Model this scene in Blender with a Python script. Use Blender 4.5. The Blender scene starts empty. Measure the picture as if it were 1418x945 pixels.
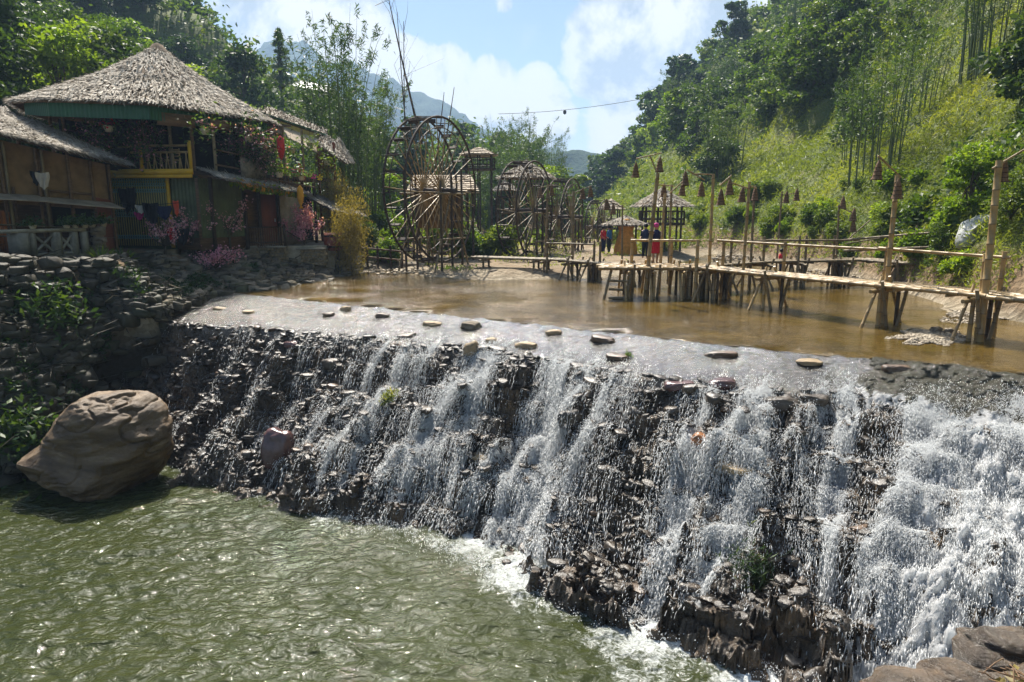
import bpy, math, random
import numpy as np
from mathutils import Vector, Matrix
random.seed(7)
RNG = np.random.default_rng(11)
SC = bpy.context.scene
COL = SC.collection
R = math.radians
# ------------------------------------------------------------------ camera
CAMZ = 3.1
F = 945.0
PITCH = math.atan(182.5 / F)
CP, SP = math.cos(PITCH), math.sin(PITCH)
cam_d = bpy.data.cameras.new('camera'); cam = bpy.data.objects.new('camera', cam_d); COL.objects.link(cam)
cam.location = (0, 0, CAMZ); cam.rotation_euler = (math.pi / 2 - PITCH, 0, 0)
cam_d.sensor_width = 36.0; cam_d.lens = 36.0 * F / 1418.0; cam_d.clip_start = 0.1; cam_d.clip_end = 6000
SC.camera = cam

def ray(px, py):
    u = (px - 709.0) / F; v = (472.5 - py) / F
    return np.array([u, CP + v * SP, -SP + v * CP])
def atz(px, py, z=0.0):          # a point of the horizontal plane z
    d = ray(px, py); k = (z - CAMZ) / d[2]
    return np.array([d[0] * k, d[1] * k, z])
def aty(px, py, Y):              # a point at distance Y
    d = ray(px, py); k = Y / d[1]
    return np.array([d[0] * k, Y, CAMZ + d[2] * k])

# ------------------------------------------------------------------ noise
def _h(ix, iy, iz, seed):
    h = (ix.astype(np.int64) * 374761393 + iy.astype(np.int64) * 668265263 + iz.astype(np.int64) * 1274126177 + seed * 974634777) & 0xffffffff
    h = ((h ^ (h >> 13)) * 1274126177) & 0xffffffff
    h = ((h ^ (h >> 16)) * 2246822519) & 0xffffffff
    return ((h ^ (h >> 15)) & 0xffffff) / float(0xffffff) * 2 - 1
def vnoise(x, y, z=0.0, seed=0):
    x, y, z = np.broadcast_arrays(np.asarray(x, float), np.asarray(y, float), np.asarray(z, float))
    ix, iy, iz = np.floor(x), np.floor(y), np.floor(z)
    fx, fy, fz = x - ix, y - iy, z - iz
    ux, uy, uz = fx * fx * (3 - 2 * fx), fy * fy * (3 - 2 * fy), fz * fz * (3 - 2 * fz)
    r = 0
    for a in (0, 1):
        wa = ux if a else 1 - ux
        for b in (0, 1):
            wb = uy if b else 1 - uy
            for c in (0, 1):
                wc = uz if c else 1 - uz
                r = r + wa * wb * wc * _h(ix + a, iy + b, iz + c, seed)
    return r
def fbm(x, y, z=0.0, oct=4, seed=0, gain=0.5):
    r = 0; a = 1; f = 1
    for o in range(oct):
        r = r + a * vnoise(np.asarray(x) * f, np.asarray(y) * f, np.asarray(z) * f, seed + o * 17); a *= gain; f *= 2.03
    return r
def sstep(a, b, x):
    t = np.clip((x - a) / (b - a), 0, 1); return t * t * (3 - 2 * t)

# ------------------------------------------------------------------ objects
WL = {}
def props(o, label=None, cat=None, group=None, kind=None):
    if label: o['label'] = label
    if cat: o['category'] = cat
    if group: o['group'] = group
    if kind: o['kind'] = kind
    return o
def thing(name, label, cat, loc=(0, 0, 0), group=None):
    o = bpy.data.objects.new(name, None); COL.objects.link(o)
    o.location = [float(v) for v in loc]; o.empty_display_size = 0.3
    WL[o] = np.array(loc, float)
    return props(o, label, cat, group)
class MB:
    """collects geometry of one mesh"""
    def __init__(s): s.V = []; s.T = []; s.Q = []; s.A = []; s.n = 0
    def add(s, v, faces, tint=0.0):
        v = np.asarray(v, float).reshape(-1, 3); f = np.asarray(faces, np.int64)
        if len(v) == 0 or len(f) == 0: return s
        (s.T if f.shape[1] == 3 else s.Q).append(f + s.n)
        s.V.append(v); s.A.append(np.broadcast_to(np.asarray(tint, float), (len(v),))); s.n += len(v); return s
    def box(s, c, size, rz=0.0, M=None, tint=0.0, jit=0.0):
        hx, hy, hz = np.asarray(size, float) / 2
        v = np.array([[x, y, z] for x in (-hx, hx) for y in (-hy, hy) for z in (-hz, hz)])
        if jit: v += RNG.uniform(-jit, jit, v.shape)
        if M is not None: v = v @ np.asarray(M).T
        if rz: cr, sr = math.cos(rz), math.sin(rz); v = v @ np.array([[cr, -sr, 0], [sr, cr, 0], [0, 0, 1]]).T
        return s.add(v + np.asarray(c), [[0, 1, 3, 2], [4, 6, 7, 5], [0, 4, 5, 1], [2, 3, 7, 6], [0, 2, 6, 4], [1, 5, 7, 3]], tint)
    def tube(s, pts, rad, n=6, tint=0.0, cap=True):
        P = np.asarray(pts, float); m = len(P); rad = np.broadcast_to(np.asarray(rad, float), (m,)); tint = np.broadcast_to(np.asarray(tint, float), (m,))
        D = np.gradient(P, axis=0); D /= np.linalg.norm(D, axis=1)[:, None] + 1e-9
        ref = np.array([0, 0, 1.0]) if abs(D[0][2]) < 0.9 else np.array([1.0, 0, 0])
        U = np.cross(D, ref); U /= np.linalg.norm(U, axis=1)[:, None] + 1e-9; W = np.cross(D, U)
        a = np.arange(n) * 2 * math.pi / n
        V = (P[:, None, :] + rad[:, None, None] * (np.cos(a)[None, :, None] * U[:, None, :] + np.sin(a)[None, :, None] * W[:, None, :])).reshape(-1, 3)
        i = np.arange(m - 1)[:, None] * n; k = np.arange(n)[None, :]; k2 = (k + 1) % n
        Fq = np.stack([i + k, i + k2, i + n + k2, i + n + k], -1).reshape(-1, 4)
        off = s.n
        s.add(V, Fq, np.repeat(tint, n))
        if cap:
            for base, c in ((0, P[0]), ((m - 1) * n, P[-1])):
                s.add(np.vstack([V[base:base + n], c[None]]), np.stack([np.arange(n), (np.arange(n) + 1) % n, np.full(n, n)], -1), tint[0] + 0.25)
        return s
    def bamboo(s, a, b, r=0.045, seg=0.38, n=8, taper=0.85, tint=0.0, bend=0.0):
        """a culm from a to b with swollen, darker nodes"""
        a = np.asarray(a, float); b = np.asarray(b, float); L = np.linalg.norm(b - a); k = max(1, int(round(L / seg)))
        ts = [0.0]; rr = [1.0]; tt = [0.0]
        for j in range(1, k + 1):
            c = (j - 0.5 + random.uniform(-.12, .12)) / k; e = 0.018 / L
            ts += [c - e, c, c + e]; rr += [1.0, 1.16, 0.98]; tt += [0.1, 0.85, 0.25]
        ts.append(1.0); rr.append(1.0); tt.append(0.0)
        ts = np.clip(np.array(ts), 0, 1); P = a + (b - a) * ts[:, None]
        if bend:
            w = np.array([random.uniform(-1, 1), random.uniform(-1, 1), random.uniform(-.6, .6)]) * bend * L
            P = P + np.sin(ts * math.pi)[:, None] * w
        return s.tube(P, r * (1 - (1 - taper) * ts) * np.array(rr), n, np.array(tt) + tint)
    def grid(s, X, Y, Z, tint=0.0, flip=False):
        m, n = Z.shape; V = np.stack([X, Y, Z], -1).reshape(-1, 3)
        i = np.arange(m - 1)[:, None] * n; j = np.arange(n - 1)[None, :]; q = np.stack([i + j, i + j + 1, i + n + j + 1, i + n + j], -1).reshape(-1, 4)
        if flip: q = q[:, ::-1]
        t = tint if np.isscalar(tint) else np.asarray(tint).reshape(-1)
        return s.add(V, q, t)
    def prism(s, poly, axis, d, tint=0.0):
        """extrude a 3-D polygon by the vector axis*d"""
        P = np.asarray(poly, float); n = len(P); Q = P + np.asarray(axis, float) * d
        V = np.vstack([P, Q]); k = np.arange(n); k2 = (k + 1) % n
        s.add(V, np.stack([k, k2, k2 + n, k + n], -1), tint)
        for W in (P, Q):
            s.add(np.vstack([W, W.mean(0)[None]]), np.stack([k, k2, np.full(n, n)], -1), tint)
        return s
    def mesh(s, name, mat, smooth=False, origin=(0, 0, 0)):
        V = np.vstack(s.V) - np.asarray(origin, float); me = bpy.data.meshes.new(name)
        T = np.vstack(s.T) if s.T else np.zeros((0, 3), np.int64); Q = np.vstack(s.Q) if s.Q else np.zeros((0, 4), np.int64)
        me.vertices.add(len(V)); me.vertices.foreach_set('co', V.astype(np.float32).ravel())
        nl = T.size + Q.size; me.loops.add(nl); me.loops.foreach_set('vertex_index', np.concatenate([T.ravel(), Q.ravel()]).astype(np.int32))
        me.polygons.add(len(T) + len(Q))
        st = np.concatenate([np.arange(len(T)) * 3, T.size + np.arange(len(Q)) * 4]).astype(np.int32)
        me.polygons.foreach_set('loop_start', st)
        me.polygons.foreach_set('loop_total', np.concatenate([np.full(len(T), 3), np.full(len(Q), 4)]).astype(np.int32))
        if smooth: me.polygons.foreach_set('use_smooth', np.ones(len(T) + len(Q), bool))
        at = me.attributes.new('tint', 'FLOAT', 'POINT'); at.data.foreach_set('value', np.concatenate(s.A).astype(np.float32))
        me.update(calc_edges=True); me.validate()
        if mat: me.materials.append(mat)
        return me
    def part(s, name, mat, parent=None, smooth=False, label=None):
        if s.n == 0: return None
        org = WL[parent] if parent is not None else (0, 0, 0)
        o = bpy.data.objects.new(name, s.mesh(name, mat, smooth, org)); COL.objects.link(o)
        o.parent = parent; WL[o] = np.array(org, float)
        if label: o['label'] = label
        return o
    def top(s, name, mat, label=None, cat=None, group=None, kind=None, smooth=False, origin=None):
        V = np.vstack(s.V)
        if origin is None:
            origin = (0, 0, 0) if kind == 'structure' else ((V[:, 0].min() + V[:, 0].max()) / 2, (V[:, 1].min() + V[:, 1].max()) / 2, V[:, 2].min())
        o = bpy.data.objects.new(name, s.mesh(name, mat, smooth, origin)); COL.objects.link(o); o.location = origin
        WL[o] = np.array(origin, float)
        return props(o, label, cat, group, kind)
def copy_tree(o, loc=None, rz=None, scale=None, parent=None, label=None, group=None):
    c = o.copy(); COL.objects.link(c); c.parent = parent
    if loc is not None: c.location = [float(v) for v in loc]; WL[c] = np.array(loc, float)
    if rz is not None: c.rotation_euler = (0, 0, rz)
    if scale is not None: c.scale = (scale,) * 3 if np.isscalar(scale) else scale
    if label: c['label'] = label
    if group: c['group'] = group
    for ch in o.children: copy_tree(ch, parent=c)
    return c

# ------------------------------------------------------------------ materials
class NT:
    def __init__(s, mat): s.t = mat.node_tree; s.n = s.t.nodes; s.l = s.t.links
    def node(s, typ, **kw):
        nd = s.n.new(typ)
        for k, v in kw.items():
            if k in nd.inputs: s.set(nd.inputs[k], v)
            else: setattr(nd, k, v)
        return nd
    def set(s, inp, v):
        if isinstance(v, bpy.types.NodeSocket): s.l.new(v, inp)
        elif isinstance(v, (tuple, list)) and len(v) == 3 and inp.type == 'RGBA': inp.default_value = (*v, 1)
        else: inp.default_value = v
    def coord(s, which='Object'): return s.n.new('ShaderNodeTexCoord').outputs[which]
    def mapping(s, vec, scale=(1, 1, 1), rot=(0, 0, 0), loc=(0, 0, 0)):
        m = s.n.new('ShaderNodeMapping'); s.l.new(vec, m.inputs[0]); m.inputs['Scale'].default_value = scale; m.inputs['Rotation'].default_value = rot; m.inputs['Location'].default_value = loc; return m.outputs[0]
    def noise(s, vec, scale, detail=4, rough=0.55, dist=0.0):
        n = s.node('ShaderNodeTexNoise'); s.l.new(vec, n.inputs['Vector']); n.inputs['Scale'].default_value = scale; n.inputs['Detail'].default_value = detail; n.inputs['Roughness'].default_value = rough; n.inputs['Distortion'].default_value = dist; return n.outputs['Fac']
    def ramp(s, fac, stops, interp='LINEAR'):
        r = s.n.new('ShaderNodeValToRGB'); s.l.new(fac, r.inputs[0]); e = r.color_ramp; e.interpolation = interp
        while len(e.elements) > 1: e.elements.remove(e.elements[0])
        e.elements[0].position = stops[0][0]; e.elements[0].color = (*stops[0][1], 1) if len(stops[0][1]) == 3 else stops[0][1]
        for p, c in stops[1:]:
            x = e.elements.new(p); x.color = (*c, 1) if len(c) == 3 else c
        return r.outputs[0]
    def math(s, op, a, b=0.5, clamp=False):
        m = s.n.new('ShaderNodeMath'); m.operation = op; m.use_clamp = clamp; s.set(m.inputs[0], a); s.set(m.inputs[1], b); return m.outputs[0]
    def madd(s, a, b, c):
        m = s.n.new('ShaderNodeMath'); m.operation = 'MULTIPLY_ADD'; s.set(m.inputs[0], a); s.set(m.inputs[1], b); s.set(m.inputs[2], c); return m.outputs[0]
    def mix(s, fac, a, b, mode='MIX'):
        m = s.n.new('ShaderNodeMix'); m.data_type = 'RGBA'; m.blend_type = mode; s.set(m.inputs[0], fac); s.set(m.inputs[6], a); s.set(m.inputs[7], b); return m.outputs[2]
    def bump(s, h, strength=0.3, dist=0.05, normal=None):
        b = s.n.new('ShaderNodeBump'); s.l.new(h, b.inputs['Height']); b.inputs['Strength'].default_value = strength; b.inputs['Distance'].default_value = dist
        if normal: s.l.new(normal, b.inputs['Normal'])
        return b.outputs[0]
    def attr(s, name='tint'):
        a = s.n.new('ShaderNodeAttribute'); a.attribute_name = name; return a.outputs['Fac']
    def orand(s): return s.n.new('ShaderNodeObjectInfo').outputs['Random']
def newmat(name):
    m = bpy.data.materials.new(name); m.use_nodes = True; t = NT(m); t.n.clear(); return m, t
def finish(t, surf): o = t.n.new('ShaderNodeOutputMaterial'); t.l.new(surf, o.inputs[0])
def princ(t, col, rough=0.8, normal=None, spec=0.5, metal=0.0, **kw):
    p = t.n.new('ShaderNodeBsdfPrincipled'); t.set(p.inputs['Base Color'], col); t.set(p.inputs['Roughness'], rough)
    t.set(p.inputs['Specular IOR Level'], spec); p.inputs['Metallic'].default_value = metal
    if normal: t.l.new(normal, p.inputs['Normal'])
    for k, v in kw.items(): t.set(p.inputs[k], v)
    return p.outputs[0]
def simple(name, c, var=0.35, scale=3.0, rough=0.85, bump=0.3, bscale=20, spec=0.3, stretch=(1, 1, 1), rand=0.15, tintc=None, bdist=0.02, metal=0.0):
    """plain stuff with mottling, grain and an own tone per object"""
    m, t = newmat(name); co = t.mapping(t.coord(), stretch)
    c = np.array(c); a = t.noise(co, scale, 5, 0.65)
    col = t.ramp(a, [(0.28, tuple(c * (1 - var))), (0.5, tuple(c)), (0.75, tuple(np.minimum(c * (1 + var * 1.2), 1)))])
    if rand:
        v = t.math('MULTIPLY_ADD', t.orand(), 2 * rand); t.n[-1].inputs[2].default_value = 1 - rand
        h = t.n.new('ShaderNodeHueSaturation'); t.l.new(v, h.inputs['Value']); t.l.new(col, h.inputs['Color']); col = h.outputs[0]
    if tintc is not None: col = t.mix(t.math('MULTIPLY', t.attr(), 1.0, True), col, tuple(tintc))
    nb = t.bump(t.noise(co, bscale, 4, 0.7), bump, bdist)
    finish(t, princ(t, col, rough, nb, spec, metal)); return m

M = {}
M['bamboo'] = simple('bamboo', (0.36, 0.245, 0.105), 0.45, 2.2, 0.42, 0.12, 40, 0.5, tintc=(0.07, 0.045, 0.02))
M['bamboo_grey'] = simple('weathered bamboo', (0.23, 0.175, 0.10), 0.45, 2.2, 0.6, 0.2, 40, 0.4, tintc=(0.05, 0.035, 0.02))
M['bamboo_dark'] = simple('wet dark bamboo', (0.085, 0.058, 0.035), 0.4, 2.5, 0.5, 0.2, 40, 0.4, tintc=(0.03, 0.02, 0.012))
M['wood'] = simple('brown wood', (0.16, 0.095, 0.05), 0.4, 2.0, 0.7, 0.25, 25, 0.3, stretch=(1, 1, 6), tintc=(0.05, 0.03, 0.02))
M['wood_dark'] = simple('dark wood', (0.06, 0.042, 0.03), 0.4, 2.0, 0.75, 0.3, 25, 0.3, stretch=(1, 1, 4))
M['wood_pale'] = simple('pale weathered wood', (0.33, 0.27, 0.2), 0.4, 2.0, 0.8, 0.3, 25, 0.3, tintc=(0.08, 0.06, 0.04))
M['wood_orange'] = simple('orange wood', (0.38, 0.13, 0.04), 0.3, 2.0, 0.6, 0.2, 25, 0.3)
M['panel'] = simple('woven wall panel', (0.21, 0.13, 0.06), 0.5, 1.5, 0.8, 0.35, 60, 0.2)
M['wicker'] = simple('wicker', (0.20, 0.12, 0.065), 0.45, 8, 0.8, 0.8, 60, 0.2, stretch=(1, 1, 5), tintc=(0.06, 0.035, 0.02))
M['thatch'] = simple('thatch', (0.235, 0.20, 0.155), 0.7, 3, 0.8, 0.5, 30, 0.25, tintc=(0.60, 0.545, 0.46))
M['thatch_dark'] = simple('dark thatch', (0.12, 0.085, 0.055), 0.6, 5, 0.9, 0.5, 30, 0.2, tintc=(0.42, 0.33, 0.22))
M['green_sheet'] = simple('green sheet metal', (0.018, 0.10, 0.055), 0.15, 2, 0.45, 0.1, 10, 0.4)
M['green_wall'] = simple('olive corrugated sheet', (0.075, 0.095, 0.045), 0.5, 1.5, 0.6, 0.1, 10, 0.4)
M['yellow'] = simple('yellow paint', (0.55, 0.33, 0.02), 0.2, 2, 0.5, 0.1, 15, 0.4)
M['yellow_sheet'] = simple('pale yellow sheet', (0.42, 0.36, 0.14), 0.15, 2, 0.5, 0.1, 10, 0.4)
M['teal'] = simple('teal painted steel', (0.16, 0.34, 0.33), 0.2, 2, 0.5, 0.05, 15, 0.4)
M['stone_shaded'] = simple('shade toned mossy stone', (0.060, 0.052, 0.036), 0.55, 2.5, 0.7, 0.6, 14, 0.4, tintc=(0.028, 0.036, 0.014))  # base colour darkened to carry the left bank's shade; green tint is moss
M['stone'] = simple('grey brown stone', (0.20, 0.165, 0.12), 0.5, 2.5, 0.85, 0.6, 14, 0.3, tintc=(0.09, 0.09, 0.05))
M['stone_pale'] = simple('pale river stone', (0.34, 0.29, 0.22), 0.4, 3, 0.85, 0.5, 14, 0.3)
M['concrete'] = simple('old concrete', (0.27, 0.25, 0.20), 0.45, 2.2, 0.9, 0.5, 20, 0.2)
M['cobble'] = simple('yellowish cobbles', (0.27, 0.21, 0.12), 0.4, 5, 0.8, 0.4, 20, 0.3)
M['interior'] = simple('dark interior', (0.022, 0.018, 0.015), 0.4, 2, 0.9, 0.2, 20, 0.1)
M['red_door'] = simple('red brown door', (0.20, 0.06, 0.035), 0.3, 2, 0.6, 0.2, 20, 0.3, stretch=(1, 1, .3))
M['tile_grey'] = simple('pale shingles', (0.40, 0.33, 0.25), 0.5, 4, 0.8, 0.4, 30, 0.3)
M['steel'] = simple('grey steel roof', (0.42, 0.45, 0.47), 0.15, 2, 0.5, 0.1, 10, 0.4)
def flat(name, c, rough=0.8): M[name] = simple(name, c, 0.2, 4, rough, 0.25, 15, 0.25, rand=0.05)
flat('cloth_black', (0.012, 0.013, 0.018)); flat('cloth_white', (0.6, 0.58, 0.55)); flat('cloth_red', (0.5, 0.02, 0.03)); flat('cloth_coral', (0.7, 0.12, 0.07))
flat('cloth_beige', (0.45, 0.38, 0.30)); flat('cloth_navy', (0.02, 0.025, 0.07)); flat('cloth_pink', (0.5, 0.05, 0.22)); flat('skin', (0.42, 0.24, 0.15), 0.55); flat('hair', (0.012, 0.01, 0.01), 0.5)
flat('pot', (0.62, 0.57, 0.46), 0.5); flat('white_stone', (0.42, 0.43, 0.41), 0.7); flat('plastic_green', (0.03, 0.45, 0.2), 0.4); flat('plastic_pink', (0.75, 0.05, 0.3), 0.4); flat('plastic_yellow', (0.75, 0.55, 0.03), 0.4)
flat('orange_cloth', (0.62, 0.30, 0.03)); flat('plastic_red', (0.55, 0.03, 0.03), 0.4); flat('plastic_blue', (0.04, 0.18, 0.42), 0.4); flat('wire', (0.02, 0.02, 0.022), 0.6)
M['straw_gold'] = simple('golden straw', (0.48, 0.22, 0.045), 0.35, 6, 0.8, 0.5, 40, 0.2)

def leafmat(name, c1, c2, c3, trans=0.42, rough=0.5):
    m, t = newmat(name)
    r = t.math('ADD', t.math('MULTIPLY', t.attr(), 0.62), t.math('MULTIPLY', t.orand(), 0.38))
    col = t.ramp(r, [(0.08, c1), (0.5, c2), (0.95, c3)])
    p = princ(t, col, rough, None, 0.35)
    tr = t.n.new('ShaderNodeBsdfTranslucent'); t.l.new(t.mix(0.5, col, (0.5, 0.62, 0.06), 'MULTIPLY') if False else t.mix(1.0, col, (1.6, 1.5, 0.55), 'MULTIPLY'), tr.inputs[0])
    mx = t.n.new('ShaderNodeMixShader'); mx.inputs[0].default_value = trans; t.l.new(p, mx.inputs[1]); t.l.new(tr.outputs[0], mx.inputs[2])
    finish(t, mx.outputs[0]); return m
M['leaf'] = leafmat('broad leaves', (0.028, 0.060, 0.012), (0.070, 0.125, 0.020), (0.19, 0.24, 0.035))
M['leaf_dark'] = leafmat('dark leaves', (0.016, 0.038, 0.014), (0.038, 0.078, 0.022), (0.10, 0.15, 0.035), 0.35)
M['leaf_bright'] = leafmat('bright leaves', (0.07, 0.14, 0.012), (0.15, 0.24, 0.022), (0.30, 0.38, 0.04), 0.5)
M['leaf_bamboo'] = leafmat('bamboo leaves', (0.03, 0.065, 0.02), (0.06, 0.11, 0.035), (0.13, 0.18, 0.06), 0.4)
M['leaf_straw'] = leafmat('straw coloured leaves', (0.12, 0.10, 0.035), (0.22, 0.18, 0.06), (0.36, 0.29, 0.10), 0.45)
M['grass'] = leafmat('grass blades', (0.07, 0.11, 0.018), (0.17, 0.22, 0.032), (0.34, 0.34, 0.08), 0.45)
M['culm'] = simple('green bamboo culms', (0.10, 0.13, 0.05), 0.4, 1.5, 0.5, 0.1, 20, 0.4)
M['bark'] = simple('bark', (0.10, 0.08, 0.055), 0.4, 3, 0.9, 0.6, 20, 0.2)
M['blossom'] = leafmat('pink blossom', (0.45, 0.16, 0.26), (0.62, 0.30, 0.42), (0.8, 0.55, 0.62), 0.3)
# ------------------------------------------------------------------ light and sky
SUN_AZ, SUN_EL = R(-16), R(54)          # ahead and slightly left of the camera
sd = Vector((math.sin(SUN_AZ) * math.cos(SUN_EL), math.cos(SUN_AZ) * math.cos(SUN_EL), math.sin(SUN_EL)))
sl = bpy.data.lights.new('sun', 'SUN'); sl.energy = 5.0; sl.angle = R(0.53); sl.color = (1.0, 0.93, 0.82)
so = bpy.data.objects.new('sun', sl); COL.objects.link(so); so.rotation_euler = sd.to_track_quat('Z', 'Y').to_euler(); so.location = (0, 30, 60)
W = bpy.data.worlds.new('World'); SC.world = W; W.use_nodes = True
t = NT(W); t.n.clear()
sky = t.node('ShaderNodeTexSky', sky_type='NISHITA', sun_disc=False, sun_elevation=SUN_EL, sun_rotation=SUN_AZ, air_density=1.0, dust_density=0.7, ozone_density=1.5)
vec = t.coord('Generated')
nrm = t.node('ShaderNodeVectorMath', operation='NORMALIZE'); t.l.new(vec, nrm.inputs[0]); vn = nrm.outputs[0]
def blob(px, py, r0, r1):
    d = ray(px, py); d = d / np.linalg.norm(d)
    n = t.node('ShaderNodeVectorMath', operation='DISTANCE'); t.l.new(vn, n.inputs[0]); n.inputs[1].default_value = tuple(d)
    mr = t.node('ShaderNodeMapRange'); t.l.new(n.outputs['Value'], mr.inputs[0]); mr.inputs[1].default_value = r1; mr.inputs[2].default_value = r0; return mr.outputs[0]
def mx(a, b): return t.math('MAXIMUM', a, b)
cum = blob(880, 75, .02, .15)
for a in ((850, 30, .0, .11), (960, 20, .0, .16), (1060, -40, .0, .2), (930, 130, 0, .15), (880, 170, 0, .13), (820, 110, 0, .055), (740, 120, .0, .055), (610, 115, 0, .10), (680, 125, 0, .08), (560, 95, 0, .10), (470, 30, 0, .16), (400, 60, 0, .14), (740, 170, 0, .11), (650, 160, 0, .12), (700, 5, -.02, .045), (380, -40, 0, .18)): cum = mx(cum, blob(*a))
n1 = t.noise(vn, 6.5, 9, 0.62, 0.35); n2 = t.noise(t.mapping(vn, (1, 1, 1.6), loc=(3.1, 1.2, .6)), 3.2, 8, 0.6)
dens = t.math('ADD', t.math('MULTIPLY', cum, 1.15), t.math('MULTIPLY', t.math('SUBTRACT', n1, 0.5), 1.25))
cl = t.ramp(dens, [(0.49, (0, 0, 0)), (0.57, (.80, .80, .80)), (0.75, (1, 1, 1))])
wisps = t.ramp(n2, [(0.50, (0, 0, 0)), (0.72, (.55, .55, .55))])
clf = mx(cl, wisps)
# cloud tone: bright billows with blue grey hollows
n3 = t.noise(t.mapping(vn, loc=(.02, .015, .045)), 6.5, 9, 0.62, 0.35); n4 = t.noise(t.mapping(vn, loc=(5, 2, 8)), 9, 6, 0.6)
tone = t.math('MULTIPLY_ADD', t.math('SUBTRACT', n1, n3), 5.5); t.n[-1].inputs[2].default_value = 0.5
tone = t.math('ADD', tone, t.math('MULTIPLY', t.math('SUBTRACT', n4, .5), 1.6))
ccol = t.ramp(tone, [(0.1, (0.50, 0.58, 0.68)), (0.45, (0.74, 0.79, 0.86)), (0.8, (1.0, 0.99, 0.97))])
hs = t.n.new('ShaderNodeHueSaturation'); t.l.new(sky.outputs[0], hs.inputs['Color']); hs.inputs['Saturation'].default_value = 1.1; hs.inputs['Value'].default_value = 1.0
# glare of thin cloud round the sun
gd = t.node('ShaderNodeVectorMath', operation='DISTANCE'); t.l.new(vn, gd.inputs[0]); gd.inputs[1].default_value = tuple(sd)
gl = t.node('ShaderNodeMapRange'); gl.interpolation_type = 'SMOOTHSTEP'; t.l.new(gd.outputs['Value'], gl.inputs[0]); gl.inputs[1].default_value = .50; gl.inputs[2].default_value = .0
glare = t.math('POWER', gl.outputs[0], 2.6)
b1 = t.n.new('ShaderNodeBackground'); t.l.new(hs.outputs[0], b1.inputs[0]); b1.inputs[1].default_value = 0.068
b2 = t.n.new('ShaderNodeBackground'); t.l.new(ccol, b2.inputs[0]); b2.inputs[1].default_value = 0.58
ms = t.n.new('ShaderNodeMixShader'); t.l.new(clf, ms.inputs[0]); t.l.new(b1.outputs[0], ms.inputs[1]); t.l.new(b2.outputs[0], ms.inputs[2])
b3 = t.n.new('ShaderNodeBackground'); b3.inputs[0].default_value = (1, .96, .88, 1); t.l.new(t.math('MULTIPLY', glare, 14.0), b3.inputs[1])
ad = t.n.new('ShaderNodeAddShader'); t.l.new(ms.outputs[0], ad.inputs[0]); t.l.new(b3.outputs[0], ad.inputs[1])
wo = t.n.new('ShaderNodeOutputWorld'); t.l.new(ad.outputs[0], wo.inputs[0])
SC.view_settings.view_transform = 'Standard'; SC.view_settings.look = 'None'; SC.view_settings.exposure = 0.90; SC.view_settings.gamma = 1.0; SC.view_settings.use_curve_mapping = False
SC.cycles.max_bounces = 4; SC.cycles.diffuse_bounces = 2; SC.cycles.glossy_bounces = 3; SC.cycles.transmission_bounces = 2; SC.cycles.transparent_max_bounces = 6; SC.cycles.volume_bounces = 0
SC.cycles.use_denoising = True; SC.cycles.caustics_reflective = False; SC.cycles.caustics_refractive = False; SC.cycles.sample_clamp_indirect = 4.0; SC.cycles.use_adaptive_sampling = True; SC.cycles.adaptive_threshold = 0.02

# ------------------------------------------------------------------ the lie of the land
ZP = -3.8                              # lower pool
CA = atz(390, 412)[:2]; CB = atz(1418, 520)[:2]
E = (CB - CA) / np.linalg.norm(CB - CA); N = np.array([E[1], -E[0]]); N = N if N[1] < 0 else -N
def st(x, y): dx, dy = x - CA[0], y - CA[1]; return dx * E[0] + dy * E[1], dx * N[0] + dy * N[1]
def xy(s, tt): return CA[0] + s * E[0] + tt * N[0], CA[1] + s * E[1] + tt * N[1]
UP = [atz(*p)[:2] for p in ((205, 431), (300, 410), (395, 394), (470, 381), (545, 373), (590, 383), (700, 389), (850, 384), (905, 374), (985, 352), (1060, 358), (1130, 378), (1262, 392), (1305, 412), (1285, 427), (1340, 437), (1440, 445))]
UP = [xy(-5.2, .3)] + [tuple(p) for p in UP] + [(26, 17), (40, 8), xy(30, .3)]
LB = [atz(*p)[:2] for p in ((395, 394, 0), (300, 408, 0), (205, 431, 0), (165, 500, -1.6), (110, 600, -3.2), (60, 668, ZP), (0, 672, ZP))] + [(-40, 14.5), (-80, 60), (-10, 60)]
LOW = [atz(*p, ZP)[:2] for p in ((0, 672), (60, 668), (140, 640), (200, 620), (280, 650), (620, 740))]
LOW = [(-40, 14), (-22, 14.8)] + [tuple(p) for p in LOW] + [xy(14, 4), xy(22, 4), (9.5, 8.2), (6.2, 6.8), (5.2, 5.2), (5.4, 3), (7, -4), (7, -40), (-40, -40)]
def sdist(poly, x, y):
    P = np.array(poly, float); d = np.full(np.shape(x), 1e9); ins = np.zeros(np.shape(x), bool)
    for i in range(len(P)):
        a, b = P[i], P[(i + 1) % len(P)]; ab = b - a
        k = np.clip(((x - a[0]) * ab[0] + (y - a[1]) * ab[1]) / (ab @ ab + 1e-12), 0, 1)
        d = np.minimum(d, np.hypot(x - a[0] - k * ab[0], y - a[1] - k * ab[1]))
        c = ((a[1] > y) != (b[1] > y)) & (x < (b[0] - a[0]) * (y - a[1]) / (b[1] - a[1] + 1e-12) + a[0]); ins ^= c
    return np.where(ins, -d, d)
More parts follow.
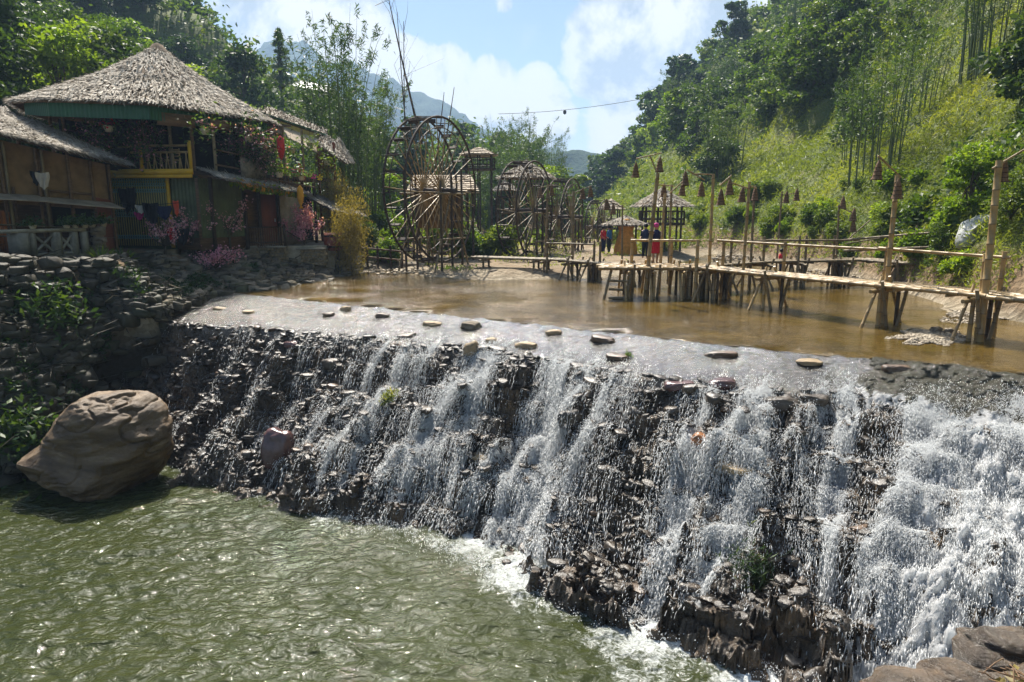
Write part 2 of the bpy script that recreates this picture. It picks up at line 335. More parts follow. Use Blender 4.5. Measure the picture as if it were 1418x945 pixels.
def ground_h(x, y):
    x = np.asarray(x, float); y = np.asarray(y, float)
    s, tt = st(x, y)
    su = sdist(UP, x, y) + 0.35 * fbm(x * .5, y * .5, 0, 3, 3); slw = sdist(LOW, x, y)
    n1 = fbm(x * .06, y * .06, 0, 4, 5); n2 = fbm(x * .35, y * .35, 0, 4, 9)
    xl = np.interp(y, [0, 20, 30, 38, 45, 60, 100, 160], [-27, -27, -25, -21, -17, -14, -14, -14])
    xr = np.interp(y, [-20, 5, 12, 22, 35, 60, 120, 250, 400], [13, 13, 13.5, 14.2, 15.5, 13.5, 12.5, 21, 40])
    cap = np.where(x < -5, 1.45, 0.3 + 0.2 * n2) * 1.0
    cap = np.interp(x, [-30, -7.8, -5.5, 8, 14], [1.5, 1.45, .35, .35, .6])
    bank = np.where(su < 0, np.maximum(su * .35, -0.45), np.minimum(su * np.interp(x, [-10, -5], [.42, .2]), cap)) + 0.05 * n2
    left = np.maximum(-x + xl, 0); right = np.maximum(x - xr, 0)
    hl = left * np.interp(y, [40, 70], [.62, .47]) * (1 + .12 * n1) + 2.0 * n1 * sstep(2, 12, left)
    hl = np.minimum(hl, 34 + 5 * n1) * (1 - .9 * sstep(105, 170, y))
    hr = right * .92 * (1 + .10 * n1) + (3.2 * n1 + 1.1 * n2) * sstep(2, 14, right)
    hr = hr + sstep(.2, 1.2, right) * .8
    hr = np.minimum(hr, 95 + 20 * n1) * (1 - .8 * sstep(230, 330, y))
    mid = (9 + 4 * n1) * sstep(62, 105, y) * (1 - sstep(170, 260, y)) * sstep(14, -4, x + (y - 100) * -.05)
    h = bank + hl + hr + mid * (x > -60)
    # downstream of the crest: the bed under the weir, the pool and its steep shores
    dL = -sdist(LB, x, y); wobn = .35 * n2
    base = np.interp(tt, [0, 4.5, 8.5], [-.1, -.4, -4.3])
    lb = np.where(dL > 0, base + (dL + wobn * .6) * np.interp(tt, [2.5, 6], [.45, 1.9]), -5.2)
    lb = np.minimum(lb, np.interp(y, [19.5, 22], [1.85, 1.4]) + .2 * n2) + hl
    rd = x - np.interp(y, [-10, 3, 6, 8.5, 10, 14], [7, 5.6, 6.0, 9.4, 13, 16])
    rb = np.where(rd > 0, np.minimum(ZP - .3 + rd * 1.2, -1.2 + .5 * n2 + np.maximum(x - 14, 0) * .8), -5.2)
    down = np.where(x < 0, np.where(dL > 0, lb, -5.2), rb)
    w = (tt > -.1) * 1.0; h = np.where((tt > -1.3) & (x > -8) & (x < 13), np.minimum(h, -1.2), h)
    return h * (1 - w) + down * w
def gx(lo, hi, step, far_lo, far_hi, g=1.07):
    a = list(np.arange(lo, hi, step)); q = step; v = a[-1]; up = []
    while v < far_hi: q *= g; v += q; up.append(v)
    q = step; v = lo; dn = []
    while v > far_lo: q *= g; v -= q; dn.append(v)
    return np.array(dn[::-1] + a + up)
XS = gx(-30, 32, .36, -700, 700); YS = gx(2, 62, .36, -60, 1600)
GX, GY = np.meshgrid(XS, YS); GZ = ground_h(GX, GY)
GZ = np.where(GY > 320, GZ * 0 + np.minimum(GZ, 6 + 0.02 * (GY - 320)), GZ)
from bisect import bisect_right
def hz(x, y):
    """height of the ground sheet at one point"""
    j = int(min(max(np.searchsorted(XS, x) - 1, 0), len(XS) - 2)); i = int(min(max(np.searchsorted(YS, y) - 1, 0), len(YS) - 2))
    fx = (x - XS[j]) / (XS[j + 1] - XS[j]); fy = (y - YS[i]) / (YS[i + 1] - YS[i])
    return float((GZ[i, j] * (1 - fx) + GZ[i, j + 1] * fx) * (1 - fy) + (GZ[i + 1, j] * (1 - fx) + GZ[i + 1, j + 1] * fx) * fy)

# ground material: gravel by the river, brown earth, green slopes by height and steepness
m, t = newmat('valley ground'); co = t.coord()
sep = t.node('ShaderNodeSeparateXYZ'); t.l.new(co, sep.inputs[0])
peb = t.node('ShaderNodeTexVoronoi'); t.l.new(co, peb.inputs['Vector']); peb.inputs['Scale'].default_value = 5.5
grav = t.ramp(t.math('ADD', t.math('MULTIPLY', peb.outputs['Color'], .45), t.math('MULTIPLY', t.noise(co, 2.5, 6, .7), .6)), [(.2, (.10, .08, .05)), (.5, (.22, .18, .12)), (.85, (.42, .36, .27))])
earth = t.ramp(t.noise(co, .7, 7, .65), [(.3, (.10, .065, .035)), (.5, (.20, .135, .075)), (.72, (.30, .22, .13))])
green = t.ramp(t.noise(co, .25, 8, .68), [(.28, (.035, .045, .014)), (.5, (.09, .12, .03)), (.62, (.15, .155, .045)), (.8, (.20, .15, .08))])
zf = t.math('ADD', sep.outputs['Z'], t.math('MULTIPLY', t.noise(co, .6, 4), .9))
k1 = t.node('ShaderNodeMapRange'); t.l.new(zf, k1.inputs[0]); k1.inputs[1].default_value = .55; k1.inputs[2].default_value = 1.0
k2 = t.node('ShaderNodeMapRange'); t.l.new(zf, k2.inputs[0]); k2.inputs[1].default_value = 1.9; k2.inputs[2].default_value = 2.6
col = t.mix(k2.outputs[0], t.mix(k1.outputs[0], grav, earth), green)
k3 = t.node('ShaderNodeMapRange'); t.l.new(zf, k3.inputs[0]); k3.inputs[1].default_value = .0; k3.inputs[2].default_value = -.8
col = t.mix(k3.outputs[0], col, (.035, .028, .018))
finish(t, princ(t, col, .85, t.bump(t.math('ADD', t.math('MULTIPLY', peb.outputs['Distance'], .5), t.noise(co, 4, 8, .7)), .8, .12), .2))
M['ground'] = m
g = MB().grid(GX, GY, GZ); g.top('ground', M['ground'], kind='structure', smooth=True)

# ------------------------------------------------------------------ distant mountain
def mountain(name, prof, Y, depth, seed, mat):
    px = np.array([p[0] for p in prof], float); top = np.array([aty(p[0], p[1], Y)[2] for p in prof]); x = np.array([aty(p[0], p[1], Y)[0] for p in prof])
    xs = np.linspace(x[0], x[-1], 150); hs_ = np.interp(xs, x, top); vs = np.linspace(-1, 1, 50)
    X, V = np.meshgrid(xs, vs); H = np.interp(X, xs, hs_)
    n = fbm(X * .012 * 620 / Y if Y > 700 else X * .012, V * 2.2, 0, 6, seed, .58)
    Z = H * (1 - np.abs(V) ** 1.3) * (1 + .10 * n * (np.abs(V) > .02)) + n * H * .10 * np.minimum(np.abs(V) * 4, 1) + fbm(X * .05, V * 9, 0, 4, seed + 5) * H * .025 - 6
    MB().grid(X, Y + V * depth, Z).top(name, mat, kind='structure', smooth=True)
M['far_wood'] = simple('far wooded slope', (0.035, 0.06, 0.028), .45, .03, .95, .8, .12, .1, rand=0, bdist=6)
mountain('distant_mountain', [(120, 140), (250, 85), (330, 68), (380, 52), (402, 50), (425, 56), (455, 76), (480, 84), (520, 105), (560, 114), (600, 128), (650, 155), (700, 180), (780, 205), (900, 240)], 1250, 330, 4, M['far_wood'])
mountain('far_hill', [(520, 260), (600, 235), (690, 218), (740, 205), (780, 196), (810, 188), (835, 186), (860, 190), (900, 170), (960, 130), (1050, 100)], 560, 110, 9, M['far_wood'])

# ------------------------------------------------------------------ water sheets
m, t = newmat('upper river water'); co = t.coord()
bed = t.noise(co, .55, 6, .62); 
col = t.ramp(bed, [(.3, (.030, .022, .004)), (.5, (.075, .046, .008)), (.68, (.15, .095, .020))])
vr = t.node('ShaderNodeTexVoronoi'); t.l.new(co, vr.inputs['Vector']); vr.inputs['Scale'].default_value = 7
col = t.mix(.35, col, t.mix(vr.outputs['Color'], (.03, .019, .005), (.17, .11, .03)), 'MIX')
rip = t.noise(t.mapping(co, (1.0, 2.6, 1), (0, 0, R(-25))), 3.0, 5, .62, .8); rip2 = t.noise(t.mapping(co, (1, 1.8, 1), (0, 0, R(-25))), 14, 3, .6)
big = t.noise(co, .35, 3); amp = t.math('MULTIPLY', t.ramp(big, [(.40, (.22, .22, .22)), (.60, (1, 1, 1))]), 1.0)
hh = t.math('MULTIPLY', t.math('ADD', rip, t.math('MULTIPLY', rip2, .35)), amp)
finish(t, princ(t, col, .06, t.bump(hh, 1.0, .06), .5, IOR=1.33)); M['river'] = m
wx = gx(-16, 26, .8, -40, 60); wy = gx(10, 60, .8, 3, 150); X, Y = np.meshgrid(wx, wy)
s_, t_ = st(X, Y)
# the sheet stops at the crest line: push rows that lie beyond it back onto it
over = np.maximum(t_ - .02, 0); X2 = X - over * N[0]; Y2 = Y - over * N[1]
MB().grid(X2, Y2, np.where(over > 0, -.03, 0.0) + 0 * X2).top('river_water', M['river'], kind='structure', smooth=True)

m, t = newmat('lower pool water'); co = t.coord(); fo = t.attr()
col = t.ramp(t.noise(co, .22, 4, .5), [(.3, (.027, .034, .010)), (.7, (.040, .046, .016))])
fn = t.noise(co, 9, 7, .72, 1.2); fn2 = t.noise(co, 2.0, 5, .65, .6)
fm = t.math('ADD', t.math('MULTIPLY', fo, 1.25), t.math('ADD', t.math('MULTIPLY', fn, 1.0), t.math('MULTIPLY', fn2, .5)))
fmask = t.ramp(fm, [(1.12, (0, 0, 0))] if False else [(0.0, (0, 0, 0)), (1.0, (0, 0, 0))])
mr = t.node('ShaderNodeMapRange'); t.l.new(fm, mr.inputs[0]); mr.inputs[1].default_value = 1.34; mr.inputs[2].default_value = 1.85; fmask = mr.outputs[0]
col = t.mix(fmask, col, (.74, .78, .78))
# small drifting foam flecks
w1 = t.noise(t.mapping(co, (1.0, 1.6, 1), (0, 0, R(12))), 2.5, 3, .5, .5); w2 = t.noise(t.mapping(co, (1, 1.6, 1), (0, 0, R(-22))), 5.0, 4, .6, .5); w3 = t.noise(co, 22, 4, .65)
hh = t.math('ADD', t.math('MULTIPLY', w1, .95), t.math('ADD', t.math('MULTIPLY', w2, .24), t.math('MULTIPLY', w3, t.madd(fo, .16, .008))))
rg = t.madd(fmask, .7, .03)
finish(t, princ(t, col, rg, t.bump(hh, 1.0, .13), .5, IOR=1.33)); M['pool'] = m
# ------------------------------------------------------------------ the weir
bp = [(225, 640), (262, 660), (400, 700), (520, 722), (620, 762), (740, 812), (850, 850), (950, 880), (1060, 930), (1180, 1010)]
bst = np.array([st(*atz(px, py, ZP)[:2]) for px, py in bp]); o_ = np.argsort(bst[:, 0])
bs = np.concatenate([[-7], bst[o_, 0], [30]]); btt = np.concatenate([[bst[o_, 1][0] * .95], bst[o_, 1], [bst[o_, 1][-1]]])
def tB(s): return np.interp(s, bs, btt)
ap_ = np.array([st(*atz(px, py, z_)[:2]) for px, py, z_ in ((200, 432, -.2), (300, 442, -.25), (400, 452, -.3), (480, 462, -.35), (560, 470, -.4), (660, 482, -.45), (760, 495, -.45), (860, 512, -.45), (960, 532, -.45), (1040, 545, -.5), (1150, 552, -.6), (1250, 555, -.45), (1418, 575, -.5))])
print('apron', ap_.round(1).tolist(), 'base', bst.round(1).tolist())
def tA(s): return np.interp(s, ap_[:, 0], ap_[:, 1]) - .0 + .22 * fbm(s * .6, 3.3, 0, 3, 21)
def weir_profile(s, tt, fine=True):
    wob = .75 * fbm(s * .33, tt * .25, 1.7, 3, 31) + .38 * fbm(s * .9, tt * .9, 0, 3, 33)
    ta, tb = tA(s), tB(s); za = -.46 - .06 * sstep(18.2, 20.0, s)
    q = (tt - ta + wob * sstep(0, 1.2, tt - ta) * .9) / (tb - ta)
    z = np.where(q < 0, za * np.clip(tt / ta, 0, 1), za + (ZP - za) * (np.clip(q, 0, 1.3) ** 1.12 * .9 + .1 * np.clip(q, 0, 1.3)))
    # ledges: blocks that stand out near the foot
    led = sstep(13.6, 14.2, s) * sstep(20.2, 19.4, s) * sstep(tb + 1.05, tb + .15, tt) * sstep(tb - 1.5, tb - 1.0, tt)
    z = np.maximum(z, led * 2.3 - 5.75 + .12 * fbm(s * 1.5, tt * 1.5, 0, 3, 40))
    led2 = sstep(16.8, 17.3, s) * sstep(20.0, 19.2, s) * sstep(tb + .35, tb - .6, tt) * (q > .1)
    z = np.maximum(z, led2 * 1.75 - 4.6 + .2 * fbm(s * 2, tt * 2, 0, 3, 41))
    rub = sstep(-.02, .12, q) 
    # large lumps and hollows
    z = z + rub * (.16 * fbm(s * 1.1, tt * 1.1, 0, 4, 51) + .30 * np.maximum(fbm(s * .55 + 4, tt * .6, 0, 2, 58), 0) * sstep(0, .4, q) * (1 - sstep(.85, 1, q)))
    # stacked slabs: every course is cut into blocks that stand out by different amounts
    wz = z
    for lay, cell, jamp, sd in ((.34, .85, .42, 1), (.13, .36, .17, 2), (.065, .17, .07, 3)):
        L0 = np.floor(wz / lay); sh = _h(L0, L0 * 0, L0 * 0, sd + 70) * 5
        u = s + .18 * cell * fbm(tt * 3 / cell, s * 2 / cell, L0, 2, sd + 75)
        cs_ = np.floor(u / cell + sh); ct_ = np.floor(tt / (cell * .8) + sh)
        J = _h(cs_, ct_, L0, sd + 80)
        wz = wz + J * jamp * .55
        f = wz / lay; fl = np.floor(f); fr = f - fl
        wz = wz * .22 + .78 * lay * (fl + sstep(.55, .95, fr))
    z = z * (1 - rub) + wz * rub
    c1 = fbm(s * 4.5, tt * 6.0, z * 2.5, 3, 61); z = z + rub * (.07 * c1 + .03 * fbm(s * 14, tt * 14, 0, 2, 62))
    z = z + (1 - rub) * (.016 * fbm(s * 5, tt * 6, 0, 4, 63, .65) + .03 * np.maximum(fbm(s * 1.2, tt * 2.0, 0, 3, 64), 0))
    z = np.where(tt < 0, -.04 + tt * .6, z - .025)
    return z
SS = np.arange(-6.0, 28, .034); TT = np.arange(-.2, 8.6, .026)
WS, WT = np.meshgrid(SS, TT); WZ = weir_profile(WS, WT)
X, Y = xy(WS, WT)
jx = (.035 * fbm(WS * 6, WT * 6, WZ * 6, 2, 70) + .10 * fbm(WS * 2.6, WZ * 7, WT * .5, 3, 71, .6) + .05 * _h(np.floor(WS * 4 + np.floor(WZ / .13) * .37), np.floor(WZ / .13), 0 * WS, 72)) * sstep(0, .5, WT - tA(WS))
WZb = np.maximum(WZ, -5.2)
def face_z(s, tt):
    i = np.clip((np.asarray(tt) + .2) / .026, 0, len(TT) - 2); j = np.clip((np.asarray(s) + 6.0) / .034, 0, len(SS) - 2)
    i0 = i.astype(int); j0 = j.astype(int); fi, fj = i - i0, j - j0
    return (WZ[i0, j0] * (1 - fi) * (1 - fj) + WZ[i0 + 1, j0] * fi * (1 - fj) + WZ[i0, j0 + 1] * (1 - fi) * fj + WZ[i0 + 1, j0 + 1] * fi * fj)
# wet rock
m, t = newmat('wet weir rock'); co = t.coord(); ap = t.attr()
cob = t.node('ShaderNodeTexVoronoi'); t.l.new(t.mapping(co, (1, 1.25, 1)), cob.inputs['Vector']); cob.inputs['Scale'].default_value = 6.5
c = t.ramp(t.noise(co, 1.6, 8, .68), [(.28, (.020, .014, .009)), (.48, (.062, .043, .026)), (.6, (.12, .080, .046)), (.72, (.19, .12, .06)), (.85, (.13, .12, .10))])
ca = t.ramp(t.noise(co, 5, 7, .7), [(.3, (.022, .020, .017)), (.55, (.055, .048, .038)), (.75, (.11, .088, .06))])
ca = t.mix(t.math('MULTIPLY', cob.outputs['Color'], .35), ca, (.16, .12, .075)); c = t.mix(ap, c, ca)
rgh = t.mix(ap, t.ramp(t.noise(co, 3, 4, .6), [(.35, (.12, .12, .12)), (.7, (.42, .42, .42))]), (.10, .10, .10))
n_a = t.noise(t.mapping(co, (1, 1, 3.5)), 9, 7, .7)
n_w = t.noise(t.mapping(co, (1.0, 1.0, 1.0), (0, 0, -math.atan2(N[0], -N[1]))), 11, 5, .7, 1.4)
hh = t.math('ADD', t.math('MULTIPLY', n_a, 1.0), t.math('MULTIPLY', t.math('SUBTRACT', n_w, t.math('MULTIPLY', cob.outputs['Distance'], .9)), ap))
wv_ = t.math('ADD', t.noise(co, 7.5, 4, .6, 1.0), t.math('MULTIPLY', t.noise(co, 26, 3, .6, .6), .35)); cn = t.bump(wv_, 1.0, .05)
ps = princ(t, c, rgh, t.bump(hh, .85, .055), .65); pn_ = ps.node; t.l.new(t.math('MULTIPLY', ap, 1.0), pn_.inputs['Coat Weight']); pn_.inputs['Coat Roughness'].default_value = .05; pn_.inputs['Coat IOR'].default_value = 1.45; t.l.new(cn, pn_.inputs['Coat Normal'])
finish(t, ps); M['wetrock'] = m
apr = sstep(.3, -.25, (WT - tA(WS)))
wb = MB().grid(X + jx * N[0], Y + jx * N[1], WZb, apr, flip=True)
weir = wb.top('stone_weir', M['wetrock'], 'long rough stone weir crossing the river, stepped wet dark rubble face', 'weir', smooth=False)
me = weir.data; me.polygons.foreach_set('use_smooth', np.ones(len(me.polygons), bool))
# smooth only the apron, keep the slabs crisp
pz = (.5 * (apr[:-1, :-1] + apr[1:, 1:])).ravel() > .5
me.polygons.foreach_set('use_smooth', pz)

# pool surface with a foam attribute near the foot of the falls
px_ = gx(-10.5, 3.5, .055, -60, 12, 1.15); py_ = gx(3.5, 15, .055, -40, 19, 1.15); PX, PY = np.meshgrid(px_, py_)
s_, t_ = st(PX, PY); dd = t_ - tB(s_)
fl = np.interp(s_, [0, 5, 9, 12, 14, 16, 19, 24], [.12, .36, .50, .56, .56, .62, .95, 1.15])
fr_ = np.interp(s_, [0, 6, 12, 16, 19, 24], [.5, 1.5, 2.2, 2.4, 3.6, 5.0])
foam = fl * np.exp(-np.maximum(dd, 0) / fr_) * (1 + .3 * fbm(s_ * .8, t_ * .8, 0, 3, 80))
rdg = lambda a, b, sd_: 1 - np.abs(fbm(a, b, 0, 2, sd_)) * 1.6
wv = .020 * rdg(PX * 1.5 + PY * .4, PY * 2.3, 181) + .010 * rdg(PX * 3.4 - PY * .9, PY * 4.6, 182) + fbm(PX * .9, PY * 1.6, 0, 3, 81) * .035 + fbm(PX * 3.2, PY * 4.5, 0, 3, 82) * .012 * (1 + 2.5 * foam) + fbm(PX * 7, PY * 7, 0, 2, 83) * .014 * foam
MB().grid(PX, PY, ZP + wv, foam).top('pool_water', M['pool'], kind='structure', smooth=True)

# ---- stones
def stone_mesh(name, sx, sy, sz, seed, mat, sub=3, flat_=0.0, rough=.22):
    import bmesh
    bm = bmesh.new(); bmesh.ops.create_icosphere(bm, subdivisions=sub, radius=1.0)
    V = np.array([v.co[:] for v in bm.verts]); Fc = np.array([[v.index for v in f.verts] for f in bm.faces]); bm.free()
    p = np.sign(V) * np.abs(V) ** .72                        # boxier than a ball
    p = p / (np.abs(p) ** 3).sum(1)[:, None] ** (1 / 3) * .95
    d = 1 + rough * fbm(V[:, 0] * 1.1 + seed * 3.1, V[:, 1] * 1.1, V[:, 2] * 1.1, 3, seed) + .04 * fbm(V[:, 0] * 4, V[:, 1] * 4, V[:, 2] * 4 + seed, 2, seed)
    p = p * d[:, None] * np.array([sx, sy, sz])
    b = MB().add(p, Fc); return b
def stone_data(name, *a, **k):
    mat = a[4]; return stone_mesh(name, *a, **k).mesh(name, mat, False)
M['slab'] = simple('dark wet slab', (.052, .038, .025), .6, 2.6, .36, .8, 16, .7, rand=.45, bdist=.03)
M['slab_brown'] = simple('brown wet slab', (.095, .060, .036), .5, 2.6, .4, .6, 16, .6, rand=.35, bdist=.03)
M['slab_red'] = simple('purple red wet stone', (.10, .05, .045), .4, 2.6, .22, .4, 16, .7, rand=.2, bdist=.03)
M['dry_stone'] = simple('dry tan stone', (.30, .22, .13), .35, 3, .7, .5, 14, .4, rand=.2, bdist=.03)
def hull_stone(sx, sy, sz, mat):
    import bmesh
    bm = bmesh.new()
    for k in range(26):
        a = random.uniform(0, 2 * math.pi); r = random.uniform(.75, 1); z = random.choice((-1, 1)) * random.uniform(.5, 1)
        bm.verts.new((math.cos(a) * r * sx, math.sin(a) * r * sy, z * sz))
    bmesh.ops.convex_hull(bm, input=bm.verts[:]); bmesh.ops.delete(bm, geom=[v for v in bm.verts if not v.link_faces], context='VERTS')
    bmesh.ops.bevel(bm, geom=bm.edges[:], offset=min(sz * .25, .02), segments=1, affect='EDGES'); bmesh.ops.triangulate(bm, faces=bm.faces[:])
    bm.verts.index_update(); V = np.array([v.co[:] for v in bm.verts]); Fc = np.array([[v.index for v in f.verts] for f in bm.faces]); bm.free()
    return MB().add(V, Fc).mesh('weir_stone', mat)
slabs = [hull_stone(random.uniform(.13, .22), random.uniform(.09, .14), random.uniform(.03, .06), M['slab'] if i % 4 else M['slab_brown']) for i in range(12)]
def weir_pt(s, tt, dz=0.0):
    x, y = xy(s, tt); return x, y, float(face_z(s, tt)) + dz
def slope_at(s, tt):
    """downhill tilt of the large-scale face"""
    return math.atan2(float(face_z(s, tt - .3) - face_z(s, tt + .3)), .6)
AZ_E = math.atan2(E[1], E[0])
cnt = 0; rest = MB()
cand = []
for k in range(5200):
    s = random.uniform(-4.5, 24.5); ta, tb = float(tA(s)), float(tB(s)); q = random.random() ** .9
    tt = ta - .15 + q * (tb - ta + .2)
    if s > 19.6 and random.random() < .75: continue
    cand.append((s, tt))
rn = np.array(cand); zz = face_z(rn[:, 0], rn[:, 1])
order = RNG.permutation(len(cand))
SLV = [(np.array([v.co[:] for v in me_.vertices]), np.array([[*p.vertices] for p in me_.polygons])) for me_ in slabs]
for j in order:
    s, tt = cand[j]; z = zz[j]
    big_ = cnt < 280 and -1.5 < s < 19.5
    i = random.randrange(12); sc = random.uniform(.8, 1.45) if big_ else random.uniform(.3, .95)
    rot = AZ_E + random.gauss(0, .5); tl = -random.uniform(0.0, .35); x, y = xy(s, tt)
    if big_:
        o = bpy.data.objects.new('weir_stone', slabs[i]); COL.objects.link(o); o.location = (x, y, z + .02 * sc); o.scale = (sc, sc, sc * random.uniform(.7, 1.5))
        o.rotation_euler = (-tl * .6, random.gauss(0, .15), rot); WL[o] = np.array([x, y, z])
        props(o, 'flat dark wet stone stacked in the rubble face of the weir', 'stone', 'stones of the weir face'); cnt += 1
    else:
        V, Fc = SLV[i]; Mx = np.array(Matrix.Rotation(rot, 3, 'Z') @ Matrix.Rotation(-tl, 3, 'X') @ Matrix.Rotation(random.gauss(0, .2), 3, 'Y'))
        rest.add((V * sc) @ Mx.T + np.array([x, y, z + .015]), Fc)
rest.top('weir_rubble', M['slab'], 'small dark wet flat stones packed all over the weir face', 'rubble', kind='stuff', origin=(*xy(10, 4), -2))
# single stones one can tell apart: pixel, z, half sizes, material, label
DIST = [
 ((344, 434), -.15, (.22, .16, .07), 'dry_stone', 'small flat tan stone on the left of the wet apron'),
 ((305, 428), -.1, (.24, .14, .05), 'dry_stone', 'low pale stone at the left start of the wet apron'),
 ((455, 437), -.1, (.20, .14, .08), 'slab_brown', 'rounded grey brown stone just below the crest, left one of a close pair'),
 ((479, 430), -.05, (.20, .13, .10), 'dry_stone', 'blocky tan stone on the crest, right one of a close pair'),
 ((530, 439), -.08, (.22, .14, .09), 'slab_brown', 'flat topped brown stone alone below the crest'),
 ((598, 450), -.12, (.32, .16, .08), 'dry_stone', 'long low tan stone lying above a brown slab on the apron'),
 ((652, 453), -.1, (.30, .18, .13), 'stone', 'angular grey brown stone close below the crest'),
 ((680, 473), -.3, (.17, .12, .08), 'dry_stone', 'small orange tan stone on the apron under an angular grey one'),
 ((767, 462), -.06, (.20, .13, .09), 'dry_stone', 'small tan block sitting on the crest line'),
 ((727, 480), -.3, (.30, .17, .09), 'dry_stone', 'flat tan stone at the lower edge of the apron'),
 ((834, 472), -.1, (.36, .17, .09), 'slab_brown', 'long loaf shaped brown stone on the crest'),
 ((856, 496), -.3, (.30, .19, .09), 'slab_brown', 'dark flat oval stone on the apron below a loaf shaped one'),
 ((1001, 493), -.12, (.33, .17, .08), 'slab_brown', 'smooth grey brown oval stone on the right half of the apron'),
 ((1120, 503), -.1, (.25, .15, .07), 'dry_stone', 'pale tan lens shaped stone near the right end of the crest'),
 ((1244, 514), -.1, (.30, .17, .11), 'slab_brown', 'rightmost brown striped stone on the apron beside the rushing channel'),
 ((652, 487), -.4, (.20, .16, .22), 'dry_stone', 'upright layered tan rock at the top of the rubble'),
 ((404, 478), -.7, (.22, .15, .10), 'slab_red', 'reddish purple rounded stone in the upper left rubble'),
 ((460, 508), -1.0, (.36, .25, .2), 'slab', 'large mossy dark boulder in the left rubble'),
 ((563, 465), -.3, (.30, .18, .05), 'slab_brown', 'thin brown slab tilted on the apron'),
 ((1000, 535), -.55, (.28, .18, .12), 'slab_red', 'shiny purple red stone at the lip of the falls, right one of two'),
 ((942, 536), -.55, (.30, .18, .11), 'slab_red', 'shiny purple red stone at the lip of the falls, left one of two'),
 ((1077, 564), -.75, (.42, .26, .22), 'slab', 'big dark rounded boulder at the lip between two white curtains'),
 ((1124, 555), -.65, (.32, .22, .12), 'slab', 'dark flat boulder to the right of the big dark one at the lip'),
 ((966, 597), -1.15, (.17, .14, .09), 'slab_brown', 'dark round cobble perched on a larger orange one'),
 ((970, 618), -1.35, (.18, .15, .20), 'orange_rock', 'round orange brown boulder caught in the middle of the face'),
 ((790, 583), -1.3, (.28, .20, .25), 'slab', 'black layered block between two strands of water'),
 ((385, 630), -2.4, (.40, .30, .55), 'slab_red', 'large upright reddish rock low in the left face'),
 ((428, 624), -2.2, (.14, .13, .12), 'slab_brown', 'small round brown cobble low on the left face'),
 ((665, 636), -2.0, (.24, .18, .10), 'dry_stone', 'pale triangular stone in the middle of the face'),
 ((345, 610), -2.0, (.22, .18, .14), 'slab', 'dark glossy round stone above the left foot of the weir'),
 ((1018, 650), -1.7, (.38, .22, .10), 'dry_stone', 'flat tan slab with water sheeting over it in the right face'),
 ((240, 485), -.9, (.15, .12, .10), 'slab_brown', 'small upright brown stone in the far left rubble'),
]
M['orange_rock'] = simple('orange brown rock', (.26, .105, .035), .45, 3, .3, .5, 14, .6, rand=.05, bdist=.03)
for i, (p, z, sz, mt, lab) in enumerate(DIST):
    # put it on the face where the sight line meets it
    d = ray(*p); k = None
    for kk in np.arange(6, 40, .03):
        q = np.array([0, 0, CAMZ]) + d * kk; s, tt = st(q[0], q[1])
        if q[2] < (float(face_z(np.array(s), np.array(tt))) if tt > 0 else 0): k = kk; break
    q = np.array([0, 0, CAMZ]) + d * k
    b = stone_mesh('boulder', *sz, 300 + i, M[mt], 4)
    o = bpy.data.objects.new('boulder', b.mesh('boulder', M[mt], True)); COL.objects.link(o); o.location = (q[0], q[1] , q[2] + sz[2] * .25); o.rotation_euler = (random.uniform(-.1, .1), random.uniform(-.1, .1), AZ_E * .6 + random.uniform(-.3, .3))
    props(o, lab, 'boulder' if max(sz) > .3 else 'stone')

# ---- falling water: strands and drops traced down the face
def spindles(mb, P0, P1, w, tint=0.0):
    n = len(P0); D = P1 - P0; L = np.linalg.norm(D, axis=1)[:, None] + 1e-6; D = D / L
    r = RNG.normal(size=(n, 3)); U = np.cross(D, r); U /= np.linalg.norm(U, axis=1)[:, None] + 1e-9; Wv = np.cross(D, U)
    mid = P0 + (P1 - P0) * RNG.uniform(.3, .7, (n, 1)); w = w[:, None]
    a = mid + U * w; b = mid + (-.5 * U + .866 * Wv) * w; c = mid + (-.5 * U - .866 * Wv) * w
    V = np.stack([P0, a, b, c, P1], 1).reshape(-1, 3); i = np.arange(n)[:, None] * 5
    Fc = np.concatenate([i + np.array(x)[None] for x in ([0, 1, 2], [0, 2, 3], [0, 3, 1], [4, 2, 1], [4, 3, 2], [4, 1, 3])])
    mb.add(V, Fc, tint)
def drops(mb, P, r):
    n = len(P); O = np.array([[1, 0, 0], [-1, 0, 0], [0, 1, 0], [0, -1, 0], [0, 0, 1.3], [0, 0, -1.3]])
    V = (P[:, None, :] + O[None] * r[:, None, None]).reshape(-1, 3); i = np.arange(n)[:, None] * 6
    Fc = np.concatenate([i + np.array(x)[None] for x in ([0, 2, 4], [2, 1, 4], [1, 3, 4], [3, 0, 4], [2, 0, 5], [1, 2, 5], [3, 1, 5], [0, 3, 5])])
    mb.add(V, Fc)
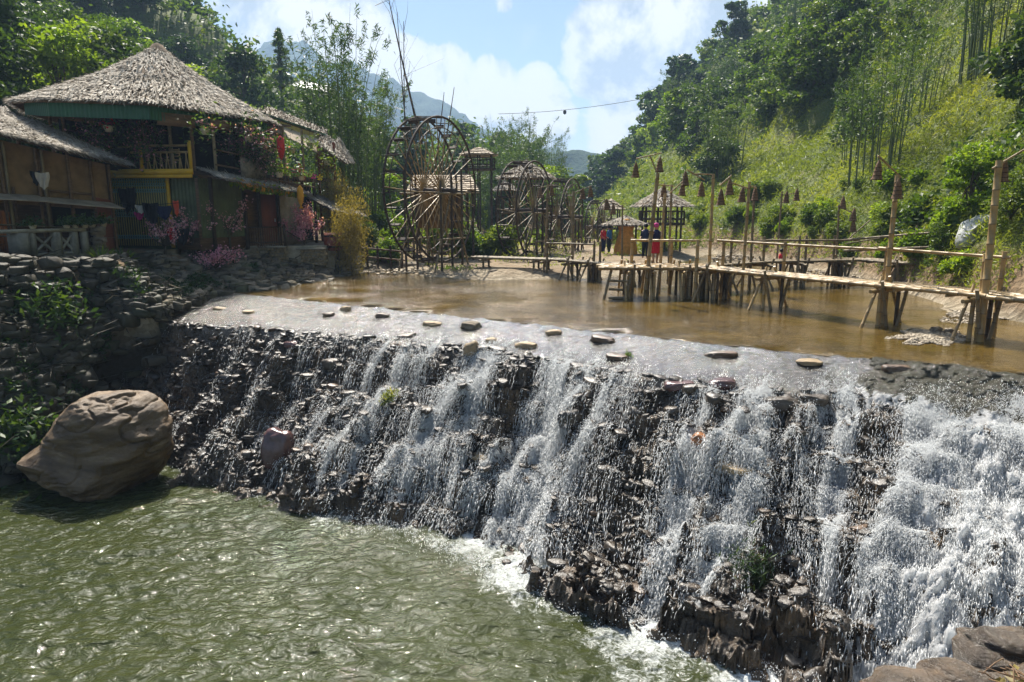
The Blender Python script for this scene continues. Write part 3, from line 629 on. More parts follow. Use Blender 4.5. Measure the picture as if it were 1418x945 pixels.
def simulate(s0, t0, steps=110, dt=.028, jit=.05):
    n = len(s0); s, tt = s0.copy(), t0.copy(); z = face_z(s, tt) + .015
    vs = RNG.normal(0, .12, n); vt = RNG.uniform(.9, 1.7, n); vz = np.zeros(n); out = []; air = np.zeros(n, bool); alive = np.ones(n, bool)
    for k in range(steps):
        out.append((s.copy(), tt.copy(), z.copy(), air.copy(), alive.copy()))
        fx = vnoise(s * 3.1, tt * 2.3, 0, 140) * 1.0 + vnoise(s * 9, tt * 6, 0, 141) * .5
        vs = np.where(air, vs, vs * .8 + fx * .22)
        vz -= 9.8 * dt; s = s + vs * dt; tt = tt + vt * dt; z = z + vz * dt
        g = face_z(s, tt) + .012; hit = z <= g
        # blocked by a wall in front: slide sideways
        blk = hit & (g - z > .12); tt = np.where(blk, tt - vt * dt * .5, tt); vs = np.where(blk, vs + RNG.normal(0, .7, n), vs)
        g = face_z(s, tt) + .012
        z = np.where(hit, g, z); vz = np.where(hit, np.abs(vz) * RNG.uniform(0, .16, n), vz)
        vt = np.where(hit, np.clip(vt * .82 + RNG.uniform(.05, .42, n), .35, 1.9), vt * .995); vs = np.where(hit, vs * .8 + RNG.normal(0, jit * 3, n), vs)
        air = ~hit; alive &= z > ZP - .02
        z = np.maximum(z, ZP - .03)
    return out
# flow along the crest, read off the photograph: (crest metre, amount)
fs = [-4.5, -2.9, -2.2, -1.2, 1.5, 3, 4.2, 5.2, 6.3, 7.5, 9, 10, 11.2, 12.4, 13.6, 15, 16, 17.2, 18.6, 19.6, 21, 26]
fv = [.0, .5, .9, .02, .02, .08, .05, .09, .24, .18, .65, .95, .6, .95, 1.0, 1.35, 1.1, 1.6, 1.5, 2.2, 3.2, 3.4]
def amount(s): return np.interp(s, fs, fv) * np.clip(.75 + 1.6 * fbm(s * 1.3, .5, 0, 3, 90), .02, 2.4)
cs = RNG.uniform(-4.5, 22, 62000); am = amount(cs); cs = cs[RNG.random(len(cs)) < am / 6.5]
# gather the threads into strands
cs = cs + .16 * vnoise(cs * 3.3, 0, 0, 91) + .06 * vnoise(cs * 11, 0, 0, 92)
sim = simulate(cs, np.maximum(tA(cs) - RNG.uniform(-.1, .9, len(cs)), .2))
fw = MB(); P = []
for (s, tt, z, air, al) in sim:
    x, y = xy(s, tt); P.append(np.stack([x, y, z + .01], -1))
P = np.array(P); AIR = np.array([o[3] for o in sim]); AL = np.array([o[4] for o in sim]); FZ = P[:, :, 2]
for k in range(2, len(P) - 3):
    step = 1 + (k % 3 == 0)
    d = P[k + step] - P[k]; L = np.linalg.norm(d, axis=1)
    drop = P[k, :, 2] - P[k + step, :, 2]
    ok = AL[k + step] & (L > .02) & (L < .5)
    steep = drop / (L + 1e-6)
    pr = np.where(steep > .55, .50, np.where(steep > .25, .24, .05))
    ok &= RNG.random(len(L)) < pr
    n = ok.sum()
    if n: spindles(fw, P[k][ok] + RNG.normal(0, .014, (n, 3)), P[k + step][ok] + RNG.normal(0, .014, (n, 3)), RNG.uniform(.0022, .0075, n) * (1 + .5 * (P[k][ok][:, 2] < -2.5)))
    ok = AL[k] & (RNG.random(len(L)) < np.where(steep > .4, .30, .08)); n = ok.sum()
    if n: drops(fw, P[k][ok] + RNG.normal(0, .05, (n, 3)) + [0, 0, .03], RNG.uniform(.003, .0095, n))
# thin sheets where the threads run together
gs_ = .045; ns, nt_ = int(26 / gs_), int(8.4 / gs_); DN = np.zeros((nt_, ns))
for k in range(2, len(sim)):
    s, tt, z, air, al = sim[k]; i = (tt / gs_).astype(int); j = ((s + 4) / gs_).astype(int); ok = al & (i >= 0) & (i < nt_) & (j >= 0) & (j < ns); np.add.at(DN, (i[ok], j[ok]), 1.0)
def blur3(A, n=1):
    for _ in range(n): P2 = np.pad(A, 1, mode='edge'); A = (P2[:-2, 1:-1] + P2[2:, 1:-1] + 2 * P2[1:-1, 1:-1] + P2[1:-1, :-2] + P2[1:-1, 2:]) / 6
    return A
DN = blur3(DN, 2); gi = (np.arange(nt_) + .5) * gs_; gj = (np.arange(ns) + .5) * gs_ - 4; GS, GT = np.meshgrid(gj, gi); FZ2 = face_z(GS, GT); P2 = np.pad(FZ2, 1, mode='edge')
mxz = np.max([P2[a:a + nt_, b:b + ns] for a in range(3) for b in range(3)], axis=0); mxz = blur3(mxz, 1) + .012; x, y = xy(GS, GT)
ref = np.percentile(DN[DN > .3], 88); dn_ = np.clip(DN / ref, 0, 1); V = np.stack([x, y, mxz], -1).reshape(-1, 3)
i = np.arange(nt_ - 1)[:, None] * ns; j = np.arange(ns - 1)[None]; q4 = np.stack([i + j, i + ns + j, i + ns + j + 1, i + j + 1], -1).reshape(-1, 4)
kp = (dn_.reshape(-1)[q4].max(1) > .22) & (V[q4[:, 0], 2] > ZP - .05) & (GT.reshape(-1)[q4[:, 0]] > tA(GS.reshape(-1)[q4[:, 0]]) - .2)
used, inv = np.unique(q4[kp], return_inverse=True); vl = MB().add(V[used], inv.reshape(-1, 4), dn_.reshape(-1)[used])
m, t = newmat('thin water sheet'); co = t.coord(); av = math.atan2(N[1], N[0]); stn = t.noise(t.mapping(co, (.22, 1.5, .35), (0, 0, -av)), 17, 5, .7, .5); fn_ = t.noise(co, 30, 3, .6)
fac = t.ramp(t.math('ADD', t.math('MULTIPLY', t.attr(), .55), t.math('ADD', t.math('MULTIPLY', stn, .9), t.math('MULTIPLY', fn_, .25))), [(.80, (0, 0, 0)), (1.0, (.85, .85, .85))])
p = princ(t, (.88, .91, .92), .25, t.bump(stn, 1.0, .05), .6); tr = t.n.new('ShaderNodeBsdfTranslucent'); tr.inputs[0].default_value = (.95, .97, .97, 1); m1 = t.n.new('ShaderNodeMixShader'); m1.inputs[0].default_value = .55; t.l.new(p, m1.inputs[1]); t.l.new(tr.outputs[0], m1.inputs[2])
tp = t.n.new('ShaderNodeBsdfTransparent'); m2 = t.n.new('ShaderNodeMixShader'); t.l.new(fac, m2.inputs[0]); t.l.new(tp.outputs[0], m2.inputs[1]); t.l.new(m1.outputs[0], m2.inputs[2]); finish(t, m2.outputs[0])
vl.top('water_film', m, 'thin white films of water sliding over the stones of the weir', 'falling water', kind='stuff', origin=(*xy(10, 4), ZP), smooth=True)
# splash crowns along the foot
m_ = 16000; ss = RNG.uniform(0, 24, m_); keep = RNG.random(m_) < np.clip(np.interp(ss, fs, fv), 0, 1.6) / 1.6; ss = ss[keep]
tt = tB(ss) + np.abs(RNG.normal(0, .28, len(ss))) - .12; x, y = xy(ss, tt); z = ZP + np.abs(RNG.normal(0, .10, len(ss)))
drops(fw, np.stack([x, y, z], -1), RNG.uniform(.004, .012, len(ss)))
m, t = newmat('white water')
p = princ(t, (.90, .92, .93), .25, None, .6); tr = t.n.new('ShaderNodeBsdfTranslucent'); tr.inputs[0].default_value = (.95, .96, .96, 1)
mx_ = t.n.new('ShaderNodeMixShader'); mx_.inputs[0].default_value = .6; t.l.new(p, mx_.inputs[1]); t.l.new(tr.outputs[0], mx_.inputs[2]); finish(t, mx_.outputs[0]); M['white'] = m
fw.top('falling_water', M['white'], 'thin white strands and drops of water falling over the weir face', 'falling water', kind='stuff', origin=(*xy(10, 4), ZP), smooth=True)

# ---- the heavy white cascade on the right
cS = np.arange(17.6, 27.6, .03); cT = np.arange(-.3, 9.4, .03); S2, T2 = np.meshgrid(cS, cT)
base = face_z(S2, T2)
k_ = 9
def blur(A, k):
    for ax in (0, 1):
        c = np.cumsum(np.concatenate([np.repeat(A.take([0], ax), k, ax), A, np.repeat(A.take([-1], ax), k, ax)], ax), ax)
        A = (c.take(range(2 * k, c.shape[ax]), ax) - c.take(range(0, c.shape[ax] - 2 * k), ax)) / (2 * k)
        A = A
    return A
bl = blur(base, k_); bl = bl[:base.shape[0], :base.shape[1]]
bl = np.maximum(bl, ZP)
den = sstep(18.3, 21.5, S2 + .6 * fbm(S2 * .6, T2 * .6, 0, 3, 94)) * sstep(1.0, 2.0, T2)
q = (T2 - 2) / 5.0
strk = fbm(S2 * 3.2, T2 * .8, 0, 4, 95, .6); clm = fbm(S2 * 2.2, T2 * 2.2, 0, 5, 96, .62); fine = fbm(S2 * 11, T2 * 7, 0, 3, 97, .6)
hgt = -.25 + .44 * den + .16 * den * strk + (.07 + .10 * sstep(.1, .6, q)) * clm * den + .05 * fine + .03 * fbm(S2 * 22, T2 * 12, 0, 2, 99) + .18 * sstep(.25, .8, q) * den
# small dark windows where the rock shows
Z2 = bl + hgt - 1.2 * sstep(.30, .05, den) * (T2 > 1.5); top_ = sstep(18.0, 19.2, S2 + .3 * strk); rush = sstep(2.0, 1.2, T2 + .3 * clm)
Zt = base - .06 + top_ * (.12 + .022 * fbm(S2 * 1.8, T2 * 2.4, 0, 4, 98) + .05 * sstep(.3, 1.4, T2))
Z2 = Z2 * (1 - rush) + Zt * rush; foamy = 1 - rush * np.clip(1.05 - 1.1 * sstep(.4, 1.9, T2) * (.5 + .8 * clm), 0, 1)
X, Y = xy(S2, T2); thr = .10 * clm + .05 * fine; X = X + thr * N[0]; Y = Y + thr * N[1]
m, t = newmat('foaming water'); co = t.coord()
ang_ = math.atan2(N[1], N[0]); nn = t.math('ADD', t.math('MULTIPLY', t.noise(t.mapping(co, (.35, 1.3, .5), (0, 0, -ang_)), 11, 7, .72, .8), .55), t.math('MULTIPLY', t.noise(co, 17, 7, .75, .5), .45)); c = t.ramp(nn, [(.22, (.36, .39, .39)), (.36, (.82, .84, .85)), (.5, (.95, .95, .95))]); fa = t.attr()
fa = t.ramp(t.math('ADD', fa, t.math('MULTIPLY', t.math('SUBTRACT', nn, .5), 1.2)), [(.35, (0, 0, 0)), (.6, (1, 1, 1))]); c = t.mix(fa, (.05, .045, .028), c)
p = princ(t, c, t.madd(fa, .3, .08), t.bump(nn, 1.0, .07), .5); tr = t.n.new('ShaderNodeBsdfTranslucent'); tr.inputs[0].default_value = (.92, .94, .94, 1)
mx_ = t.n.new('ShaderNodeMixShader'); t.l.new(t.math('MULTIPLY', fa, .58), mx_.inputs[0]); t.l.new(p, mx_.inputs[1]); t.l.new(tr.outputs[0], mx_.inputs[2]); finish(t, mx_.outputs[0]); M['foam'] = m
MB().grid(X, Y, Z2, foamy, flip=True).top('cascade_water', M['foam'], 'heavy white foaming cascade pouring over the right end of the weir', 'waterfall', kind='stuff', smooth=True, origin=(*xy(22, 5), ZP))
# spray thrown off the cascade
sp = MB(); n = 150000
s = RNG.uniform(18.2, 27, n); tt = RNG.uniform(1.9, 8.6, n); i = ((tt + .3) / .03).astype(int); j = np.clip(((s - 17.6) / .03).astype(int), 0, len(cS) - 1)
keep = RNG.random(n) < (.08 + .92 * den[i, j]); s, tt, i, j = s[keep], tt[keep], i[keep], j[keep]
z = np.maximum(Z2[i, j], face_z(s, tt)) + np.abs(RNG.normal(0, .055, len(s))); x, y = xy(s, tt); P0 = np.stack([x, y, z], -1)
h = RNG.random(len(s)) < .72
L = RNG.uniform(.03, .16, h.sum()); dv = np.stack([N[0] * .55 + RNG.normal(0, .18, h.sum()), N[1] * .55 + RNG.normal(0, .18, h.sum()), -.8 + RNG.normal(0, .35, h.sum())], -1)
spindles(sp, P0[h], P0[h] + dv * L[:, None], RNG.uniform(.003, .009, h.sum())); drops(sp, P0[~h], RNG.uniform(.003, .010, (~h).sum()))
sp.top('spray', M['white'], 'spray of drops thrown off the heavy cascade', 'spray', kind='stuff', origin=(*xy(22, 5), ZP), smooth=True)

# ---- big sandstone boulder at the left foot
import bmesh
def big_boulder():
    bm = bmesh.new(); bmesh.ops.create_icosphere(bm, subdivisions=7, radius=1.0)
    V = np.array([v.co[:] for v in bm.verts]); Fc = np.array([[v.index for v in f.verts] for f in bm.faces]); bm.free()
    p = V / (np.abs(V) ** 2.7).sum(1)[:, None] ** (1 / 2.7)
    d = 1 + .10 * fbm(V[:, 0] * 1.2, V[:, 1] * 1.2, V[:, 2] * 1.2 + 4, 3, 210); p = p * d[:, None]
    p = p * np.array([1.62, 1.3, 1.40])
    # overhang: the lower front shelf juts to the left, the upper right is a rounded dome
    x, y, z = p.T
    x = x - .14 * np.clip(-z, -1, 1) + .06; z = z + .20 * np.exp(-((x - .5) ** 2) / .8) * (z > 0)
    y = y - .52 * sstep(.12, -.12, z + .18 * x) * sstep(.3, -.5, y); x = x - .22 * sstep(.12, -.12, z + .18 * x) * sstep(.2, -.8, x)            # shelf towards us
    z = z - .12 * sstep(-.4, -1.7, x) * (z > 0)
    p = np.stack([x, y, z], -1)
    for nv, dd_ in (((-.75, -.35, .55), .95), ((.2, -.9, .38), 1.02), ((.75, -.55, .35), 1.22), ((-.25, -.5, -.83), .95), ((.85, -.2, -.5), 1.15), ((-.2, .1, .97), 1.22), ((.5, -.3, .81), 1.28), ((-.95, -.2, -.2), 1.45)):
        nv = np.array(nv) / np.linalg.norm(nv); p = p - np.maximum(p @ nv - dd_, 0)[:, None] * .6 * nv
    cr = fbm(p[:, 0] * .7 + p[:, 2] * .9, p[:, 2] * 3.2 - p[:, 0] * 1.3, p[:, 1], 4, 211)
    p = p + V * (.055 * cr - .07 * np.maximum(1 - np.abs(fbm(p[:, 0] * .8 + p[:, 2], p[:, 2] * 1.9 - p[:, 0] * .5, p[:, 1], 3, 215)) * 9, 0))[:, None] + V * (.012 * fbm(p[:, 0] * 6, p[:, 1] * 6, p[:, 2] * 6, 3, 213))[:, None]
    return MB().add(p, Fc)
m, t = newmat('sandstone boulder'); co = t.coord(); sep = t.node('ShaderNodeSeparateXYZ'); t.l.new(co, sep.inputs[0])
band = t.noise(t.mapping(co, (.8, .8, 3.4), (0, R(28), 0)), 1.4, 7, .62, .4)
c = t.ramp(band, [(.28, (.055, .034, .018)), (.45, (.105, .068, .036)), (.6, (.165, .11, .06)), (.75, (.25, .185, .11))])
wet = t.node('ShaderNodeMapRange'); t.l.new(t.math('ADD', sep.outputs['Z'], t.math('MULTIPLY', t.noise(co, 2, 4), .35)), wet.inputs[0]); wet.inputs[1].default_value = -.75; wet.inputs[2].default_value = -1.0
c = t.mix(wet.outputs[0], c, (.07, .035, .02))
finish(t, princ(t, c, .55, t.bump(t.math('ADD', band, t.noise(co, 16, 6, .7)), .55, .05), .4)); M['sandstone'] = m
q = aty(142, 616, 16.6)
o = bpy.data.objects.new('boulder', big_boulder().mesh('boulder', M['sandstone'], True)); COL.objects.link(o); o.location = (q[0], q[1], q[2]); o.rotation_euler = (R(4), R(8), R(-14)); BIGB = o
props(o, 'huge rounded tan sandstone boulder with a lit shelf, at the left foot of the weir', 'boulder')
# ------------------------------------------------------------------ plants
def leaf_quads(mb, C, D, S, l, w, tint, bend=0.25):
    """leaves as bent quads: C centres, D directions, S side vectors"""
    l = l[:, None]; w = w[:, None]; Nn = np.cross(D, S)
    V = np.stack([C - D * l, C + S * w + Nn * w * bend, C + D * l, C - S * w + Nn * w * bend], 1).reshape(-1, 3)
    i = np.arange(len(C))[:, None] * 4
    Fc = np.concatenate([i + np.array([[0, 1, 2]]), i + np.array([[0, 2, 3]])])
    mb.add(V, Fc, np.repeat(tint, 4))
def unit(v): return v / (np.linalg.norm(v, axis=1)[:, None] + 1e-9)
def leaves_at(mb, C, size, out=None, droop=0.2, flatten=.6, tint=None, asp=.45):
    n = len(C); D = RNG.normal(size=(n, 3)); D[:, 2] *= flatten
    if out is not None: D = D * .7 + out
    D[:, 2] -= droop; D = unit(D); r = RNG.normal(size=(n, 3)); S = unit(np.cross(D, r))
    l = size * RNG.uniform(.6, 1.3, n); 
    if tint is None: tint = RNG.random(n)
    leaf_quads(mb, C, D, S, l, l * asp, tint)
def tree_geo(h, cr, lobes, nleaf, size, kind='broad', lean=0.0, spread=.62, low=.3):
    """returns trunk MB and crown MB with the foot of the trunk at the origin"""
    tr = MB(); cw = MB(); top = np.array([lean * h + random.uniform(-.04, .04) * h, random.uniform(-.04, .04) * h, h * .84])
    k = np.linspace(0, 1, 7)[:, None]; wob = np.array([[random.uniform(-.03, .03) * h * math.sin(math.pi * t_), random.uniform(-.03, .03) * h * math.sin(math.pi * t_), 0] for t_ in k[:, 0]])
    sp = k * top + wob; r0 = h * .018 + .03; tr.tube(sp, r0 * (1.1 - .85 * k[:, 0]), 7)
    L = []
    for i in range(lobes):
        if kind == 'cone':
            f = random.uniform(.12, 1); z = h * (.22 + .78 * f); rad = cr * (1.04 - f) * random.uniform(.55, 1); a = i * 2.4
            c = np.array([math.cos(a) * rad * .7, math.sin(a) * rad * .7, z]); lr = np.array([rad * .55 + .12, rad * .55 + .12, h * .028])
        else:
            a = i * 2.399 + random.uniform(-.4, .4); f = random.random(); rr = cr * spread * math.sqrt(random.random()) * 1.15
            z = h * (low + (1 - low) * f) - h * .10; rr *= (1 - .55 * max(0, f - .55) * 2) 
            c = np.array([math.cos(a) * rr + lean * h * f, math.sin(a) * rr, z]); q = cr * random.uniform(.22, .46); lr = np.array([q, q, q * random.uniform(.55, .85)])
        L.append((c, lr)); j = min(5, int(random.uniform(.35, .8) * 6)); tr.tube([sp[j], (sp[j] + c) / 2 + [0, 0, .04 * h], c], [r0 * .42, r0 * .25, r0 * .1], 5)
    per = nleaf // lobes
    for c, lr in L:
        d = unit(RNG.normal(size=(per, 3))); d[:, 2] = d[:, 2] * .9 + .12; rad = RNG.uniform(.45, 1.12, (per, 1)) ** .6
        # ragged lobes
        rad = rad * (1 + .35 * vnoise(d[:, 0] * 2.2 + c[0], d[:, 1] * 2.2 + c[1], d[:, 2] * 2.2)[:, None])
        P_ = c + d * rad * lr
        leaves_at(cw, P_, size, d * .6, .25, .6, np.clip(RNG.normal(.42 + random.uniform(-.16, .16), .2, per), 0, 1), .5 if kind != 'cone' else .16)
    return tr, cw
def bamboo_geo(h, n, spread, nleaf, size, bare=.35, r=.045, lean=.22):
    tr = MB(); cw = MB()
    for i in range(n):
        a = random.uniform(0, 2 * math.pi); b = random.random() ** .5 * spread; hh_ = h * random.uniform(.6, 1.0); le = random.uniform(.03, lean) * hh_
        t_ = np.linspace(0, 1, 9); a2 = a + random.uniform(-.6, .6)
        x = math.cos(a) * b + math.cos(a2) * le * t_ ** 2.2; y = math.sin(a) * b + math.sin(a2) * le * t_ ** 2.2; z = hh_ * (t_ - .10 * t_ ** 6 * (le / hh_) * 6)
        P_ = np.stack([x, y, z], -1); tr.tube(P_, r * (1.05 - .95 * t_), 5, np.linspace(0, .2, 9), cap=False)
        m_ = nleaf // n; f = bare + (1 - bare) * RNG.random(m_) ** .8; ix = f * 8; i0 = np.minimum(ix.astype(int), 7); C = P_[i0] * (1 - (ix - i0))[:, None] + P_[i0 + 1] * (ix - i0)[:, None]
        off = RNG.normal(size=(m_, 3)) * (.10 + .45 * np.sin(f * math.pi) ** 1.0)[:, None] * np.array([1, 1, .5]) * (h / 11)
        # leaves sit in bunches along branches
        bn = np.floor(f * 14) + i * 31; off = off * .45 + np.stack([_h(bn, bn * 0, bn * 0, 5), _h(bn, bn * 0, bn * 0, 6), _h(bn, bn * 0, bn * 0, 7) * .4], -1) * .55 * (h / 11)
        leaves_at(cw, C + off, size, None, .75, .5, np.clip(RNG.normal(.45, .22, m_), 0, 1), .17)
    return tr, cw
def bush_geo(rx, rz, n, size, asp=.45, droop=.1):
    cw = MB(); k = max(5, n // 260)
    for i in range(k):
        a = i * 2.4; rr = rx * .6 * math.sqrt(random.random()); c = np.array([math.cos(a) * rr, math.sin(a) * rr, rz * random.uniform(.25, .75)]); q = rx * random.uniform(.3, .5)
        per = n // k; d = unit(RNG.normal(size=(per, 3))); rad = RNG.uniform(.5, 1.15, (per, 1))
        P_ = c + d * rad * [q, q, q * .8 * rz / rx]; P_[:, 2] = np.abs(P_[:, 2])
        leaves_at(cw, P_, size, d * .6, droop, .7, np.clip(RNG.normal(.45 + random.uniform(-.15, .15), .2, per), 0, 1), asp)
    return cw
def proto_tree(name, geo, leafm, label, cat, barkm='bark', group=None):
    tr, cw = geo; t_ = thing(name, label, cat, (0, 0, 0), group)
    a = bpy.data.objects.new('trunk', tr.mesh('trunk', M[barkm], True)); b = bpy.data.objects.new('crown', cw.mesh('crown', M[leafm], False))
    for o in (a, b): COL.objects.link(o); o.parent = t_
    return t_
USED = set()
def plant_at(pr, loc, sc=1.0, label=None, group=None, rz=None, cat=None):
    rz = random.uniform(0, 6.28) if rz is None else rz
    if pr in USED: o = copy_tree(pr, loc, rz, sc, label=label, group=group)
    else:
        USED.add(pr); o = pr; o.location = [float(v) for v in loc]; o.rotation_euler = (0, 0, rz); o.scale = (sc,) * 3 if np.isscalar(sc) else sc
        if label: o['label'] = label
        if group: o['group'] = group
    WL[o] = np.array(loc, float)
    if cat: o['category'] = cat
    return o
GRP_L, GRP_R, GRP_M, GRP_F = 'trees of the wood on the left hillside', 'trees and tall shrubs on the right hillside', 'trees in the valley behind the water wheels', 'far trees on the upper right ridge'
LAB_L = 'leafy green tree in the dense wood on the left hillside above the houses'
LAB_R = 'leafy tree growing on the steep green hillside right of the river'
LAB_M = 'green tree on the low rise in the valley behind the water wheels'
LAB_F = 'small dark tree on the high hazy ridge right of the river'
near_t = [proto_tree('broadleaf_tree', tree_geo(8.5, 3.6, 26, 7000, .17), 'leaf', LAB_L, 'tree'), proto_tree('broadleaf_tree', tree_geo(7.5, 3.2, 22, 6500, .15, low=.15), 'leaf', LAB_L, 'tree'),
          proto_tree('broadleaf_tree', tree_geo(9.5, 3.0, 26, 6500, .17, low=.2), 'leaf_bright', LAB_L, 'tree'), proto_tree('broadleaf_tree', tree_geo(8, 3.4, 22, 6000, .18, low=.1), 'leaf_dark', LAB_L, 'tree')]
mid_t = [proto_tree('broadleaf_tree', tree_geo(7.5, 3.4, 20, 3600, .25, low=.12), 'leaf', LAB_R, 'tree'), proto_tree('broadleaf_tree', tree_geo(6.5, 3.2, 18, 3400, .25, low=.05), 'leaf_dark', LAB_R, 'tree'),
         proto_tree('broadleaf_tree', tree_geo(7.0, 2.8, 18, 3200, .23, low=.1), 'leaf_bright', LAB_R, 'tree'), proto_tree('broadleaf_tree', tree_geo(6, 3.2, 18, 3200, .24, low=.05), 'leaf', LAB_R, 'tree')]
far_t = [proto_tree('broadleaf_tree', tree_geo(8, 3.8, 14, 1500, .45, low=.05), 'leaf_dark', LAB_F, 'tree'), proto_tree('broadleaf_tree', tree_geo(8.5, 3.6, 14, 1500, .42, low=.05), 'leaf', LAB_F, 'tree')]
bam_big = [proto_tree('bamboo_clump', bamboo_geo(12, 34, 1.3, 9000, .15, .30), 'leaf_bamboo', 'bamboo', 'bamboo', 'culm'), proto_tree('bamboo_clump', bamboo_geo(11, 30, 1.6, 5200, .14, .35), 'leaf_bamboo', 'bamboo', 'bamboo', 'culm'),
           proto_tree('bamboo_clump', bamboo_geo(10, 14, 1.9, 3600, .14, .3, .045, .22), 'leaf_bamboo', 'bamboo', 'bamboo', 'culm')]
pine = proto_tree('pine_tree', tree_geo(9, 2.4, 34, 4200, .26, 'cone'), 'leaf_dark', 'dark conifer with tiered branches standing on the left skyline against the blue mountain', 'tree')

def hill_spots(n, px0, px1, y0, y1, ok, gap, tries=12000):
    out = []
    for _ in range(tries):
        if len(out) >= n: break
        px = random.uniform(px0, px1); Y = y0 * (y1 / y0) ** random.random(); x = (px - 709) / F * Y; h = hz(x, Y)
        if not ok(x, Y, h, px): continue
        if any((x - a) ** 2 + (Y - b) ** 2 < (gap * (.6 + Y / 110)) ** 2 for a, b, _ in out): continue
        out.append((x, Y, h))
    return out
def inwin(x, Y, h, px): return True
def py_of(Y, z):
    dy, dz = Y, z - CAMZ; cz = dy * CP - dz * SP; return 472.5 - F * (dz * CP + dy * SP) / cz
LIMX, LIMY = [-400, 330, 380, 430, 480, 560, 620, 700, 780, 860, 900, 960, 1030, 1060], [-900, -200, 88, 118, 150, 165, 140, 150, 196, 160, 115, 55, -30, -900]
def below_sky(x, Y, h, top): return py_of(Y, h + top) > np.interp(709 + x / Y * F, LIMX, LIMY)
def leftok(x, Y, h, px): return h > 3.0 and below_sky(x, Y, h, 5.0 if px > 330 else 0) and x < 0 and py_of(Y, h) > -160 and not (x > -22 and Y < 40) and not (px > 350 and Y > 55 and random.random() < .45)
for x, Y, h in hill_spots(85, -160, 560, 26, 125, leftok, 2.6):
    pool = near_t if Y < 70 else mid_t
    k = random.choices(range(4), (3, 3, 2.2, 2.2))[0]
    q = 709 + x / Y * F; plant_at(pool[k], (x, Y, h - .3), random.uniform(.65, 1.15) * (1 if q < 330 else .62 if Y > 55 else .8), LAB_L, GRP_L)
def rightok(x, Y, h, px):
    if not (h > 2.2 and x > 0 and py_of(Y, h) > -130 and below_sky(x, Y, h, 4)): return False
    # the near slope is mostly open grass and scrub
    openp = .975 if py_of(Y, h) > np.interp(px, [860, 1000, 1100, 1200, 1300], [235, 205, 150, 60, -60]) else .1
    return random.random() > openp
for x, Y, h in hill_spots(105, 800, 1560, 26, 150, rightok, 2.4):
    k = random.choices(range(4), (3, 3.2, 1.6, 3))[0]
    plant_at(mid_t[k], (x, Y, h - .4), random.uniform(.5, 1.0) * (.75 if Y < 60 else 1), LAB_R, GRP_R)
for x, Y, h in hill_spots(105, 780, 1120, 130, 300, lambda x, Y, h, px: h > 3 and x > 0 and py_of(Y, h) > -80 and below_sky(x, Y, h, 5), 2.6):
    plant_at(far_t[random.random() < .4], (x, Y, h - .5), random.uniform(.7, 1.25), LAB_F, GRP_F)
for x, Y, h in hill_spots(60, 440, 800, 52, 140, lambda x, Y, h, px: x > -32 and h > .6 and x < 12 and below_sky(x, Y, h, 6), 2.8):
    plant_at(mid_t[random.choice((0, 0, 1, 1, 3, 2))], (x, Y, h - .3), random.uniform(.55, 1.05) * (1 if Y > 70 else .8), LAB_M, GRP_M)
# bamboo that can be told apart
def by_px(px, py_base, Y): 
    x = (px - 709) / F * Y; return x, Y, hz(x, Y)
BAM = [(0, 478, 47, 1.25, 'tallest dark bamboo clump, upright against the sky left of the big water wheel'), (0, 512, 52, 1.05, 'slightly shorter feathery bamboo clump right beside the tallest one'),
       (1, 700, 75, 1.15, 'bamboo clump behind the thatched lookout roof in the middle of the valley'), (1, 727, 82, 1.2, 'thin bamboo with arching tips left of the valley gap'), (1, 672, 70, .9, 'bushy bamboo behind the stilted gazebo'),
       (1, 760, 95, 1.0, 'low bamboo clump right of the arching thin one in the valley gap'), (2, 1000, 62, .95, 'reddish bamboo thicket on the foot of the right slope above the bell lamps'),
       (2, 1205, 36, .95, 'tall sparse bamboo stand on the bright right slope, upright bare culms'), (2, 1172, 42, .7, 'thinner bamboo stand just left of the tall sparse one on the right slope'), (2, 1245, 40, .75, 'bamboo stand just right of the tall sparse one on the right slope'),
       (1, 1335, 36, .85, 'bamboo clump high up at the right with dark crossing culms'), (1, 1080, 95, 1.15, 'bushy bamboo at the edge of the dark wood on the upper right slope'), (1, 925, 120, 1.1, 'bamboo clump on the left shoulder of the right hill'),
       (1, 985, 105, 1.0, 'bamboo clump in the dark middle of the right hill')]
for k, px, Y, sc, lab in BAM:
    x, Y, h = by_px(px, 0, Y); plant_at(bam_big[k], (x, Y, h - .2), sc, lab, 'bamboo clumps', cat='bamboo')
x, Y, h = by_px(406, 0, 90); plant_at(pine, (x, Y, max(h, 3.1 + 90 * .175) - .5 if False else h - .3), 1.1)
# far poplar like tree on the left skyline
sk = [proto_tree('broadleaf_tree', tree_geo(11, 3.6, 24, 5200, .24, low=.25, lean=.05), 'leaf_dark', 'tall dark tree with layered branches on the left skyline, beside the conifer', 'tree')]
x, Y, h = by_px(352, 0, 74); plant_at(sk[0], (x, Y, h - .3), 1.15)
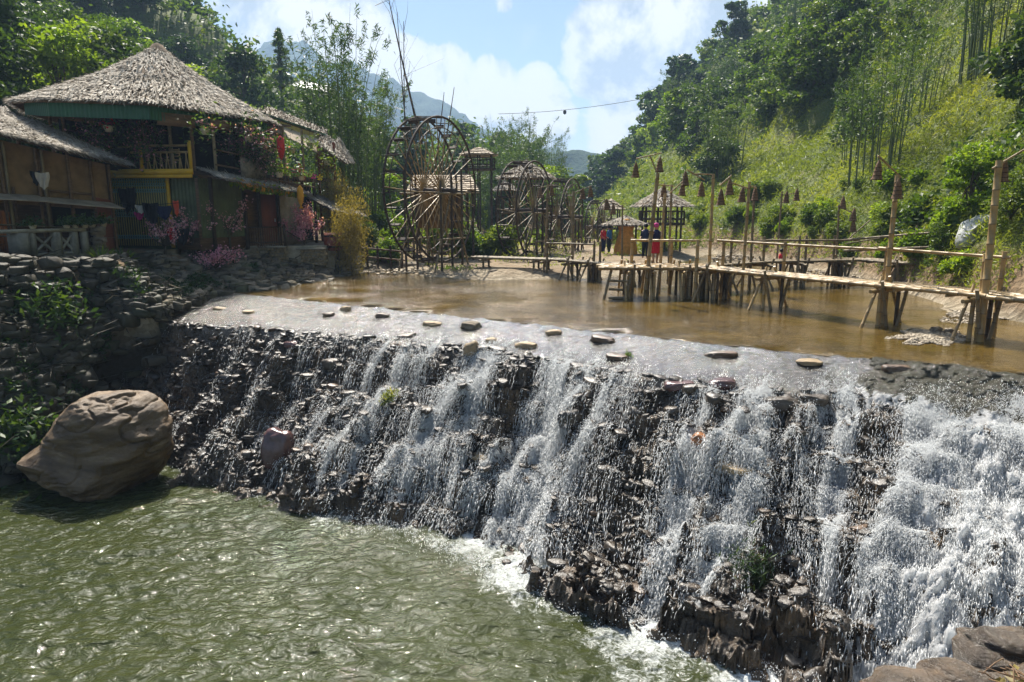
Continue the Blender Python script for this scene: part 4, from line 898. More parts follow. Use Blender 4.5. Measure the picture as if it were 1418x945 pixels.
# near bright tree by the stone face, right edge shrubs
brt = proto_tree('maple_tree', tree_geo(4.4, 1.7, 20, 7000, .10, low=.25), 'leaf_bright', 'vivid light green young tree left of the stone face on the right bank', 'tree')
x, Y, h = by_px(1332, 0, 24.5); plant_at(brt, (x, Y, h - .2), .72)
ed = proto_tree('broadleaf_tree', tree_geo(7.5, 2.6, 26, 9000, .13, low=.05), 'leaf', 'leafy tree filling the right edge of the picture behind the tall bamboo lamp post', 'tree')
x, Y, h = by_px(1440, 0, 27); plant_at(ed, (x, Y, h - .4), .5)
for px, Y, sc, lab in ((1388, 21.8, .3, 'dark shrub at the foot of the slope beside the last lamp post'), (1300, 24.5, .22, 'low dark green shrub on the bank under the vivid young tree'), (1470, 34, .7, 'bushy tree high on the right edge')):
    x, Y, h = by_px(px, 0, Y); plant_at(near_t[1 if sc < .8 else 0], (x, Y, h - .3), sc, lab, cat='tree' if sc > .8 else 'shrub')
# straw coloured shrub next to the house, valley garden shrubs
straw = proto_tree('reed_shrub', (MB().tube([[0, 0, 0], [0, 0, 1.5]], .04), bush_geo(1.7, 3.4, 7000, .10, .2)), 'leaf_straw', 'tall straw yellow feathery shrub at the right end of the house', 'shrub')
x, Y, h = by_px(487, 0, 33); plant_at(straw, (x, Y, h - .1), (.62, .62, 1.15)); x, Y, h = by_px(470, 0, 36); plant_at(straw, (x, Y, h), (.6, .6, 1.2), 'taller straw yellow shrub behind the end of the house roof')
shr = [proto_tree('garden_shrub', (MB().tube([[0, 0, 0], [.1, 0, .5], [0, .1, 1.0]], [.04, .03, .02]), bush_geo(1.1, 1.5, 2600, .11)), 'leaf', 'shrub', 'shrub'), proto_tree('garden_shrub', (MB().tube([[0, 0, 0], [.1, 0, .5], [0, .1, 1.0]], [.04, .03, .02]), bush_geo(1.0, 1.2, 2400, .12)), 'leaf_bright', 'shrub', 'shrub')]
LAB_G = 'green garden shrub on the flat bank around the water wheels'
gs = []
for px, Y in ((512, 38), (530, 37), (528, 44), (548, 46), (650, 40), (662, 42), (676, 41), (690, 44), (700, 40), (560, 42), (640, 46), (745, 52), (765, 56), (800, 60), (812, 66), (575, 47), (610, 44), (885, 70), (540, 52), (500, 44), (625, 52), (690, 56), (720, 60), (755, 64)):
    x = (px - 709) / F * Y + random.uniform(-.3, .3); gs.append((x, Y, hz(x, Y)))
for i, p in enumerate(gs): plant_at(shr[i % 2], (p[0], p[1], p[2] - .1), random.uniform(.8, 1.35), LAB_G, 'garden shrubs behind the river')
# right bank shrubs at the foot of the slope
for i in range(46):
    px = random.uniform(900, 1418); Y = random.uniform(22.5, 58); xr_ = float(np.interp(Y, [5, 12, 22, 35, 60], [13, 13.5, 14.2, 15.5, 13.5])) + random.uniform(.6, 3.4)
    pxx = 709 + xr_ / Y * F
    if pxx > 1440: continue
    plant_at(shr[random.random() < .45], (xr_, Y, hz(xr_, Y) - .15), random.uniform(.35, .85), 'low shrub along the foot of the right hillside above the gravel', 'shrubs along the right bank')

# ---- undergrowth that nobody could count
def cover(name, matk, n, px0, px1, y0, y1, ok, size, asp, flat_, droop, label, hgt, seed, k=.0042):
    px = RNG.uniform(px0, px1, n); Y = y0 * (y1 / y0) ** RNG.random(n); x = (px - 709) / F * Y
    h = ground_h(x, Y); pyv = py_of(Y, h); keep = ok(x, Y, h) & (pyv > -60); x, Y, h = x[keep], Y[keep], h[keep]
    pn = fbm(x * .22, Y * .22, 0, 4, seed); cl_ = np.abs(fbm(x * .9, Y * .9, 0, 3, seed + 3))
    sz = size + k * Y; z = h + RNG.random(len(x)) * (hgt * (.25 + cl_ * 1.6)) * (1 + Y * .012)
    mb = MB(); leaves_at(mb, np.stack([x, Y, z], -1), 1.0, None, droop, flat_, np.clip(.42 + .32 * pn + RNG.normal(0, .16, len(x)), 0, 1), asp)
    # leaves_at made unit leaves: rebuild with true sizes
    V = mb.V[0].reshape(-1, 4, 3); C = np.stack([x, Y, z], -1)[:, None, :]; mb.V[0] = (C + (V - C) * sz[:, None, None]).reshape(-1, 3)
    mb.top(name, M[matk], label, name.replace('_', ' '), kind='stuff', origin=(0, 0, 0))
cover('slope_grass', 'grass', 330000, 820, 1470, 20, 170, lambda x, y, h: (x > 8) & (h > .35) & (py_of(y, h) > np.interp(709 + x / y * F, [860, 1000, 1100, 1200, 1300], [225, 190, 130, 30, -90]) + 20 * fbm(x * .1, y * .1, 0, 3, 402)), .05, .15, .9, -.6, 'long bright grass over the open right hillside', .45, 401, .0027)
cover('hillside_undergrowth', 'leaf', 130000, 780, 1470, 20, 300, lambda x, y, h: (x > 6) & (h > 1.6) & ((py_of(y, h) < np.interp(709 + x / y * F, [860, 1000, 1100, 1200, 1300], [225, 190, 130, 30, -90])) | (fbm(x * .16, y * .16, 0, 3, 412) > .62)), .05, .5, .7, .1, 'tangled bushes and creepers over the right hillside', .9, 411, .0034)
cover('wood_undergrowth', 'leaf', 110000, -60, 820, 27, 200, lambda x, y, h: (x < 14) & (h > 2.0), .05, .5, .7, .1, 'tangled undergrowth below the trees on the left hillside', 1.2, 421, .0036)
cover('bank_grass', 'grass', 14000, 480, 900, 33, 70, lambda x, y, h: (h > .22) & (h < 3) & (fbm(x * .4, y * .4, 0, 3, 433) > .05), .05, .14, .9, -.8, 'short grass patches on the flat bank around the water wheels', .25, 431, .0022)
# ferns, creepers and moss over the shaded left bank, and shrubs that hang over it
n = 90000; px = RNG.uniform(-80, 360, n); Y = 14 * (34 / 14) ** RNG.random(n); x = (px - 709) / F * Y; h = ground_h(x, Y)
s_, t_ = st(x, Y); pn = fbm(x * .7, Y * .7, h * .5, 3, 441)
keep = (h > -3.6) & (h < 2.4) & (pn > .12) & ((h < .9) | (x < -17)) & ~((t_ > -.5) & (s_ > -3.2) & (h > -4) & (x > -11.3)) & (py_of(Y, h) > 335)
x, Y, h, pn = x[keep], Y[keep], h[keep], pn[keep]; sz = RNG.uniform(.05, .12, len(x)); C = np.stack([x, Y, h + RNG.random(len(x)) * .45 * pn + .1], -1)
mb = MB(); leaves_at(mb, C, 1.0, None, .5, .6, np.clip(RNG.normal(.35, .2, len(x)), 0, 1), .35); V = mb.V[0].reshape(-1, 4, 3); mb.V[0] = (C[:, None] + (V - C[:, None]) * sz[:, None, None]).reshape(-1, 3)
mb.top('bank_plants', M['leaf_dark'], 'ferns and creepers over the shaded left bank', 'bank plants', kind='stuff', origin=(0, 0, 0))
# ------------------------------------------------------------------ houses on the left bank
def lerp(a, b, k): return np.asarray(a, float) * (1 - k) + np.asarray(b, float) * k
def thatch(parent, facets, n, L=.45, wd=.03, mat='thatch', base='thatch_dark', hang=.12, name='thatch', th=.14):
    """a roof skin of quads (eaveA, eaveB, topB, topA), covered with straw strands"""
    b = MB(); st_ = MB(); A = []
    for f in facets:
        f = [np.asarray(v, float) for v in f]; A.append(np.linalg.norm(np.cross(f[1] - f[0], f[3] - f[0])) * .5 + np.linalg.norm(np.cross(f[2] - f[1], f[2] - f[3])) * .5)
        m_, k_ = 9, 7; V = []
        for i in range(k_):
            for j in range(m_):
                p = lerp(lerp(f[0], f[1], j / (m_ - 1)), lerp(f[3], f[2], j / (m_ - 1)), i / (k_ - 1)); p = p + [0, 0, .035 * float(vnoise(p[0] * 2, p[1] * 2, p[2] * 2, 5))]; V.append(p)
        V = np.array(V); q = [[i * m_ + j, i * m_ + j + 1, (i + 1) * m_ + j + 1, (i + 1) * m_ + j] for i in range(k_ - 1) for j in range(m_ - 1)]
        b.add(V, q); b.add(V - [0, 0, th], [x[::-1] for x in q])
        ring = [f[0], f[1], f[1] - [0, 0, th], f[0] - [0, 0, th]]; b.add(ring, [[0, 1, 2, 3]])
    A = np.array(A); 
    for f, a in zip(facets, A):
        f = [np.asarray(v, float) for v in f]; k = int(n * a / A.sum()); u = RNG.random(k)[:, None]; v = (RNG.random(k) ** 1.15)[:, None]
        v = np.where(RNG.random(k)[:, None] < .16, RNG.uniform(-.01, .05, (k, 1)), v)
        P_ = (f[0] * (1 - u) + f[1] * u) * (1 - v) + (f[3] * (1 - u) + f[2] * u) * v
        dn = (f[0] * (1 - u) + f[1] * u) - (f[3] * (1 - u) + f[2] * u); dn = unit(dn); nn_ = np.cross(f[1] - f[0], f[3] - f[0]); nn_ = nn_ / np.linalg.norm(nn_); nn_ = nn_ if nn_[2] > 0 else -nn_
        D = unit(dn + RNG.normal(0, .22, (k, 3)) + nn_ * RNG.uniform(-.05, .2, (k, 1))); S = unit(np.cross(D, nn_ + RNG.normal(0, .3, (k, 3))))
        l = RNG.uniform(.35, 1, k) * L; P_ = P_ + nn_ * RNG.uniform(.0, .09, (k, 1)) + dn * (v < .05) * hang
        tn = np.clip(.35 + .35 * fbm(P_[:, 0] * 1.3, P_[:, 1] * 1.3, P_[:, 2] * 1.3, 3, 7) + RNG.normal(0, .3, k), 0, 1)
        leaf_quads(st_, P_, D, S, l * .5, np.full(k, wd * .5) * RNG.uniform(.5, 1.5, k), tn, .5)
    r_ = b.part('roof_deck' if name == 'thatch' else name, M[base], parent); t_ = st_.part('thatch', M[mat], parent)
    return r_
def corr_strip(mb, a, b, z0, z1, pitch=.09, amp=.018):
    """corrugated sheet strip between two plan points"""
    a = np.asarray(a, float)[:2]; b = np.asarray(b, float)[:2]; L = np.linalg.norm(b - a); n = max(4, int(L / pitch * 4)); k = np.linspace(0, 1, n + 1); d = (b - a) / L; nn_ = np.array([d[1], -d[0]])
    off = amp * np.sin(k * L / pitch * 2 * math.pi); P_ = a + (b - a) * k[:, None] + nn_ * off[:, None]
    z0 = np.broadcast_to(np.asarray(z0, float), (2,)); z1 = np.broadcast_to(np.asarray(z1, float), (2,)); Z0 = z0[0] + (z0[1] - z0[0]) * k; Z1 = z1[0] + (z1[1] - z1[0]) * k
    X = np.stack([P_[:, 0]] * 2); Y = np.stack([P_[:, 1]] * 2); mb.grid(X, Y, np.stack([Z0, Z1]))
    mb.grid(X + nn_[0] * .012, Y + nn_[1] * .012, np.stack([Z0, Z1]), flip=True)
# facade lines (plan): A faces us, B runs away to the right
PA0 = aty(150, 300, 29.3)[:2]; PA1 = aty(285, 300, 28.8)[:2]; PB1 = aty(458, 300, 36.5)[:2]
def on(a, b, px, out=0.0):
    """the point of plan line a-b seen in column px, moved out of the wall"""
    a = np.asarray(a); b = np.asarray(b); k = (px - 709.0) / F * 1.0
    # x = k*y*c with a small pitch correction ignored near the horizon
    d = b - a; t_ = (k * a[1] - a[0]) / (d[0] - k * d[1]); n_ = np.array([d[1], -d[0]]) / np.linalg.norm(d); n_ = n_ if n_[1] < 0 else -n_
    return a + d * t_ + n_ * out
def fA(px, out=0.0): return on(PA0, PA1, px, out)
def fB(px, out=0.0): return on(PA1, PB1, px, out)
def zat(Y, py): return aty(709, py, Y)[2]
ZG = 1.42; ZF = 4.65; ZE = 7.05
house = thing('thatched_house', 'large two storey bamboo house with a conical thatched roof, green fascia and yellow balcony', 'house', (-14.5, 31.5, ZG))
C0 = np.array([-17.0, 34.2]) ; apex = aty(218, 66, 33.0)
ev = [aty(16, 139, 27.4), aty(60, 136, 26.4), aty(205, 141, 26.9), aty(375, 167, 32.0)]
for p in ev: p[2] = p[2]
ev += [np.array([-12.5, 39.0, 7.2]), np.array([-18.0, 41.0, 7.2]), np.array([-22.5, 38.0, 7.3]), np.array([-21.2, 31.5, 7.3])]
fac = []
for i in range(len(ev)):
    a, b = ev[i], ev[(i + 1) % len(ev)]; mid = (a + b) / 2
    # a slightly concave pitch: two tiers
    ma, mb_ = lerp(a, apex, .52) - [0, 0, .18], lerp(b, apex, .52) - [0, 0, .18]
    fac += [(a, b, mb_, ma), (ma, mb_, lerp(b, apex, .985), lerp(a, apex, .985))]
thatch(house, fac, 26000, .62, .055)
cap = MB(); cap.tube([apex + [0, 0, -.25], apex + [0, 0, .12], apex + [0, 0, .2]], [.5, .22, .03], 10); cap.part('ridge_cap', M['thatch_dark'], house)
g_ = MB()
for i in (1, 2):
    a, b = ev[i], ev[i + 1]; ins = .22
    a2 = a[:2] + (C0 - a[:2]) / np.linalg.norm(C0 - a[:2]) * ins; b2 = b[:2] + (C0 - b[:2]) / np.linalg.norm(C0 - b[:2]) * ins
    corr_strip(g_, a2, b2, (a[2] - .62, b[2] - .62), (a[2] - .06, b[2] - .06), .14, .02)
a, b = ev[0], ev[1]; corr_strip(g_, a[:2] + [.3, .25], b[:2] + [0, .25], (a[2] - .5, b[2] - .62), (a[2] - .08, b[2] - .06), .14, .02)
g_.part('fascia', M['green_sheet'], house)
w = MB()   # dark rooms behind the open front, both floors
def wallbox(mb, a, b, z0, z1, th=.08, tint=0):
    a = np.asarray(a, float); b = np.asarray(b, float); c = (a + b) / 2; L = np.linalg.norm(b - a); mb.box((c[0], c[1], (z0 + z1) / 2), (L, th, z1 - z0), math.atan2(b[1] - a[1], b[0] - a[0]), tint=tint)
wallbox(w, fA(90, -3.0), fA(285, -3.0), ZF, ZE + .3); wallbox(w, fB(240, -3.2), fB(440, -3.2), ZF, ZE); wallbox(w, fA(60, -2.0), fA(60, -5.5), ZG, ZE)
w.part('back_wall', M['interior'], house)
fl_ = MB()
def slab(mb, pts, z0, z1): mb.prism([(p[0], p[1], z0) for p in pts], (0, 0, 1), z1 - z0)
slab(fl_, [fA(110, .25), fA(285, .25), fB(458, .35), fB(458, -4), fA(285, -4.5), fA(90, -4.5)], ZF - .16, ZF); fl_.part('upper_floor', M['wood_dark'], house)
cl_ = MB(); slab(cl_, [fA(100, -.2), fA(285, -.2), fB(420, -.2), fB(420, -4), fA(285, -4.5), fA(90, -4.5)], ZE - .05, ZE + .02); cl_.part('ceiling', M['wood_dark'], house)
yb = MB(); wallbox(yb, fA(163, .36), fA(286, .36), ZF - .16, ZF + .06, .10); wallbox(yb, fA(163, .42), fA(286, .42), ZF - .30, ZF - .17, .06); yb.part('floor_beam', M['yellow'], house)
for px in (219, 284):
    p = fA(px, .34); MB().box((p[0], p[1], ZF + .58), (.11, .11, 1.15)).part('balcony_post', M['yellow'], house)
p = fA(246, .1); MB().box((p[0], p[1], (ZG + ZF) / 2), (.12, .12, ZF - ZG - .2)).part('gate_post', M['yellow'], house)
rl = MB()
for a, b, z in ((fA(205, .3), fA(284, .3), ZF + .98), (fA(205, .3), fA(284, .3), ZF + .72), (fA(150, .3), fA(205, .3), ZF + .95)): rl.bamboo((*a, z), (*b, z), .05)
for k in range(15):
    p0 = fA(221 + k * 4.2, .3); p1 = fA(221 + k * 4.2 + (2.6 if k % 2 else -2.6), .3); rl.tube([(*p0, ZF + .05), (*p1, ZF + .72)], .022, 5)
rl.part('balcony_rail', M['bamboo'], house)
for px, pth in ((103, 'wood'), (120, 'wood'), (158, 'wood_dark'), (218, 'wood'), (252, 'bamboo_grey'), (281, 'wood')):
    p = fA(px, -.05 if px > 150 else .3); MB().tube([(*p, ZF), (*p, ZE + .1)], .07, 7).part('post', M[pth], house)
for px in (312, 347, 378, 405, 430):
    p = fB(px, -.05); MB().tube([(*p, ZF), (*p, ZE - .1)], .065, 7).part('post', M['bamboo_grey' if px != 378 else 'red_door'], house)
for a, b, z0, z1 in ((aty(97, 150, 26.9), aty(203, 150, 27.2), 6.55, 6.95), (aty(216, 150, 27.4), aty(268, 150, 28.6), 6.30, 6.78), (aty(290, 150, 29.2), aty(330, 150, 30.6), 6.35, 6.75)):
    m_ = MB(); wallbox(m_, a[:2], b[:2], z0, z1, .05); m_.part('valance_board', M['wood_pale' if False else 'wood'], house)
# ground floor: folding lattice gate, olive sheet wall, door, dark store
gt = MB(); n = 24
for k in range(n + 1):
    p = fA(168 + k * (244 - 168) / n, .05); gt.box((p[0], p[1], (ZG + ZF) / 2 - .05), (.045, .03, ZF - ZG - .45), 0)
gt.part('gate_slats', M['yellow_sheet'], house)
gx_ = MB()
for z in (ZG + .45, ZG + 1.35, ZG + 1.5, ZG + 2.35, ZG + 2.6, ZG + 2.8):
    for k in range(n):
        p = fA(168 + k * 76 / n, .10); q = fA(168 + (k + 1) * 76 / n, .10)
        gx_.tube([(*p, z), (*q, z + .17)], .013, 4); gx_.tube([(*p, z + .17), (*q, z)], .013, 4)
gx_.part('gate_lattice', M['teal'], house)
gb = MB(); wallbox(gb, fA(160, -.12), fA(247, -.12), ZG, ZF - .2, .04); gb.part('gate_backing', M['green_wall'], house)
gw = MB(); corr_strip(gw, fA(248, .0), fA(285, .0), ZG + .5, ZF - .2, .16, .02); corr_strip(gw, fB(285, .0), fB(346, .0), ZG + .5, ZF - .3, .16, .02); gw.part('sheet_wall', M['green_wall'], house)
bw = MB(); wallbox(bw, fA(248, -.1), fA(285, -.1), ZG, ZF - .2, .06); wallbox(bw, fB(285, -.15), fB(366, -.15), ZG, ZF - .3, .06); wallbox(bw, fB(388, -.1), fB(424, -.1), ZG, ZF - .3, .06); bw.part('ground_floor_wall', M['wood'], house)
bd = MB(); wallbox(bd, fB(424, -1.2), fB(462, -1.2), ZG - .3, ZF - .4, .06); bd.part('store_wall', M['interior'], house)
dr = MB(); wallbox(dr, fB(367, .02), fB(387, .02), ZG + .1, ZG + 2.35, .06); d_ = dr.part('door', M['red_door'], house)
dh = MB(); p = fB(384, .08); dh.tube([(*p, ZG + 1.1), (*p, ZG + 1.25)], .02, 6); dh.part('door_handle', M['steel'], d_)
for px in (300, 345, 364, 390, 424, 440, 458):
    p = fB(px, .06); MB().box((p[0], p[1], (ZG + ZF) / 2 - .2), (.12, .12, ZF - ZG - .1)).part('post', M['wood_dark' if px != 458 else 'wood'], house)
sw = MB(); wallbox(sw, fB(390, .0), fB(422, .0), ZG, ZG + 2.7, .05); sw.part('plank_wall', M['wood_pale'], house)
# thatched awning between the floors along B and over the right end
def awn(px0, px1, z0, z1, out0, out1, dz, n, parent, fb=fB):
    a, b = fb(px0, out1), fb(px1, out1); c, d = fb(px1, out0), fb(px0, out0)
    thatch(parent, [((*a, z0 - dz), (*b, z1 - dz), (*c, z1), (*d, z0))], n, .5, .05, name='awning', th=.06)
awn(283, 402, 4.72, 4.22, .1, 1.35, .42, 2600, house); awn(426, 470, 3.95, 3.7, -.3, 1.7, .9, 1500, house)
ga = MB(); 
for k in range(70):
    f = k / 69; p = fB(298 + 96 * f, 1.40); z = 4.22 - .42 * f + random.uniform(-.12, .03); 
    leaves_at(ga, np.array([[*p, z]]) + RNG.normal(0, .06, (5, 3)), .13, None, .9, .6, None, .5)
ga.part('garland', M['leaf_bright'], house)
gy = MB()
for k in range(60):
    f = random.random(); p = fB(298 + 80 * f, 1.42); leaves_at(gy, np.array([[*p, 4.2 - .38 * f]]) + RNG.normal(0, .07, (3, 3)), .10, None, .9, .6, None, .5)
gy.part('garland', M['orange_cloth'], house)
# upper balcony along B: rail with straw mat and bars
br = MB()
for z in (ZF + .35, ZF + .95): br.bamboo((*fB(300, .45), z - .1), (*fB(345, .45), z - .25), .04); br.bamboo((*fB(370, .5), z - .55), (*fB(432, .5), z - .85), .04)
for k in range(16):
    p = fB(372 + k * 4, .5); br.tube([(*p, ZF - .35 - k * .02), (*p, ZF + .4 - k * .018)], .02, 5)
br.part('balcony_rail', M['wood'], house)
mt_ = MB(); wallbox(mt_, fB(331, .55), fB(364, .55), ZF - .25, ZF + .62, .04); mt_.part('straw_mat', M['thatch'], house)
# the wing at the right with its own low roof
wing = thing('restaurant_wing', 'lower wing of the bamboo house with yellow sheet gable and ragged thatched end roof', 'house', (-11.5, 37.5, ZG))
a = aty(352, 156, 33); b = aty(447, 190, 38.5); ys = MB(); corr_strip(ys, a[:2], b[:2], (a[2] - .75, b[2] - .15), (a[2], b[2] + .05), .2, .02); ys.part('gable_sheet', M['yellow_sheet'], wing)
tr_ = MB(); tr_.prism([a + [0, -.1, .06], b + [.1, -.1, .1], b + [.1, .3, .1], a + [0, .3, .06]], (0, 0, 1), .08); tr_.part('verge_trim', M['green_sheet'], wing)
lo = MB(); c = aty(372, 178, 32.5); d = aty(447, 216, 37); e = aty(447, 196, 38.4); f_ = aty(372, 170, 34)
lo.prism([c, d, e, f_], (0, 0, 1), .05); lo.part('porch_roof', M['wood_pale'], wing)
e1, e2 = aty(447, 183, 38.4), aty(480, 222, 37.6)
thatch(wing, [(aty(440, 200, 36.5), aty(478, 224, 37.0), aty(462, 196, 40), aty(445, 182, 39)), (aty(478, 224, 37.0), aty(488, 222, 43), aty(470, 192, 43), aty(462, 196, 40)), (a + [0, .2, .1], b + [0, .2, .1], b + [-1, 5, .9], a + [-1, 5, .9])], 2400, .6, .06)
ww = MB(); ww.prism([aty(437, 198, 37.6), aty(462, 206, 37.9), aty(460, 240, 37.9), aty(437, 230, 37.6)], (0, 1, 0), .08); ww.part('end_wall', M['panel'], wing)
pw = MB()
for px, Y in ((440, 36.6), (462, 37.6)): p = aty(px, 200, Y); pw.tube([(p[0], p[1], 1.2), (p[0], p[1], p[2] + .1)], .07, 7)
pw.part('post', M['red_door'], wing)

# the low shack at the left edge
shack = thing('bamboo_shack', 'low bamboo and plank shack with shaggy thatch at the left edge, above the stone bank', 'house', (-16.5, 24.5, 1.7))
PS0 = aty(-90, 300, 22.0)[:2]; PS1 = aty(163, 300, 27.0)[:2]
def fS(px, out=0.0): return on(PS0, PS1, px, out)
def sz(px, py): return float(aty(709, py, fS(px)[1])[2])
zf = 1.55
zt0, zt1 = sz(0, 190), sz(163, 228)
sl_ = (zt1 - zt0) / 163.0
def zt(px): return zt0 + sl_ * px
wp = MB(); wp.prism([(*fS(-90), zf + 1.9), (*fS(163), zf + 1.5), (*fS(163), zt(163)), (*fS(-90), zt(-90))], (0, 1, 0), .08); wp.part('upper_panel', M['panel'], shack)
bk = MB(); bk.prism([(*fS(-90, -1.6), zf), (*fS(163, -1.6), zf), (*fS(163, -1.6), zt(163)), (*fS(-90, -1.6), zt(-90))], (0, 1, 0), .08); bk.part('inner_wall', M['wood'], shack)
ex = MB(); q0, q1 = fS(163), fS(163, -4); wallbox(ex, q0, q1, zf - .4, zt(163), .06); ex.part('side_wall', M['wood_dark'], shack)
fr_ = MB(); fr_.prism([(*fS(142, .02), zf - .3), (*fS(163, .02), zf - .3), (*fS(163, .02), zf + 1.9), (*fS(142, .02), zf + 2.0)], (0, 1, 0), .05); fr_.part('plank_wall', M['red_door'], shack)
for px in (-20, 20, 26, 68, 76, 110, 140, 164):
    p = fS(px, .12); MB().tube([(*p, zf - .1), (*p, zt(px))], .055, 6).part('post', M['wood' if px not in (26, 76) else 'bamboo_grey'], shack)
rl2 = MB()
for z in (1.0, .62): rl2.bamboo((*fS(-40, .25), zf + z + .1), (*fS(104, .25), zf + z - .12), .03)
rl2.part('rail', M['bamboo_grey'], shack)
wf = MB()
for pxa, pxb, za, zb in ((34, 34, .95, 2.3), (34, 74, .95, .95), (80, 80, .9, 2.25), (110, 110, .9, 2.15), (80, 138, .9, .85), (80, 138, 2.2, 2.1)):
    p, q = fS(pxa, .05), fS(pxb, .05); wf.tube([(*p, zf + za), (*q, zf + zb)], .045, 5)
wf.part('window_frame', M['wood_pale' if False else 'wood'], shack)
op = MB(); op.prism([(*fS(82, -.1), zf + .95), (*fS(137, -.1), zf + .9), (*fS(137, -.1), zf + 2.1), (*fS(82, -.1), zf + 2.2)], (0, 1, 0), .03); op.part('window_opening', M['interior'], shack)
ob = MB()
for k in range(5): p = fS(-6 + k * 6.3, .1); ob.box((*p, zf + .78), (.15, .03, 1.35 + .1 * (k % 2)))
ob.part('orange_boards', M['wood_orange'], shack)
sh = MB(); a_, b_ = fS(-60, .1), fS(64, .1); sh.prism([(*a_, zf + 2.12), (*b_, zf + 2.0), (*fS(64, 1.1), zf + 1.78), (*fS(-60, 1.1), zf + 1.9)], (0, 0, 1), .03)
sh.prism([(*fS(60, .1), zf + 1.98), (*fS(163, .1), zf + 1.78), (*fS(163, 1.0), zf + 1.55), (*fS(60, 1.0), zf + 1.76)], (0, 0, 1), .03); sh.part('lean_to_roof', M['wood_pale'], shack)
r0, r1 = fS(-110, 1.0), fS(176, .9); r2, r3 = fS(140, -3.2), fS(-110, -3.2)
thatch(shack, [((*r0, zt(-110) + .1), (*r1, zt(176) + .05), (*r2, zt(140) + 1.55), (*r3, zt(-110) + 1.7))], 8500, .75, .04, hang=.18)
# second ragged roof higher up behind the shack
back = thing('thatched_lean_to', 'small ragged thatch roof on a shed behind the left shack, at the left edge', 'shed', (-19, 27, 1.6))
thatch(back, [(aty(-60, 162, 25.5), aty(34, 178, 26.5), aty(10, 150, 28.5), aty(-60, 140, 28.5))], 1500, .6, .04)
bb = MB()
for px in (-40, 22): p = aty(px, 170, 26.6); bb.tube([(p[0], p[1], 1.3), (p[0], p[1], p[2])], .07, 6)
bb.part('post', M['wood'], back)
# deck, balustrade and the stone base below the shack
base_ = MB(); q = [fS(-120, 1.6), fS(112, 1.45), fS(112, .2), fS(-120, .0)]; slab(base_, q, zf - .18, zf); slab(base_, [fS(-120, .2), fS(164, .2), fS(164, -4), fS(-120, -4)], zf - .2, zf); base_.top('concrete_deck', M['concrete'], 'mossy concrete deck in front of the left shack', 'deck')
bal = thing('balustrade', 'weathered concrete balustrade with crossed panels on the deck of the left shack', 'railing', (*fS(60, 1.4), zf))
top_ = MB(); wallbox(top_, fS(-100, 1.4), fS(96, 1.4), zf + .78, zf + .9, .22); top_.part('coping', M['concrete'], bal)
for px in (-30, 4, 22, 54, 58, 80, 94):
    p = fS(px, 1.4); MB().box((*p, zf + .39), (.20 if px != 4 else .6, .18, .78)).part('pier', M['concrete'], bal)
for a_, b_ in ((24, 53), (59, 79)):
    m_ = MB(); p, q = fS(a_, 1.4), fS(b_, 1.4)
    for z0, z1 in ((.08, .72), (.72, .08)): m_.tube([(*p, zf + z0), (*q, zf + z1)], .05, 4)
    m_.tube([(*p, zf + .05), (*q, zf + .05)], .05, 4); m_.part('cross_panel', M['concrete'], bal)

# ------------------------------------------------------------------ stones of the banks
hs_mesh = [hull_stone(random.uniform(.16, .3), random.uniform(.13, .24), random.uniform(.07, .15), M['stone']) for _ in range(10)]
HV = [(np.array([v.co[:] for v in me_.vertices]), np.array([[*p.vertices] for p in me_.polygons])) for me_ in hs_mesh]
def rub(mb, x, y, z, sc):
    V, Fc = HV[random.randrange(10)]; Mx = np.array(Matrix.Rotation(random.uniform(0, 6.28), 3, 'Z') @ Matrix.Rotation(random.gauss(0, .22), 3, 'X')); mb.add((V * sc) @ Mx.T + [x, y, z], Fc, max(0, random.gauss(.15, .3)))
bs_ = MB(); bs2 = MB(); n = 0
for _ in range(60000):
    if n > 3400: break
    px = random.uniform(-60, 520); Y = 14 * (38 / 14) ** random.random(); x = (px - 709) / F * Y
    h = hz(x, Y)
    if h < -3.9 or h > 2.1: continue
    if (x < -14 and Y > 27) or (Y > 30 and x < -13): continue
    pyv = py_of(Y, h)
    if pyv < 338: continue
    if px > 330 and h > 1.35: continue
    if h > 1.2 and random.random() < .6: continue
    rub(bs2 if (px > 215 and h > -.1 and random.random() < .75) else bs_, x, Y, h + .03, random.uniform(.5, 1.5) * (1.25 if h < 0 else 1)); n += 1  # dark set has the bank's shade in its colour, paler set the sunlit part
bs2.top('shore_stones', M['stone'], 'loose paler stones along the waterline below the big house', 'stones', kind='stuff', origin=(-10, 27, 0))
bs_.top('bank_stones', M['stone_shaded'], 'loose and stacked stones all over the left bank', 'stones', kind='stuff', origin=(-12, 24, 0))
# gravel bars and pebbles in the shallows
gvl = MB()
def gravel(pxs, pys, n, sc=.22, z=0.03):
    for _ in range(n):
        a = random.uniform(0, 2 * math.pi); r = math.sqrt(random.random()); r *= 1 + .45 * float(vnoise(math.cos(a) * 2.3 + pxs[0], math.sin(a) * 2.3, 0, 5)); px = (pxs[0] + pxs[1]) / 2 + math.cos(a) * r * (pxs[1] - pxs[0]) / 2; py = (pys[0] + pys[1]) / 2 + math.sin(a) * r * (pys[1] - pys[0]) / 2
        p = atz(px, py); rub(gvl, p[0], p[1], z - .02 + .06 * (1 - r) , sc * random.uniform(.3, 1.2))
gravel((1240, 1335), (457, 479), 1500, .15); gravel((1290, 1470), (420, 446), 2200, .17); gravel((480, 760), (364, 386), 900, .4, .1); gravel((985, 1060), (352, 362), 200, .5, .1); gravel((1060, 1270), (376, 392), 500, .35, .1)
gvl.top('river_gravel', M['stone_pale'], 'pale gravel bars lying in the shallow river', 'gravel', kind='stuff', origin=(5, 20, 0))
bar = MB()
